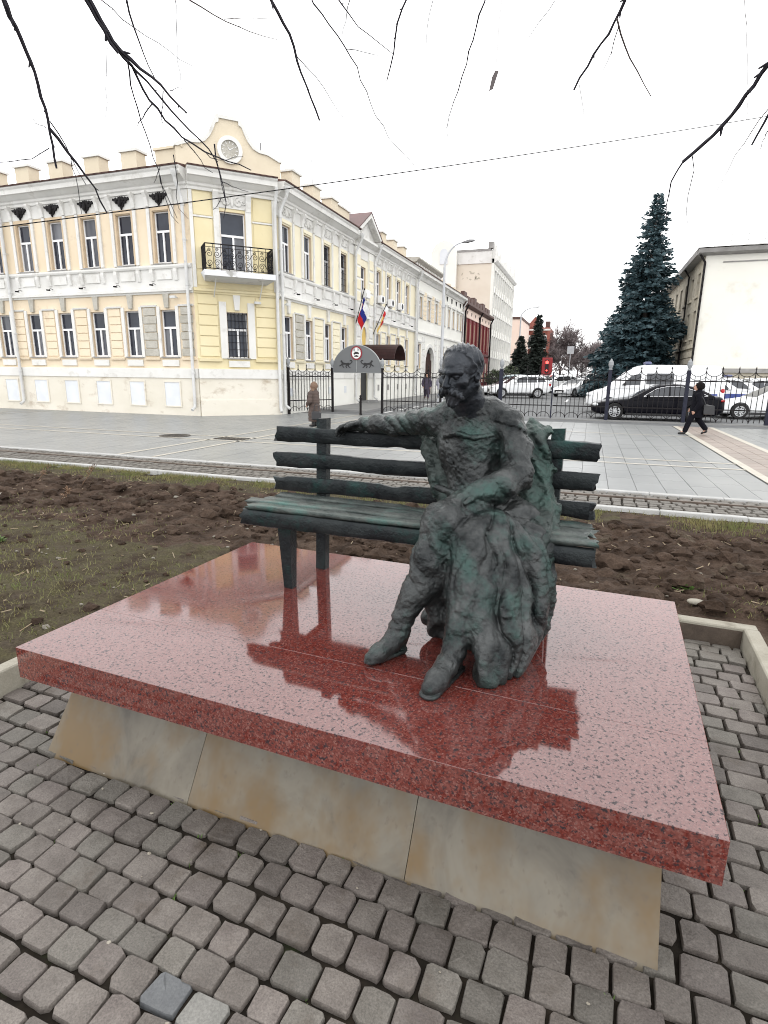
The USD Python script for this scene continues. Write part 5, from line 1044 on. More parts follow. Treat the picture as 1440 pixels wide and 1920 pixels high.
def build_car(name, kind, paint_, label, group, stripe=None, lightbar=False, glassy=.0, plate=True):
    C_ = CARS[kind]; L, hw = C_['L'], C_['hw']; t = Thing(name, label, 'car' if kind != 'van' else 'van', loc=(0, 0, 0), group=group, world=False)
    xs = np.unique(np.concatenate([np.linspace(0, L, 26), [.03, .1, L-.1, L-.03]])); secs = []
    def ring(y0, y1, z0, z1, e):
        a = np.linspace(0, 2*math.pi, 21)[:-1] + math.pi/20; c_, s_ = np.cos(a), np.sin(a)
        return np.stack([np.sign(c_)*np.abs(c_)**e*(y1-y0)/2 + (y0+y1)/2, np.sign(s_)*np.abs(s_)**e*(z1-z0)/2 + (z0+z1)/2], 1)
    for x in xs:
        w, z0, z1 = interp(x, C_['wid']), interp(x, C_['low']), interp(x, C_['top']); r = ring(-w, w, z0, z1, .34)
        f = np.clip((r[:, 1]-z0)/(z1-z0), 0, 1); r[:, 0] *= 1 - .06*np.clip(f-.55, 0, 1)/.45 - .05*np.clip(.25-f, 0, 1)/.25; secs.append(np.c_[np.full(20, x), r])
    V, F = loft(secs); body = man(V, F)
    if body.volume() < 0: body = man(V, F[:, ::-1])
    rx = np.linspace(C_['roof'][0][0], C_['roof'][-1][0], 22); secs = []
    def cab(x):
        zb = min(interp(x, C_['top']), interp(x, C_['roof'])) - .12; zt = interp(x, C_['roof']); wb_ = interp(x, C_['wid'])*.945; h = (zt-zb-.12)/(max(q[1] for q in C_['roof'])-interp(x, C_['top'])); return zb, zt, wb_, wb_ + (C_['rw']-wb_)*min(1, max(0, h))
    for x in rx:
        zb, zt, a, b_ = cab(x); hc = zt - zb
        secs.append(np.array([(x, -a, zb), (x, -a, zb+.10), (x, -b_-.0, zt-.12*min(1, hc)), (x, -b_*.82, zt-.035*min(1, hc)), (x, -b_*.4, zt), (x, b_*.4, zt), (x, b_*.82, zt-.035*min(1, hc)), (x, b_, zt-.12*min(1, hc)), (x, a, zb+.10), (x, a, zb)]))
    V, F = loft(secs); cabin = man(V, F)
    if cabin.volume() < 0: cabin = man(V, F[:, ::-1])
    shell = body + cabin
    for wx in C_['wb']:
        cy_ = m3.Manifold.cylinder(2*hw+.4, C_['wr']*1.13, C_['wr']*1.13, 28).rotate([90, 0, 0]).translate([wx, hw+.2, C_['wr']]); inner = m3.Manifold.cylinder(2*hw-.5, 1, 1, 20).rotate([90, 0, 0]).translate([wx, hw-.25, C_['wr']]); shell = shell - (cy_ - inner)
    ms = shell.to_mesh(); t.part('body', (ms.vert_properties[:, :3].astype(float), ms.tri_verts.astype(int)), paint_, smooth=32)
    # windows as slightly proud panes on the cabin flanks
    def flank(x, f, sgn, off=.012):
        zb, zt, a, b_ = cab(x); z0, z1 = interp(x, C_['top'])-.0, zt-.12*min(1, zt-zb); z = z0 + (z1-z0)*f; q = (z-(zb+.10))/max(1e-6, z1-(zb+.10)); return (x, sgn*(a+(b_-a)*np.clip(q, 0, 1)+off), z)
    for sgn in (-1, 1):
        for poly in C_['side']:
            g = Polygon(poly); pts = np.array(g.segmentize(.25).exterior.coords)[:-1]; c_ = pts.mean(0); V = [flank(*q, sgn) for q in pts] + [flank(*c_, sgn)]; n = len(pts); m_ = MB(); m_.add(V, [[i, (i+1) % n, n] if sgn < 0 else [(i+1) % n, i, n] for i in range(n)]); t.part('side_window', m_, 'car_glass')
        if kind == 'sedan':
            m_ = MB(); q = [(1.93, .02), (2.08, .42), (2.42, .84), (2.9, .965), (3.38, .93), (3.78, .72), (4.08, .46), (4.24, .06)]; m_.tube([flank(*p, sgn, .016) for p in q], .014, 5); m_.tube([flank(x, .015, sgn, .016) for x in np.linspace(1.93, 4.24, 8)], .012, 5); t.part('window_trim', m_, 'chrome')
        m_ = MB(); fx = C_['side'][0][0][0]+.12; q = flank(fx, .12, sgn); m_.ball((q[0], q[1]+sgn*.12, q[2]+.02), (.07, .11, .075), 2); m_.tube([q, (q[0], q[1]+sgn*.1, q[2])], .02, 5); t.part('mirror', m_, paint_ if kind != 'van' else 'trim_black')
        m_ = MB()
        for hx in ([2.55, 3.5] if kind != 'van' else [2.2]): w = interp(hx, C_['wid'])*.96; z = interp(hx, C_['top'])-.14; m_.box((hx, sgn*(w-.0), z-.014), (hx+.2, sgn*(w+.028), z+.014), .006)
        t.part('door_handles', m_, paint_, kind='stuff') if False else None
        m_ = MB(); w = interp(2.5, C_['wid']); m_.box((C_['wb'][0]+C_['wr']*1.25, sgn*(w-.03), .20), (C_['wb'][1]-C_['wr']*1.25, sgn*(w-.005), .30), .01); t.part('sill', m_, 'trim_black')
        m_ = MB(); y = sgn*interp(.2, C_['wid'])*.80; zt_ = interp(.14, C_['top']); m_.ball((.17, y, zt_-.085), (.16, .17, .07), 2); t.part('headlight', m_, 'lamp_clear')
        m_ = MB(); y = sgn*interp(L-.1, C_['wid'])*.88; m_.ball((L-.10, y, interp(L-.1, C_['top'])-.14), (.10, .13, .06 if kind == 'sedan' else .12), 2); t.part('tail_light', m_, 'lamp_red')
        for wx in C_['wb']:
            r = C_['wr']; y0 = sgn*(hw-.20); y1 = sgn*(hw-.015); m_ = MB(); pr_ = [(r*.62, 0), (r*.9, 0), (r, .03), (r, .155), (r*.93, .185), (r*.64, .185), (r*.62, .12)]
            if sgn < 0: pr_ = [(a, -b) for a, b in pr_][::-1]
            m_.lathe(pr_, (wx, y0, r), 1, 28); ty = t.part('tyre', m_, 'tyre', smooth=40)
            m_ = MB(); m_.cyl((wx, y0 if sgn > 0 else y0-.09, r), r*.63, .09, 24, axis=1); t.part('hub_shadow', m_, 'trim_black', ty)
            m_ = MB(); m_.lathe([(r*.56, 0), (r*.655, 0), (r*.655, .02), (r*.56, .02)], (wx, y1-.012, r), 1, 28)
            for k in range(10):
                a = k*math.pi/5; d = np.array([math.cos(a), math.sin(a)]); n = np.array([-d[1], d[0]]); P4 = [(wx+d[0]*r*q+n[0]*e, y1+dy, r+d[1]*r*q+n[1]*e) for q, e in ((.08, .022), (.08, -.022), (.62, .03), (.62, -.03)) for dy in (-.012*sgn-.02*sgn, 0)]; m_.hull(P4)
            m_.ball((wx, y1, r), (.05, .02, .05), 1); t.part('rim', m_, 'rim_alloy', ty)
    # windscreen and rear window strips follow the roof line
    def strip(x0, x1, inset, nm):
        m_ = MB(); q = np.linspace(x0, x1, 7); V = []
        for x in q:
            zb, zt, a, b_ = cab(x); s_ = (C_['roof'][-1][0]-x); V += [(x, -b_*.80, zt-.026*min(1, zt-zb)+.012), (x, -b_*.4, zt+.012), (x, b_*.4, zt+.012), (x, b_*.80, zt-.026*min(1, zt-zb)+.012)]
        m_.add(V, [[i*4+j, (i+1)*4+j, (i+1)*4+j+1, i*4+j+1] for i in range(6) for j in range(3)]); t.part(nm, m_, 'car_glass')
    rf = C_['roof']
    strip(rf[0][0]+.10, {'sedan': 2.38, 'suv': 2.05, 'van': 1.95}[kind], .05, 'windscreen'); strip({'sedan': 3.72, 'suv': 4.08, 'van': 5.78}[kind], rf[-1][0]-.06, .05, 'rear_window')
    m_ = MB(); m_.box((-.015, -.42, .36 if kind == 'sedan' else .45), (.06, .42, .56 if kind == 'sedan' else .68), .02); t.part('grille', m_, 'trim_black')
    m_ = MB(); m_.box((-.03, -.26, .34), (-.016, .26, .45)); t.part('number_plate', m_, 'plate_white'); m_ = MB(); m_.box((L, -.26, .62), (L+.014, .26, .73)); t.part('number_plate', m_, 'plate_white')
    if stripe:
        for sgn in (-1, 1):
            for (x0, x1) in stripe[1]:
                m_ = MB(); V = []; q = np.linspace(x0, x1, 6)
                for x in q: w = interp(x, C_['wid']); V += [(x, sgn*(w*.985+.016), stripe[2]), (x, sgn*(w*.965+.016), stripe[3])]
                m_.add(V, [[i*2, i*2+2, i*2+3, i*2+1] if sgn < 0 else [i*2, i*2+1, i*2+3, i*2+2] for i in range(5)]); t.part('stripe', m_, stripe[0])
    if lightbar:
        zt = max(q[1] for q in rf); xm = {'sedan': 2.8, 'suv': 2.6, 'van': 2.5}[kind]; m_ = MB(); m_.box((xm, -.55, zt+.01), (xm+.28, .55, zt+.14), .04); t.part('light_bar', m_, 'lightbar_blue')
    return t
def place(t, x, y, rz, z=None):
    t.prim.GetAttribute('xformOp:translate').Set(Gf.Vec3d(x, y, gz(y) + .004 if z is None else z)); UsdGeom.Xform(t.prim).AddRotateZOp().Set(math.degrees(rz))
black = build_car('car', 'sedan', 'paint_black', 'black sedan parked sideways right behind the fence', None); place(black, .12, 26.25, 0.02)
van = build_car('van', 'van', 'paint_white', 'white van with blue stripes and a light bar behind the black sedan', None, stripe=('paint_blue_stripe', ((2.45, 5.6),), .78, 1.0), lightbar=True); place(van, -.15, 30.6, .015)
ws = build_car('car', 'sedan', 'paint_white', 'white sedan standing alone in the middle of the car park, nose turned left', 'cars in the car park'); place(ws, -2.3, 48.5, math.radians(62))
def carcopy(src, x, y, deg, label): return copy_of(src, 'car', (x, y, gz(y)+.004), math.radians(deg), label, 'car', 'cars in the car park')
suv = build_car('car', 'suv', 'paint_silver', 'silver grey off-roader seen from behind near the middle of the car park', 'cars in the car park', lightbar=False); place(suv, -3.2, 52.5, math.radians(180-12))
wsuv = build_car('car', 'suv', 'paint_white', 'large white off-roader just right of the bronze head', 'cars in the car park'); place(wsuv, -7.3, 44.5, math.radians(20))
pol = build_car('car', 'suv', 'paint_white', 'white patrol car with blue light bar and stripe behind the white sedans', 'cars in the car park', stripe=('paint_blue_stripe', ((.9, 4.0),), .72, .95), lightbar=True); place(pol, 7.9, 33.2, math.radians(195))
carcopy(ws, 5.1, 28.9, 8, 'white sedan right of the black one, its front wheel by the fence')
carcopy(ws, 7.2, 30.0, 12, 'white sedan cut by the right edge of the picture')
carcopy(pol, 9.6, 36.5, 190, 'second patrol car with a light bar behind the first')
carcopy(wsuv, 6.0, 36.2, 15, 'white off-roader parked beyond the white van on the right')
carcopy(wsuv, -4.4, 62, 100, 'white off-roader beyond the silver one')
carcopy(suv, -3.0, 60, 96, 'grey minivan parked far back beside the white off-roaders')
carcopy(wsuv, -5.2, 58, 30, 'white hatchback half hidden behind the silver off-roader')
carcopy(suv, 1.2, 50, 40, 'dark car behind the nose of the white van')
carcopy(ws, -8.9, 49, 25, 'white saloon behind the large white off-roader')
for i, (x, y, d) in enumerate(((1.5, 88, 95), (3.0, 96, 88), (-1.0, 110, 92), (2.2, 120, 90), (4.4, 84, 100))):
    carcopy((ws, wsuv, ws, suv, wsuv)[i], x, y, d, ('distant white sedan coming down the street', 'distant white off-roader near the right kerb', 'small white sedan farthest left on the road', 'tiny grey car at the far end of the street', 'distant white car by the large spruce')[i])

# ------------------------------------------------------------------ trees
def spruce(name, x, y, h, rbase, mat, label, seed, z0=None, dens=1.0, low=.3):
    rg = np.random.default_rng(seed); z0 = gz(y) if z0 is None else z0
    t = Thing(name, label, 'tree', loc=(x, y, z0), world=False); m_ = MB(); m_.tube([(0, 0, -.2), (0, 0, h*.5), (0, 0, h*.98)], [h*.018, h*.011, .02], 8); t.part('trunk', m_, 'bark_grey')
    V = []; nw = int(h*3.6*dens)
    for w in range(nw):
        f = w/nw; z = low + (h-low)*f**.93; R0 = rbase*(1-f)**.78*(.85+.15*math.sin(f*23)) + .10; nb = int(7 + 13*(1-f)*dens)
        for b_ in range(nb):
            a = rg.uniform(0, 2*math.pi); R_ = R0*rg.uniform(.72, 1.12); ns = max(6, int(R_*8.5*dens)); droop = rg.uniform(.10, .32)*(1-.6*f)
            d = np.array([math.cos(a), math.sin(a), 0]); side = np.array([-d[1], d[0], 0]); q = (np.arange(ns)+rg.uniform(0, 1, ns))/ns
            if R_ > 1: q = q[q >= .22]
            p = d*(R_*q)[:, None]; p[:, 2] += z - droop*R_*q + .35*droop*R_*np.maximum(0, q-.55)*2 + rg.normal(0, .05, len(q))
            p = np.vstack([p, p]); q = np.r_[q, q]; k = len(q); sg = np.repeat([-1, 1], k//2)
            l = ((.20+.36*(1-q*.6))*rg.uniform(.7, 1.3, k)*min(1.25, .55+R_*.3))[:, None]
            dr = d*.62*rg.uniform(.6, 1.2, (k, 1)) + side*(sg*rg.uniform(.3, .9, k))[:, None]; dr[:, 2] += rg.normal(-.12, .22, k); dr /= np.linalg.norm(dr, axis=1, keepdims=True)
            wv = np.cross(dr, rg.normal(0, 1, (k, 3))); wv /= np.linalg.norm(wv, axis=1, keepdims=True); wv *= l*.20
            V.append(np.stack([p-wv*.4, p+dr*l*.5+wv, p+dr*l, p+dr*l*.5-wv], 1).reshape(-1, 3))
    V = np.vstack(V); F = np.arange(len(V)).reshape(-1, 4)
    m_ = MB(); m_.add(V, F); t.part('crown', m_, mat); return t
spruce('spruce', 3.35, 47.5, 14.2, 3.5, 'spruce_blue', 'tall blue spruce rising highest beside the cream building', 3, dens=1.1)
spruce('spruce', 2.2, 50.0, 8.8, 3.2, 'spruce_blue', 'lower blue spruce on the left flank of the tall one', 5, dens=1.1)
spruce('spruce', 4.2, 51.0, 8.2, 2.6, 'spruce_blue', 'small blue spruce between the tall one and the grey stone side wall', 6, dens=.8)
spruce('spruce', -6.55, 75, 8.9, 2.1, 'spruce_dark', 'dark narrow spruce before the far red brick building', 8, dens=1.25)
spruce('spruce', -8.9, 78, 6.6, 2.1, 'spruce_dark', 'lower dark spruce left of the narrow one', 9, dens=1.25)
spruce('spruce', -7.7, 73, 3.8, 1.9, 'spruce_dark', 'small bushy spruce at the foot of the two dark ones', 10, dens=1.3)
def shrub(x, y, r, h, lab, seed):
    rg = np.random.default_rng(seed); m_ = MB(); n = 900; P_ = rg.normal(0, 1, (n, 3)); P_ /= np.linalg.norm(P_, axis=1, keepdims=True); P_ *= rg.uniform(.5, 1, (n, 1))**.5*(1+.25*(meshkit.noise(P_*3+seed)[:, None]-.5)*2); P_ = P_*[r, r, h/2] + [x, y, gz(y)+h/2]
    D = rg.normal(0, 1, (n, 3))*.16; E_ = rg.normal(0, 1, (n, 3))*.07; m_.add(np.stack([P_-E_*.3, P_+D*.5+E_, P_+D, P_+D*.5-E_], 1).reshape(-1, 3), np.arange(n*4).reshape(-1, 4)); t = Thing('shrub', lab, 'shrub', loc=(x, y, gz(y))); t.part('foliage', m_, 'shrub_green'); m_ = MB(); m_.tube([(x, y, gz(y)), (x, y, gz(y)+h*.6)], .06, 5); t.part('stem', m_, 'bark_grey')
shrub(-9.3, 70, 1.5, 2.6, 'grey green shrub at the foot of the far street lamp', 4)
shrub(-11.0, 72, 1.2, 2.2, 'grey green shrub left of the far street lamp', 14)
def prisms(A, B, ra, rb):
    """Three-sided tapered twigs, all at once."""
    t = B-A; t /= np.maximum(np.linalg.norm(t, axis=1, keepdims=True), 1e-9); u = np.cross(t, np.array([.31, .52, .79])); u /= np.linalg.norm(u, axis=1, keepdims=True); w = np.cross(t, u); V = []
    for P_, r in ((A, ra), (B, rb)):
        for k in range(3): a = k*2*math.pi/3; V.append(P_ + r[:, None]*(math.cos(a)*u + math.sin(a)*w))
    V = np.stack(V, 1).reshape(-1, 3); i = np.arange(len(A))[:, None]*6
    return V, np.vstack([i+[0, 1, 4, 3], i+[1, 2, 5, 4], i+[2, 0, 3, 5]])
def bare_tree(x, y, h, rad, lab, seed, mat='bark_far', tw=1.0):
    rg = np.random.default_rng(seed); t = Thing('bare_tree', lab, 'tree', loc=(x, y, gz(y)), world=False); tr = MB(); cr = MB(); tr.tube([(0, 0, -.3), (0, 0, h*.28)], [.25, .2], 8)
    n = 7; a = np.arange(n)*.9 + rg.uniform(0, .5, n); P_ = np.stack([0*a, 0*a, h*rg.uniform(.18, .28, n)], 1); D = np.stack([np.cos(a)*rad, np.sin(a)*rad, 0*a+1], 1); l = np.full(n, h*.33); r = .10
    for dep in range(5):
        D /= np.linalg.norm(D, axis=1, keepdims=True); pts = [P_]; d = D
        for i in range(3):
            d = d + rg.normal(0, .16, D.shape) + [0, 0, .05]; d /= np.linalg.norm(d, axis=1, keepdims=True); pts.append(pts[-1] + d*(l/3)[:, None])
        rr = np.maximum(np.linspace(r, r*.6, 4), .030)
        for i in range(3): cr.add(*prisms(pts[i], pts[i+1], np.full(len(P_), rr[i]), np.full(len(P_), rr[i+1])))
        k = 6 if dep == 3 else 5; idx = np.repeat(np.arange(len(P_)), k); j = rg.integers(1, 4, len(idx)); P_ = np.stack(pts, 1)[idx, j]; D = d[idx] + rg.normal(0, .62, (len(idx), 3)) + [0, 0, .12]; l = l[idx]*rg.uniform(.55, .78, len(idx)); r *= .6
    t.part('trunk', tr, mat); t.part('crown', cr, mat)
bare_tree(-6.2, 128, 11.2, .75, 'bare rounded street tree left of the street vista', 21)
bare_tree(-10.5, 122, 10.2, .7, 'bare street tree behind the dark narrow spruce', 22)
bare_tree(3.2, 140, 11.0, .8, 'bare rounded street tree right of the street vista', 23)
bare_tree(1.2, 128, 8.5, .7, 'smaller bare tree at the left edge of the blue spruces', 24)
bare_tree(-3.6, 170, 10.5, .8, 'hazy bare tree deep in the street vista', 25)
# ------------------------------------------------------------------ figures by signed distance + surface nets
def surface_nets(D, lo, st):
    """D: grid of distances; returns vertices, triangles of the zero surface."""
    sg = D < 0; nx, ny, nz = D.shape
    cs = [(0,0,0),(1,0,0),(0,1,0),(1,1,0),(0,0,1),(1,0,1),(0,1,1),(1,1,1)]
    sl = lambda o: (slice(o[0], nx-1+o[0]), slice(o[1], ny-1+o[1]), slice(o[2], nz-1+o[2]))
    cnt = sum(sg[sl(o)].astype(np.int8) for o in cs); act = (cnt > 0) & (cnt < 8); I = np.argwhere(act)
    vals = np.stack([D[I[:,0]+o[0], I[:,1]+o[1], I[:,2]+o[2]] for o in cs], 1); C = np.array(cs, float)
    P_ = np.zeros((len(I), 3)); W_ = np.zeros(len(I))
    for a in range(8):
        for b in range(a+1, 8):
            if np.abs(C[a]-C[b]).sum() != 1: continue
            va, vb = vals[:,a], vals[:,b]; m_ = (va < 0) != (vb < 0); t = np.where(m_, va/np.where(m_, va-vb, 1), 0)
            P_ += m_[:,None]*(C[a] + t[:,None]*(C[b]-C[a])); W_ += m_
    V = (I + P_/W_[:,None])*st + lo; num = -np.ones(act.shape, int); num[tuple(I.T)] = np.arange(len(I)); F = []
    for ax in range(3):
        o = [0,0,0]; o[ax] = 1; a0 = sg[:nx-1, :ny-1, :nz-1]; a1 = sg[o[0]:nx-1+o[0], o[1]:ny-1+o[1], o[2]:nz-1+o[2]]
        E = np.argwhere(a0 != a1); b, c = (ax+1) % 3, (ax+2) % 3; E = E[(E[:,b] > 0) & (E[:,c] > 0)]
        eb = np.zeros(3, int); eb[b] = 1; ec = np.zeros(3, int); ec[c] = 1; g = lambda X: num[X[:,0], X[:,1], X[:,2]]
        q = np.stack([g(E-eb-ec), g(E-ec), g(E), g(E-eb)], 1); fl = ~a0[E[:,0], E[:,1], E[:,2]]; q[fl] = q[fl][:, ::-1]; F.append(q[(q >= 0).all(1)])
    F = np.vstack(F); return V, np.vstack([F[:, [0,1,2]], F[:, [0,2,3]]])
def smin(a, b, k): h = np.clip(.5+.5*(b-a)/k, 0, 1); return b + (a-b)*h - k*h*(1-h)
def cone(p, a, b, ra, rb):
    a, b = np.array(a, float), np.array(b, float); d = b-a; L2 = d@d; t = np.clip((p-a)@d/L2, 0, 1); return np.linalg.norm(p-a-t[:,None]*d, axis=1) - (ra + (rb-ra)*t)
def ell(p, c, r, R=None):
    q = p-np.array(c, float)
    if R is not None: q = q @ R.T
    r = np.array(r, float); k0 = np.linalg.norm(q/r, axis=1); k1 = np.linalg.norm(q/(r*r), axis=1); return k0*(k0-1)/np.maximum(k1, 1e-9)
def chain(p, pts, rs, k=.02):
    d = None
    for i in range(len(pts)-1): e = cone(p, pts[i], pts[i+1], rs[i], rs[i+1]); d = e if d is None else smin(d, e, k)
    return d
def mesh_sdf(f, lo, hi, st, coarse=3):
    """Evaluates f only near its surface."""
    lo, hi = np.array(lo, float), np.array(hi, float); n = (np.ceil((hi-lo)/st/coarse).astype(int)+1)*coarse + 1; cn = (n-1)//coarse + 1
    G = np.stack(np.meshgrid(*[lo[i]+np.arange(cn[i])*st*coarse for i in range(3)], indexing='ij'), -1).reshape(-1, 3); Dc = f(G).reshape(cn)
    D = Dc
    for ax in range(3):
        q = np.arange(n[ax])/coarse; i0 = np.minimum(q.astype(int), cn[ax]-2); t = (q-i0).reshape([-1 if k == ax else 1 for k in range(3)]); D = np.take(D, i0, ax)*(1-t) + np.take(D, i0+1, ax)*t
    m_ = np.abs(D) < st*coarse*1.25; X = np.argwhere(m_)*st + lo; D[m_] = f(X)
    return surface_nets(D, lo, st)
def rot_to(fwd, up=(0, 0, 1)):
    f = np.array(fwd, float); f /= np.linalg.norm(f); s = np.cross(f, up); s /= np.linalg.norm(s); u = np.cross(s, f); return np.array([s, f, u])   # rows: side, forward, up
def head_sdf(p, c, fwd, roll=(0, 0, 1), s=1.0, hair=True, beard=True):
    """Local axes: x side, y forward, z up, in units where the head is about .29 high."""
    R = rot_to(fwd, roll); q = (p-np.array(c, float)) @ R.T / s; ax = np.abs(q[:,0]); m_ = np.stack([ax, q[:,1], q[:,2]], 1)
    d = ell(m_, (0, -.012, .042), (.098, .122, .108)); d = smin(d, ell(m_, (0, .040, -.045), (.077, .082, .088)), .035)
    d = smin(d, ell(m_, (0, .070, -.098), (.046, .046, .040)), .03); d = smin(d, cone(m_, (.030, .050, -.095), (.075, -.02, -.055), .030, .030), .025)   # chin, jaw line
    d = smin(d, ell(m_, (.060, .072, -.022), (.034, .034, .030)), .02)                                                                                       # cheekbones
    d = np.maximum(d, -ell(m_, (.041, .128, .004), (.031, .034, .021))) if False else -smin(-d, ell(m_, (.041, .126, .004), (.030, .032, .020)), .016)      # sockets
    d = smin(d, cone(m_, (.010, .112, .030), (.070, .088, .030), .0165, .013), .010)                                                                         # brow
    d = np.minimum(d, ell(m_, (.040, .090, .003), (.018, .018, .015)))                                                                                       # eyes
    d = smin(d, cone(m_, (.025, .106, .012), (.056, .098, .009), .006, .005), .004)
    d = smin(d, cone(m_, (0, .112, .022), (0, .148, -.034), .011, .016), .012); d = smin(d, ell(m_, (.014, .132, -.038), (.012, .014, .011)), .008)         # nose
    d = smin(d, ell(m_, (0, .104, -.082), (.024, .018, .010)), .008)                                                                                         # lip
    if beard:
        st_ = .0035*np.sin(q[:,0]*260 + q[:,2]*120)
        d = smin(d, chain(m_, [(.004, .128, -.058), (.034, .122, -.070), (.064, .098, -.096), (.072, .088, -.112)], [.017, .019, .014, .006], .01) + st_, .006)
        d = smin(d, ell(m_, (0, .088, -.125), (.036, .034, .044)) + st_*.8, .012)
    d = smin(d, ell(m_, (.100, -.012, -.006), (.013, .026, .036)), .008); d = -smin(-d, ell(m_, (.112, -.004, -.004), (.008, .012, .018)), .005)            # ears
    if hair:
        line = q[:,2] - (.075 - .55*np.minimum(q[:,1]-.03, 0)*0 - .95*(ax-.045)*np.where(ax > .045, 1, .2)) ; back = np.maximum(.058 - q[:,1]*1.0 - .0*ax, -1)
        w_ = .5+.5*np.sin(q[:,1]*150 + 9*np.sin(q[:,0]*24) + q[:,2]*70 + 3*np.sin(q[:,2]*55)); h_ = ell(m_, (0, -.016, .046), (.106, .126, .112)) - .009*w_
        mask = np.maximum(np.maximum(q[:,1] - (.062 - .35*np.maximum(ax-.02, 0)*1.2 + .0), -(q[:,2] + .035 + .35*q[:,1])), -1)
        d = smin(d, np.maximum(h_, mask), .007)
    return d*s
def body_noise(p, sc, amp, seed): return (meshkit.fbm(p*sc, 3, seed)-.5)*amp
FZ = lambda *a: np.array(a, float)
def hand(p, wrist, d, palm_n, s=1.0, curl=.5, side=1, spread=.12):
    """Palm and five fingers; d: pointing direction, palm_n: direction the palm faces."""
    d = FZ(*d); d /= np.linalg.norm(d); n = FZ(*palm_n); n -= d*(n@d); n /= np.linalg.norm(n); t = np.cross(d, n)*side; w = FZ(*wrist); L = .105*s
    D = smin(cone(p, w, w+d*L*.75+t*.014*s, .030*s, .027*s), cone(p, w, w+d*L*.75-t*.016*s, .030*s, .024*s), .015*s)
    for i, (o, l, r) in enumerate(((.034, .074, .0115), (.012, .084, .0120), (-.012, .078, .0115), (-.034, .060, .0100))):
        b = w + d*L*.86 + t*o*s; a1 = d + t*(o*spread*8) + n*curl*.35; a1 /= np.linalg.norm(a1); a2 = d*.75 + n*curl*.9 + t*o*2; a2 /= np.linalg.norm(a2); a3 = d*.35 + n*curl*1.4; a3 /= np.linalg.norm(a3)
        c1 = b + a1*l*.45*s; c2 = c1 + a2*l*.32*s; c3 = c2 + a3*l*.25*s; D = smin(D, chain(p, [b, c1, c2, c3], [r*s*1.1, r*s, r*s*.92, r*s*.75], .004*s), .005*s)
    b = w + d*.022*s + t*.030*s; c1 = b + (d*.65+t*.7+n*.25)*.045*s; c2 = c1 + (d*.9+t*.25+n*.3)*.034*s; return smin(D, chain(p, [b, c1, c2], [.017*s, .0135*s, .010*s], .006*s), .010*s)

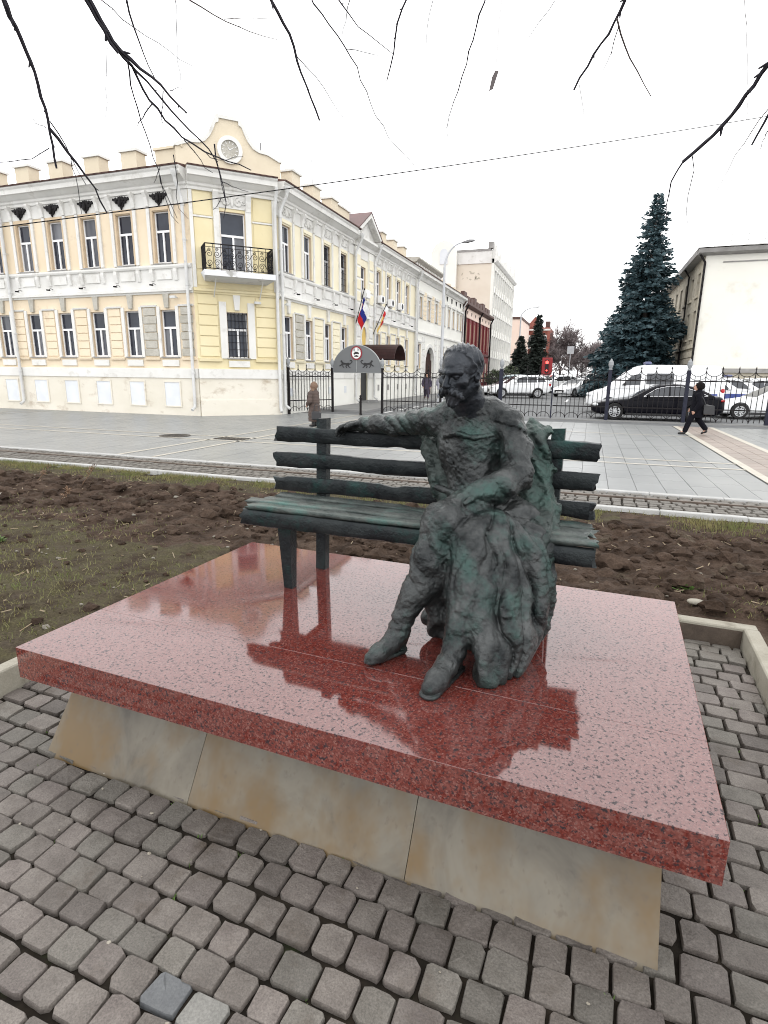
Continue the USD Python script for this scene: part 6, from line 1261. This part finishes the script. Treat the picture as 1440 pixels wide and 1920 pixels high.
# ---- seated bronze figure, in the slab frame
def statue(p):
    N1 = body_noise(p, 20, .020, 1); N2 = body_noise(p, 66, .013, 2); CR = lambda v: 1 - 2*np.abs(np.sin(v/2))**.7; N0 = (meshkit.noise(p*9, 21)-.5)*5; x, y, z = p.T
    # torso: broad chest leaning slightly forward, belt at the waist
    to = smin(ell(p, (1.845, 1.42, .93), (.186, .136, .215)), ell(p, (1.90, 1.41, .66), (.158, .150, .20)), .09)
    to = smin(to, chain(p, [(1.64, 1.44, 1.045), (1.74, 1.435, 1.105), (1.95, 1.425, 1.11), (2.045, 1.42, 1.055)], [.070, .074, .074, .078], .03), .06)
    to = smin(to, cone(p, (1.85, 1.405, 1.10), (1.832, 1.34, 1.19), .092, .078), .035)
    folds = .0040*CR(z*30 + x*22 + N0*.8)*np.clip((.86-z)/.12, 0, 1) + .0022*np.sin(x*95 + N0*.5)*np.clip((z-.74)/.1, 0, 1); to = to + folds + N1*.3
    # collar ridge and row of cartridge tubes across the chest
    for k in range(6): to = smin(to, cone(p, (1.735+.014*k, 1.300-.002*k, .95-.012*k), (1.757+.016*k, 1.290-.001*k, .85-.012*k), .0075, .0075), .004)
    to = smin(to, chain(p, [(1.73, 1.31, .985), (1.80, 1.282, 1.00), (1.90, 1.280, .985), (1.99, 1.30, 1.0)], [.014, .013, .013, .012], .01), .012)
    to = smin(to, chain(p, [(1.70, 1.30, .70), (1.85, 1.245, .675), (2.02, 1.275, .70)], [.018, .020, .018], .01), .015)
    # his right arm along the top of the bench back
    a = chain(p, [(1.655, 1.445, 1.05), (1.50, 1.50, 1.035), (1.345, 1.545, 1.005), (1.23, 1.58, 1.005), (1.125, 1.60, .998)], [.078, .064, .057, .054, .047], .03)
    a = a + .006*CR(x*60 + z*66 + N0*1.6) + N1*.7
    d = smin(to, a, .035)
    # his left arm, elbow out, forearm across to the knee
    a = chain(p, [(2.04, 1.42, 1.05), (2.105, 1.36, .93), (2.135, 1.265, .80), (2.08, 1.14, .765), (1.985, 1.045, .735)], [.084, .078, .074, .070, .058], .03)
    a = a + .0065*CR(z*55 + x*34 + N0*1.6) + N1*.7; d = smin(d, a, .025)
    # thighs; his left leg over the right
    L = chain(p, [(2.02, 1.38, .60), (1.93, 1.08, .635), (1.855, .90, .615)], [.125, .108, .096], .04)
    sh = chain(p, [(1.855, .90, .605), (1.815, .83, .44), (1.765, .745, .27), (1.735, .70, .185)], [.094, .078, .058, .050], .04)
    L = smin(L, sh + .005*CR(z*44+x*70+N0*1.5) + N1*.7, .04)
    Rl = chain(p, [(1.86, 1.38, .58), (1.955, 1.02, .53), (1.99, .88, .50), (2.0, .76, .30), (2.01, .64, .14)], [.12, .105, .09, .068, .052], .04)
    legs = smin(L, Rl, .03)
    # long coat skirt hanging from lap to hem, flaring to the ground at the viewer's right
    sk = smin(cone(p, (2.12, 1.28, .54), (2.245, .98, .10), .145, .075), cone(p, (2.06, 1.02, .55), (2.175, .64, .10), .125, .060), .07)
    sk = smin(sk, cone(p, (2.185, .72, .15), (2.168, .585, .022), .078, .036), .05)
    sk = smin(sk, cone(p, (2.215, .72, .10), (2.215, .64, .03), .075, .042), .05)
    sk = smin(sk, cone(p, (2.245, .92, .14), (2.205, .70, .03), .085, .055), .06)
    sk = smin(sk, cone(p, (2.26, 1.06, .30), (2.25, .86, .05), .095, .060), .06)
    sk = smin(sk, cone(p, (2.22, 1.12, .46), (2.26, .94, .16), .12, .085), .07)
    sk = smin(sk, cone(p, (1.98, .94, .52), (2.035, .75, .25), .115, .090), .06)
    sk = smin(sk, cone(p, (2.05, 1.00, .49), (2.115, .76, .22), .105, .080), .06); sk = smin(sk, cone(p, (2.15, 1.05, .45), (2.20, .80, .15), .115, .090), .06)
    sk = smin(sk, cone(p, (1.92, 1.0, .50), (1.845, .90, .10), .105, .07), .06); sk = smin(sk, cone(p, (1.88, .93, .46), (1.80, .83, .31), .09, .07), .05)
    sk = smin(sk, cone(p, (2.02, 1.1, .34), (2.02, 1.0, .06), .18, .16), .08)
    ph = np.arctan2(y-1.12, x-2.06); fl = .024*CR(ph*10.5 + z*4 + N0*.7) + .010*CR(ph*23 - z*7 + N0*1.0)
    sk = sk + fl*np.clip((.70-z)/.20, 0, 1) + N1*.7
    legs = smin(legs, sk, .035)
    cut = cone(p, (2.092, .48, .01), (2.082, .72, .12), .050, .046); legs = -smin(-legs, cut, .02)          # dark gap beside the boot
    cut = cone(p, (1.87, .60, .0), (1.90, .80, .05), .065, .075); legs = -smin(-legs, cut, .02)
    d = smin(d, legs, .045)
    # boots
    b1 = chain(p, [(1.745, .72, .22), (1.722, .675, .115), (1.705, .63, .075), (1.668, .565, .048), (1.644, .525, .036)], [.052, .050, .044, .042, .030], .02); b1 = smin(b1, cone(p, (1.728, .700, .075), (1.728, .690, .045), .034, .028), .02)
    b2 = chain(p, [(2.012, .65, .20), (2.012, .605, .105), (2.0, .53, .070), (1.985, .44, .046), (1.972, .385, .036)], [.056, .052, .048, .048, .036], .02); b2 = smin(b2, cone(p, (2.017, .640, .07), (2.017, .635, .03), .036, .03), .02)
    b1 = b1 + .0025*np.sin(z*110+N0)*np.clip((z-.1)/.05, 0, 1); b2 = b2 + .0025*np.sin(z*110+N0)*np.clip((z-.1)/.05, 0, 1)
    so = lambda h, t, r0, r1, z0: np.maximum(cone(p, h, t, r0, r1), np.abs(z-z0)-.009)
    b1 = np.minimum(b1, so((1.722, .68, .022), (1.646, .528, .022), .042, .036, .022)); b2 = np.minimum(b2, so((2.015, .635, .009), (1.972, .386, .009), .044, .044, .009))
    b1 = np.maximum(b1, .012-z); b2 = np.maximum(b2, .001-z); d = smin(d, smin(b1, b2, .001), .014)
    d = d + N2*np.where(z < .09, .35, 1.0)
    # hands
    d = smin(d, hand(p, (1.125, 1.60, .995), (-1, -.10, -.16), (0, -.35, -1), 1.15, .62, 1, .15) + N2*.4, .012)
    d = smin(d, hand(p, (1.985, 1.045, .735), (-.85, -.50, -.22), (-.15, -.3, -1), 1.1, .55, 1, .12) + N2*.4, .012)
    return np.maximum(d, .0005-z)
V1, F1 = mesh_sdf(statue, (.86, .30, -.012), (2.46, 1.70, 1.215), .0062)
HF = np.array([-.36, -.90, -.20]); HC_ = (1.818, 1.262, 1.306)
def hd(p):
    d = head_sdf(p, HC_, HF, (.05, .02, 1), .93); nk = chain(p, [(1.85, 1.41, 1.08), (1.838, 1.345, 1.19), (1.828, 1.30, 1.25)], [.098, .080, .076], .03)
    return smin(d, nk, .03) + body_noise(p, 60, .005, 5) + body_noise(p, 24, .005, 6)
V2, F2 = mesh_sdf(hd, (1.66, 1.06, 1.06), (2.0, 1.54, 1.48), .0034)
# burka cloak thrown over the back of the bench
def cloak(p):
    x, y, z = p.T
    d = chain(p, [(2.06, 1.64, .98), (2.15, 1.635, 1.015), (2.205, 1.635, .99)], [.045, .05, .045], .03)
    d = smin(d, chain(p, [(2.10, 1.565, .98), (2.17, 1.54, .75), (2.21, 1.47, .56), (2.235, 1.30, .53), (2.245, 1.16, .50), (2.262, 1.085, .40)], [.055, .080, .095, .085, .075, .062], .05), .05)
    d = smin(d, chain(p, [(2.17, 1.60, .98), (2.225, 1.56, .78), (2.262, 1.50, .60), (2.285, 1.32, .52), (2.30, 1.16, .47), (2.305, 1.10, .38)], [.05, .058, .062, .060, .055, .040], .04), .03)
    d = smin(d, cone(p, (2.25, 1.12, .42), (2.255, 1.02, .24), .075, .045), .05)
    d = smin(d, chain(p, [(2.12, 1.68, .99), (2.16, 1.715, .75), (2.18, 1.72, .50)], [.04, .045, .04], .03), .03)
    l = chain(p, [(1.515, 1.60, .955), (1.585, 1.575, .90), (1.66, 1.545, .74), (1.715, 1.50, .585)], [.030, .062, .085, .080], .04); l = smin(l, cone(p, (1.60, 1.60, .965), (1.74, 1.56, .95), .045, .06), .04); l = smin(l, chain(p, [(1.56, 1.65, .96), (1.62, 1.70, .75), (1.66, 1.70, .55)], [.035, .045, .04], .04), .03)
    d = np.minimum(d, l); f = .010*np.sin(x*58+6*np.sin(z*7)+y*16)
    return d + f + body_noise(p, 20, .030, 11) + body_noise(p, 58, .024, 12)
V3, F3 = mesh_sdf(cloak, (1.44, .92, .12), (2.42, 1.80, 1.10), .0075)
st_ = Thing('statue', 'bronze statue of a seated moustached man in a long coat, legs crossed', 'statue', loc=(*SO, ZS), rz=TH, world=False)
st_.part('body', (V1, F1), 'bronze_figure', smooth=True); st_.part('head', (V2, F2), 'bronze_head', smooth=True)
ck_ = Thing('cloak', 'rough green bronze cloak draped over the bench back and seat', 'cloak', loc=(*SO, ZS), rz=TH, world=False); ck_.part('cloth', (V3, F3), 'bronze_cloak', smooth=True)

# ---- passers-by
def person(name, label, x, y, rz, joints, clothes, scale=1.0):
    """joints: dict of bones for skin; clothes: list of (part name, sdf, material). Local: facing -y."""
    t = Thing(name, label, 'person', loc=(x, y, .004), rz=rz, world=False)
    V, F = mesh_sdf(joints, (-.36, -.52, -.01), (.36, .48, 1.66), .016); t.part('body', (V*scale, F), 'skin', smooth=True)
    for (n, f, m_, lo, hi) in clothes:
        V, F = mesh_sdf(f, lo, hi, .015); t.part(n, (V*scale, F), m_, smooth=True)
def simple_head(p, c, s=.8):
    return head_sdf(p, c, (0, -1, -.05), (0, 0, 1), s, hair=False, beard=False)
# woman in a long quilted coat, hand raised to her ear
def w_skin(p):
    d = smin(simple_head(p, (0, -.02, 1.30), .72), cone(p, (0, 0, 1.10), (0, -.01, 1.25), .05, .045), .03)
    d = smin(d, chain(p, [(0, .02, 1.05), (0, .02, .8)], [.13, .13], .05), .05)
    for s in (-1, 1): d = smin(d, chain(p, [(s*.08, .0, .75), (s*.08, .01, .40), (s*.085, .02, .08), (s*.085, -.07, .035)], [.07, .055, .04, .03], .03), .03)
    d = smin(d, chain(p, [(-.19, 0, 1.08), (-.27, -.04, .86), (-.16, -.14, 1.10)], [.05, .045, .035], .02), .03); d = smin(d, hand(p, (-.16, -.14, 1.10), (.45, -.05, .95), (.6, .2, 0), .8, .5), .01)
    d = smin(d, chain(p, [(.19, 0, 1.08), (.24, .0, .84), (.19, -.12, .72)], [.05, .045, .035], .02), .03); d = smin(d, hand(p, (.19, -.12, .72), (-.2, -.6, -.6), (-.6, .2, 0), .8, .5, -1), .01); return d
def w_coat(p):
    x, y, z = p.T; q = .010*np.abs(np.sin(z*30)); d = smin(chain(p, [(0, .02, 1.08), (0, .03, .85), (0, .03, .45), (.01, .04, .22)], [.155, .165, .195, .215], .06), cone(p, (-.17, .01, 1.09), (.17, .01, 1.09), .075, .075), .06)
    d = smin(d, chain(p, [(-.19, 0, 1.09), (-.285, -.04, .86), (-.175, -.135, 1.06)], [.082, .078, .062], .03), .03); d = smin(d, chain(p, [(.19, 0, 1.09), (.26, .0, .84), (.20, -.11, .74)], [.08, .075, .06], .03), .03); return np.maximum(d - q + .004, .17-z)
def w_hood(p):
    d = ell(p, (0, .025, 1.325), (.115, .125, .135)); d = np.maximum(d, -ell(p, (0, -.11, 1.30), (.075, .085, .10))); d = smin(d, cone(p, (-.08, .02, 1.17), (.08, .02, 1.17), .075, .075), .05); d = smin(d, ell(p, (0, .03, 1.45), (.03, .03, .03)), .02); return d + body_noise(p, 40, .03, 3)
def w_shoes(p): return np.minimum(*[smin(cone(p, (s*.085, .02, .16), (s*.085, .02, .05), .055, .05), cone(p, (s*.085, .0, .04), (s*.088, -.10, .032), .045, .034), .02) for s in (-1, 1)])
person('person', 'person in long brown quilted coat and fur hood, hand raised to the face', -8.62, 17.3, math.radians(-95), w_skin, [('coat', w_coat, 'coat_brown', (-.42, -.3, .12), (.42, .32, 1.25)), ('fur_hood', w_hood, 'fur_brown', (-.2, -.15, 1.02), (.2, .22, 1.55)), ('boots', w_shoes, 'shoe_black', (-.2, -.2, -.01), (.2, .12, .25))])
bg = Thing('handbag', 'dark handbag carried beside the brown quilted coat', 'bag', loc=(-8.42, 17.05, .42)); m_ = MB(); m_.box((-8.56, 16.97, .24), (-8.24, 17.12, .52), .04); bg.part('pouch', m_, 'bag_dark'); m_ = MB(); m_.tube([(-8.5, 17.05, .52), (-8.46, 17.05, .72), (-8.4, 17.05, .76), (-8.34, 17.05, .72), (-8.3, 17.05, .52)], .012, 5); bg.part('strap', m_, 'bag_dark')
# walker in black, mid-stride to the left
def m_skin(p):
    d = smin(simple_head(p, (0, -.03, 1.45), .76), cone(p, (0, 0, 1.22), (0, -.01, 1.40), .055, .05), .03); d = smin(d, chain(p, [(0, .01, 1.18), (0, .02, .86)], [.13, .13], .05), .05)
    d = smin(d, chain(p, [(.08, .0, .82), (.09, -.14, .46), (.09, -.24, .10), (.09, -.36, .045)], [.08, .06, .042, .03], .03), .03); d = smin(d, chain(p, [(-.08, .0, .82), (-.09, .12, .47), (-.09, .36, .16), (-.09, .30, .05)], [.08, .06, .042, .03], .03), .03)
    d = smin(d, chain(p, [(.2, 0, 1.2), (.25, .06, .94), (.22, -.06, .74)], [.05, .045, .035], .02), .03); d = smin(d, hand(p, (.22, -.06, .74), (-.05, -.3, -.9), (-.9, 0, 0), .85, .7, -1), .01)
    d = smin(d, chain(p, [(-.2, 0, 1.2), (-.25, .02, .94), (-.2, -.10, .78)], [.05, .045, .035], .02), .03); d = smin(d, hand(p, (-.2, -.10, .78), (.1, -.5, -.8), (.9, 0, 0), .85, .7), .01); return d
def m_coat(p):
    d = smin(chain(p, [(0, .02, 1.18), (0, .03, .95), (0, .03, .62)], [.165, .17, .205], .06), cone(p, (-.18, .01, 1.20), (.18, .01, 1.20), .075, .075), .06)
    d = smin(d, chain(p, [(.2, 0, 1.2), (.27, .06, .94), (.23, -.05, .77)], [.082, .075, .062], .03), .03); d = smin(d, chain(p, [(-.2, 0, 1.2), (-.27, .02, .94), (-.21, -.09, .80)], [.082, .075, .062], .03), .03); d = smin(d, cone(p, (-.05, .02, 1.30), (.05, .02, 1.30), .085, .085), .04); return np.maximum(d + body_noise(p, 14, .02, 6), .52-p[:,2])
def m_hair(p): d = ell(p, (0, .03, 1.475), (.135, .140, .130)); d = np.maximum(d, -ell(p, (0, -.11, 1.43), (.078, .085, .10))); return d + body_noise(p, 34, .05, 7)
def m_trs(p): return smin(chain(p, [(.085, .0, .75), (.095, -.14, .46), (.095, -.235, .12)], [.105, .085, .075], .03), chain(p, [(-.085, .0, .75), (-.095, .12, .47), (-.095, .345, .19)], [.105, .085, .075], .03), .03)
def m_shoe(p): return np.minimum(smin(cone(p, (.095, -.25, .07), (.095, -.25, .05), .048, .045), cone(p, (.095, -.28, .045), (.095, -.40, .034), .044, .034), .02), smin(cone(p, (-.095, .37, .13), (-.095, .37, .10), .048, .045), cone(p, (-.095, .36, .10), (-.095, .27, .045), .044, .034), .02))
person('person', 'person with dark curly hair in black coat walking left past the fence', 3.15, 20.0, math.radians(-90), m_skin, [('coat', m_coat, 'cloth_black', (-.42, -.32, .5), (.42, .32, 1.45)), ('hair', m_hair, 'hair_dark', (-.2, -.2, 1.28), (.2, .22, 1.68)), ('trousers', m_trs, 'cloth_black', (-.3, -.5, .03), (.3, .6, .95)), ('shoes', m_shoe, 'shoe_black', (-.25, -.5, -.01), (.25, .5, .25))])
bp_ = Thing('handbag', 'black bag hanging behind the walker in black', 'bag', loc=(3.42, 19.85, .85)); m_ = MB(); m_.hull([(3.34+a, 19.78+b, .62+c) for a, b, c in ((0, 0, .04), (.30, 0, .02), (.04, .16, 0), (.30, .14, .04), (0, .05, .30), (.28, .02, .28), (.06, .14, .32), (.26, .14, .26))]); bp_.part('pouch', m_, 'bag_dark'); m_ = MB(); m_.tube([(3.4, 19.85, .9), (3.3, 19.85, 1.1), (3.2, 19.85, 1.24)], .014, 5); bp_.part('strap', m_, 'bag_dark')
def walker(x, y, rz, label, coatm, legm, scale):
    def coat_(p): return np.maximum(m_coat(p), .58-p[:,2])
    person('person', label, x, y, rz, m_skin, [('coat', coat_, coatm, (-.42, -.32, .5), (.42, .32, 1.45)), ('hair', m_hair, 'hair_dark', (-.2, -.2, 1.28), (.2, .22, 1.68)), ('trousers', m_trs, legm, (-.3, -.5, .03), (.3, .6, .95)), ('shoes', m_shoe, 'shoe_black', (-.25, -.5, -.01), (.25, .5, .25))], scale)
walker(-10.2, 37.2, math.radians(15), 'distant person in dark violet coat on the pavement by the arch', 'coat_violet', 'coat_violet', 1.05)
walker(-9.55, 38.4, math.radians(160), 'distant person in pale jacket and jeans behind the fence', 'coat_pale', 'jeans', 1.05)
for pth in ('person_002', 'person_003'):
    pr_ = stage.GetPrimAtPath('/World/'+pth); q = pr_.GetAttribute('xformOp:translate').Get(); pr_.GetAttribute('xformOp:translate').Set(Gf.Vec3d(q[0], q[1], gz(q[1])+.104))

# ------------------------------------------------------------------ overhead cable and overhanging twigs
def unproj(px, py, dist):
    d = np.array([(px-720)/FPX, -(py-960)/FPX, -1.0]) @ CAM; return np.array([0, 0, HC]) + d/np.linalg.norm(d)*dist
A_, B_ = unproj(0, 426, 13.5), unproj(1440, 218, 21); d_ = B_-A_; q_ = np.linspace(-.25, 1.25, 40)
sag = -(q_*(1-q_))*.28
single('cable', MB().tube(A_ + np.outer(q_, d_) + np.outer(sag, [0, 0, 1]), np.linspace(.0105, .0095, 40), 5), 'iron_black', 'thin black overhead cable crossing the whole view in front of the corner building', 'cable')
tree_l = Thing('overhanging_tree', 'bare tree whose dark twigs hang into the top of the view', 'tree', loc=(-3.0, -2.2, 0)); TRUNK = np.array([-3.0, -2.2, 0.0])
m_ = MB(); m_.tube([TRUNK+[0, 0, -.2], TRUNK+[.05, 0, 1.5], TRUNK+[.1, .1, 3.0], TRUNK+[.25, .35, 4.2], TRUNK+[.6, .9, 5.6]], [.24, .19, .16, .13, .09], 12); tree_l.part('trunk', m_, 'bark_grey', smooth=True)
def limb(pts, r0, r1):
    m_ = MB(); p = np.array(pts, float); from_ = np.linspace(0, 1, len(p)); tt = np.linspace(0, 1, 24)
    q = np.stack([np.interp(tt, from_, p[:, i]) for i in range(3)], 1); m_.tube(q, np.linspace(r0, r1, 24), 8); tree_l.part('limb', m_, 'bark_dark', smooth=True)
limb([TRUNK+[.25, .35, 4.2], (-2.7, -.6, 4.9), (-2.35, 1.2, 5.15), (-1.8, 2.8, 5.2), (-1.4, 3.6, 5.15)], .08, .022)
limb([TRUNK+[.6, .9, 5.6], (-1.6, .2, 5.7), (-.5, 1.8, 5.75), (.7, 3.0, 5.7), (1.6, 4.0, 5.6)], .08, .02)
limb([TRUNK+[.25, .35, 4.2], (-3.0, -.4, 4.9), (-3.3, 1.2, 5.0), (-3.3, 2.6, 4.9)], .07, .02)
limb([(-.5, 1.8, 5.75), (.6, 1.8, 5.6), (1.6, 2.0, 5.3), (2.4, 2.4, 4.9)], .045, .018)
limb([(-2.35, 1.2, 5.15), (-2.7, 2.4, 5.1), (-3.0, 3.6, 4.8)], .035, .015)
TG = np.random.default_rng(31)
def twig(pts, d0, d1, w0, w1, mat='bark_dark', wig=1.3, nodes=True, n=None, rise=None):
    """pts: picture path at full size; d0..d1 metres from the lens; w0..w1: thickness in picture points."""
    pts = np.array(pts, float); seg = np.r_[0, np.cumsum(np.linalg.norm(np.diff(pts, axis=0), axis=1))]; n = n or max(6, int(seg[-1]/22)); s = np.linspace(0, seg[-1], n)
    P2 = np.stack([np.interp(s, seg, pts[:, i]) for i in range(2)], 1); P2[1:] += TG.normal(0, wig, (n-1, 2)); ds = np.linspace(d0, d1, n); W_ = np.linspace(w0, w1, n)*(1+TG.uniform(-.12, .16, n))
    P3 = np.array([unproj(*p, d) for p, d in zip(P2, ds)]); R3 = W_*.64*ds/FPX/2; m_ = MB(); m_.tube(P3, R3, 6)
    if nodes:
        for i in range(1, n-1):
            if TG.random() < .45:
                t = P3[i+1]-P3[i-1]; t /= np.linalg.norm(t); sd_ = np.cross(t, TG.normal(0, 1, 3)); sd_ /= np.linalg.norm(sd_); l = R3[i]*TG.uniform(2, 4.5); m_.tube([P3[i], P3[i]+sd_*l*.7+t*l*.8], [R3[i]*.8, R3[i]*.35], 4)
    tree_l.part('twig', m_, mat)
T = twig
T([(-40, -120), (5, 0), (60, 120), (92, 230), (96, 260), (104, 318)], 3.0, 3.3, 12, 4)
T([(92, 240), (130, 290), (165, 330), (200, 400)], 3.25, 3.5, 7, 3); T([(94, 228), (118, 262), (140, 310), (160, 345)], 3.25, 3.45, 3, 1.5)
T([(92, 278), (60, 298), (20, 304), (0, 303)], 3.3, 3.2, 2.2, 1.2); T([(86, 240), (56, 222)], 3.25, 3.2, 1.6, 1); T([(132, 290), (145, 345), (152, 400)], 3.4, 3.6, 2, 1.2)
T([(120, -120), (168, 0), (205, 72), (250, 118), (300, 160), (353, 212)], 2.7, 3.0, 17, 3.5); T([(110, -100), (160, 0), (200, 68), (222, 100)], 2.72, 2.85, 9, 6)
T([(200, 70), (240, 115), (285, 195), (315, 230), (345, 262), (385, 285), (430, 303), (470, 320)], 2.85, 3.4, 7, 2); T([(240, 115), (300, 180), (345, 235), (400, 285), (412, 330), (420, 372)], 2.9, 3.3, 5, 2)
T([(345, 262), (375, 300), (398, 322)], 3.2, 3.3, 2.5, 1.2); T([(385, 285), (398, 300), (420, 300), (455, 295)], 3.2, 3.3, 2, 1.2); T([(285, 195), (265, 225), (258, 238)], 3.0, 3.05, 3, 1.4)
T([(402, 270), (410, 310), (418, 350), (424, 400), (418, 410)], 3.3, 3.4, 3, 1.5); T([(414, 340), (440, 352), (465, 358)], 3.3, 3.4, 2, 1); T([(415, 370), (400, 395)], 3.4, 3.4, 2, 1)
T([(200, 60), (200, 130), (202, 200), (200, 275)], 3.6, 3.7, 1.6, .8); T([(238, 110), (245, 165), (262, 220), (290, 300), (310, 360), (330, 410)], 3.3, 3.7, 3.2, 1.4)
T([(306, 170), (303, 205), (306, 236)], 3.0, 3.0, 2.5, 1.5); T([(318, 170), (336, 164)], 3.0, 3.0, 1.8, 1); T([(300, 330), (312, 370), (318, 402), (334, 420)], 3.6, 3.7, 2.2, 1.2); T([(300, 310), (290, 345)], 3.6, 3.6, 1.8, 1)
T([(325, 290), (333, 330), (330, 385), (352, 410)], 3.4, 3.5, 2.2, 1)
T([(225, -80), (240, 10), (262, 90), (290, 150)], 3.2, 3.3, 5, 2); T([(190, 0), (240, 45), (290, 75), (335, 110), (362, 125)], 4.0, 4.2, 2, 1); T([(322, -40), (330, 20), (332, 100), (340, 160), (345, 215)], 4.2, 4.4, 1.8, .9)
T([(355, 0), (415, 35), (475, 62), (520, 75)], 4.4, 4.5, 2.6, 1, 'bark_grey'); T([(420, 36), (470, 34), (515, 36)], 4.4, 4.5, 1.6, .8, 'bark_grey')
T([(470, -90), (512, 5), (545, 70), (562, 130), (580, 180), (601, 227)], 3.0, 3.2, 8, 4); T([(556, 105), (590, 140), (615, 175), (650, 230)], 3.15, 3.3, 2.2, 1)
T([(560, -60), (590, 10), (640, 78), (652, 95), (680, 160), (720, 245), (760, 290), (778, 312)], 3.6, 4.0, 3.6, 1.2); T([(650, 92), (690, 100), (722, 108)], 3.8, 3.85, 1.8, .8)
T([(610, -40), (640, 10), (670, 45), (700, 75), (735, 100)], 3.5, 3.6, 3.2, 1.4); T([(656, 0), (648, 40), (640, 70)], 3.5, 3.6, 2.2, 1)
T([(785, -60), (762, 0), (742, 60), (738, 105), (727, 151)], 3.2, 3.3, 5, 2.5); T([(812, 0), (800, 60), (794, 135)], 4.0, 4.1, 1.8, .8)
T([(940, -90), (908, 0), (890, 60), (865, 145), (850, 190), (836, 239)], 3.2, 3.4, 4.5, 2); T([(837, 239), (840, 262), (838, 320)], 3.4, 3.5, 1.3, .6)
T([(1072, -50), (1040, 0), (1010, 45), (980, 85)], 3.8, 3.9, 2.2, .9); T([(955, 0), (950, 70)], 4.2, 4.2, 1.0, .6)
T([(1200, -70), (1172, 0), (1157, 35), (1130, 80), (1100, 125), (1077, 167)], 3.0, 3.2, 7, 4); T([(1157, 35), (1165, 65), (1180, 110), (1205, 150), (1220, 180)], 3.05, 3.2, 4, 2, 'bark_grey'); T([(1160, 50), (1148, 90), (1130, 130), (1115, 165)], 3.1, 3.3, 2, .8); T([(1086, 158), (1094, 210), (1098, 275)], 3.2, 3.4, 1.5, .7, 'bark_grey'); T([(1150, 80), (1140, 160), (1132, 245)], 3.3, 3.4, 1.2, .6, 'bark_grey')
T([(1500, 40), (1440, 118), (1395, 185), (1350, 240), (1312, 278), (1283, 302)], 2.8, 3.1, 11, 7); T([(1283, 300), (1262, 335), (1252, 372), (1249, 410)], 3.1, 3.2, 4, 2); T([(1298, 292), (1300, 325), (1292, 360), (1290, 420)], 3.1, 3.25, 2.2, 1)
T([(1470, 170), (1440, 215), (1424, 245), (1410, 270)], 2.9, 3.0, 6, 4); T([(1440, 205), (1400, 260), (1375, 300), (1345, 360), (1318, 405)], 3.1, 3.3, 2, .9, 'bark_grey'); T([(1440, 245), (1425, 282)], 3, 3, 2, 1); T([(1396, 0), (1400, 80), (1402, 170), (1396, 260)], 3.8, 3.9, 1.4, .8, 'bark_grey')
c_ = unproj(926, 152, 3.3); ax_ = unproj(931, 131, 3.3)-c_; ay_ = unproj(931, 153, 3.3)-c_; lf = [c_+ax_*a+ay_*b for a, b in ((1, .9), (.9, -.4), (.3, -1.0), (-.6, -.7), (-1.0, -.9), (-.7, .35), (0, .55), (.6, .3))]
nrm = np.cross(ax_, ay_); nrm *= .002/np.linalg.norm(nrm); m_ = MB(); m_.hull([p+nrm*s for p in lf for s in (-1, 1)]); lfp = tree_l.part('dead_leaf', m_, 'dead_leaf')
m_ = MB(); m_.tube([unproj(930, 132, 3.3), unproj(936, 40, 3.3), unproj(948, -60, 3.35)], .0012, 4); tree_l.part('thread', m_, 'bark_grey')

# things of one kind share a group
for pr_ in list(stage.GetPrimAtPath('/World').GetChildren()):
    n_ = pr_.GetName().rsplit('_', 1)[0] if pr_.GetName()[-3:].isdigit() else pr_.GetName()
    g_ = {'spruce': 'spruces along the street', 'bare_tree': 'bare street trees far away', 'weed': 'green weeds in the bed', 'dry_plant': 'dry plants in the bed', 'shrub': 'shrubs by the far street lamp', 'flag': 'flags over the entrance', 'street_lamp': 'street lamps', 'fence': 'black iron fences', 'person': 'passers-by', 'stone': 'loose pale stones', 'car': 'cars in the car park', 'handbag': 'bags carried by passers-by'}.get(n_)
    if g_: pr_.SetCustomDataByKey('group', g_)
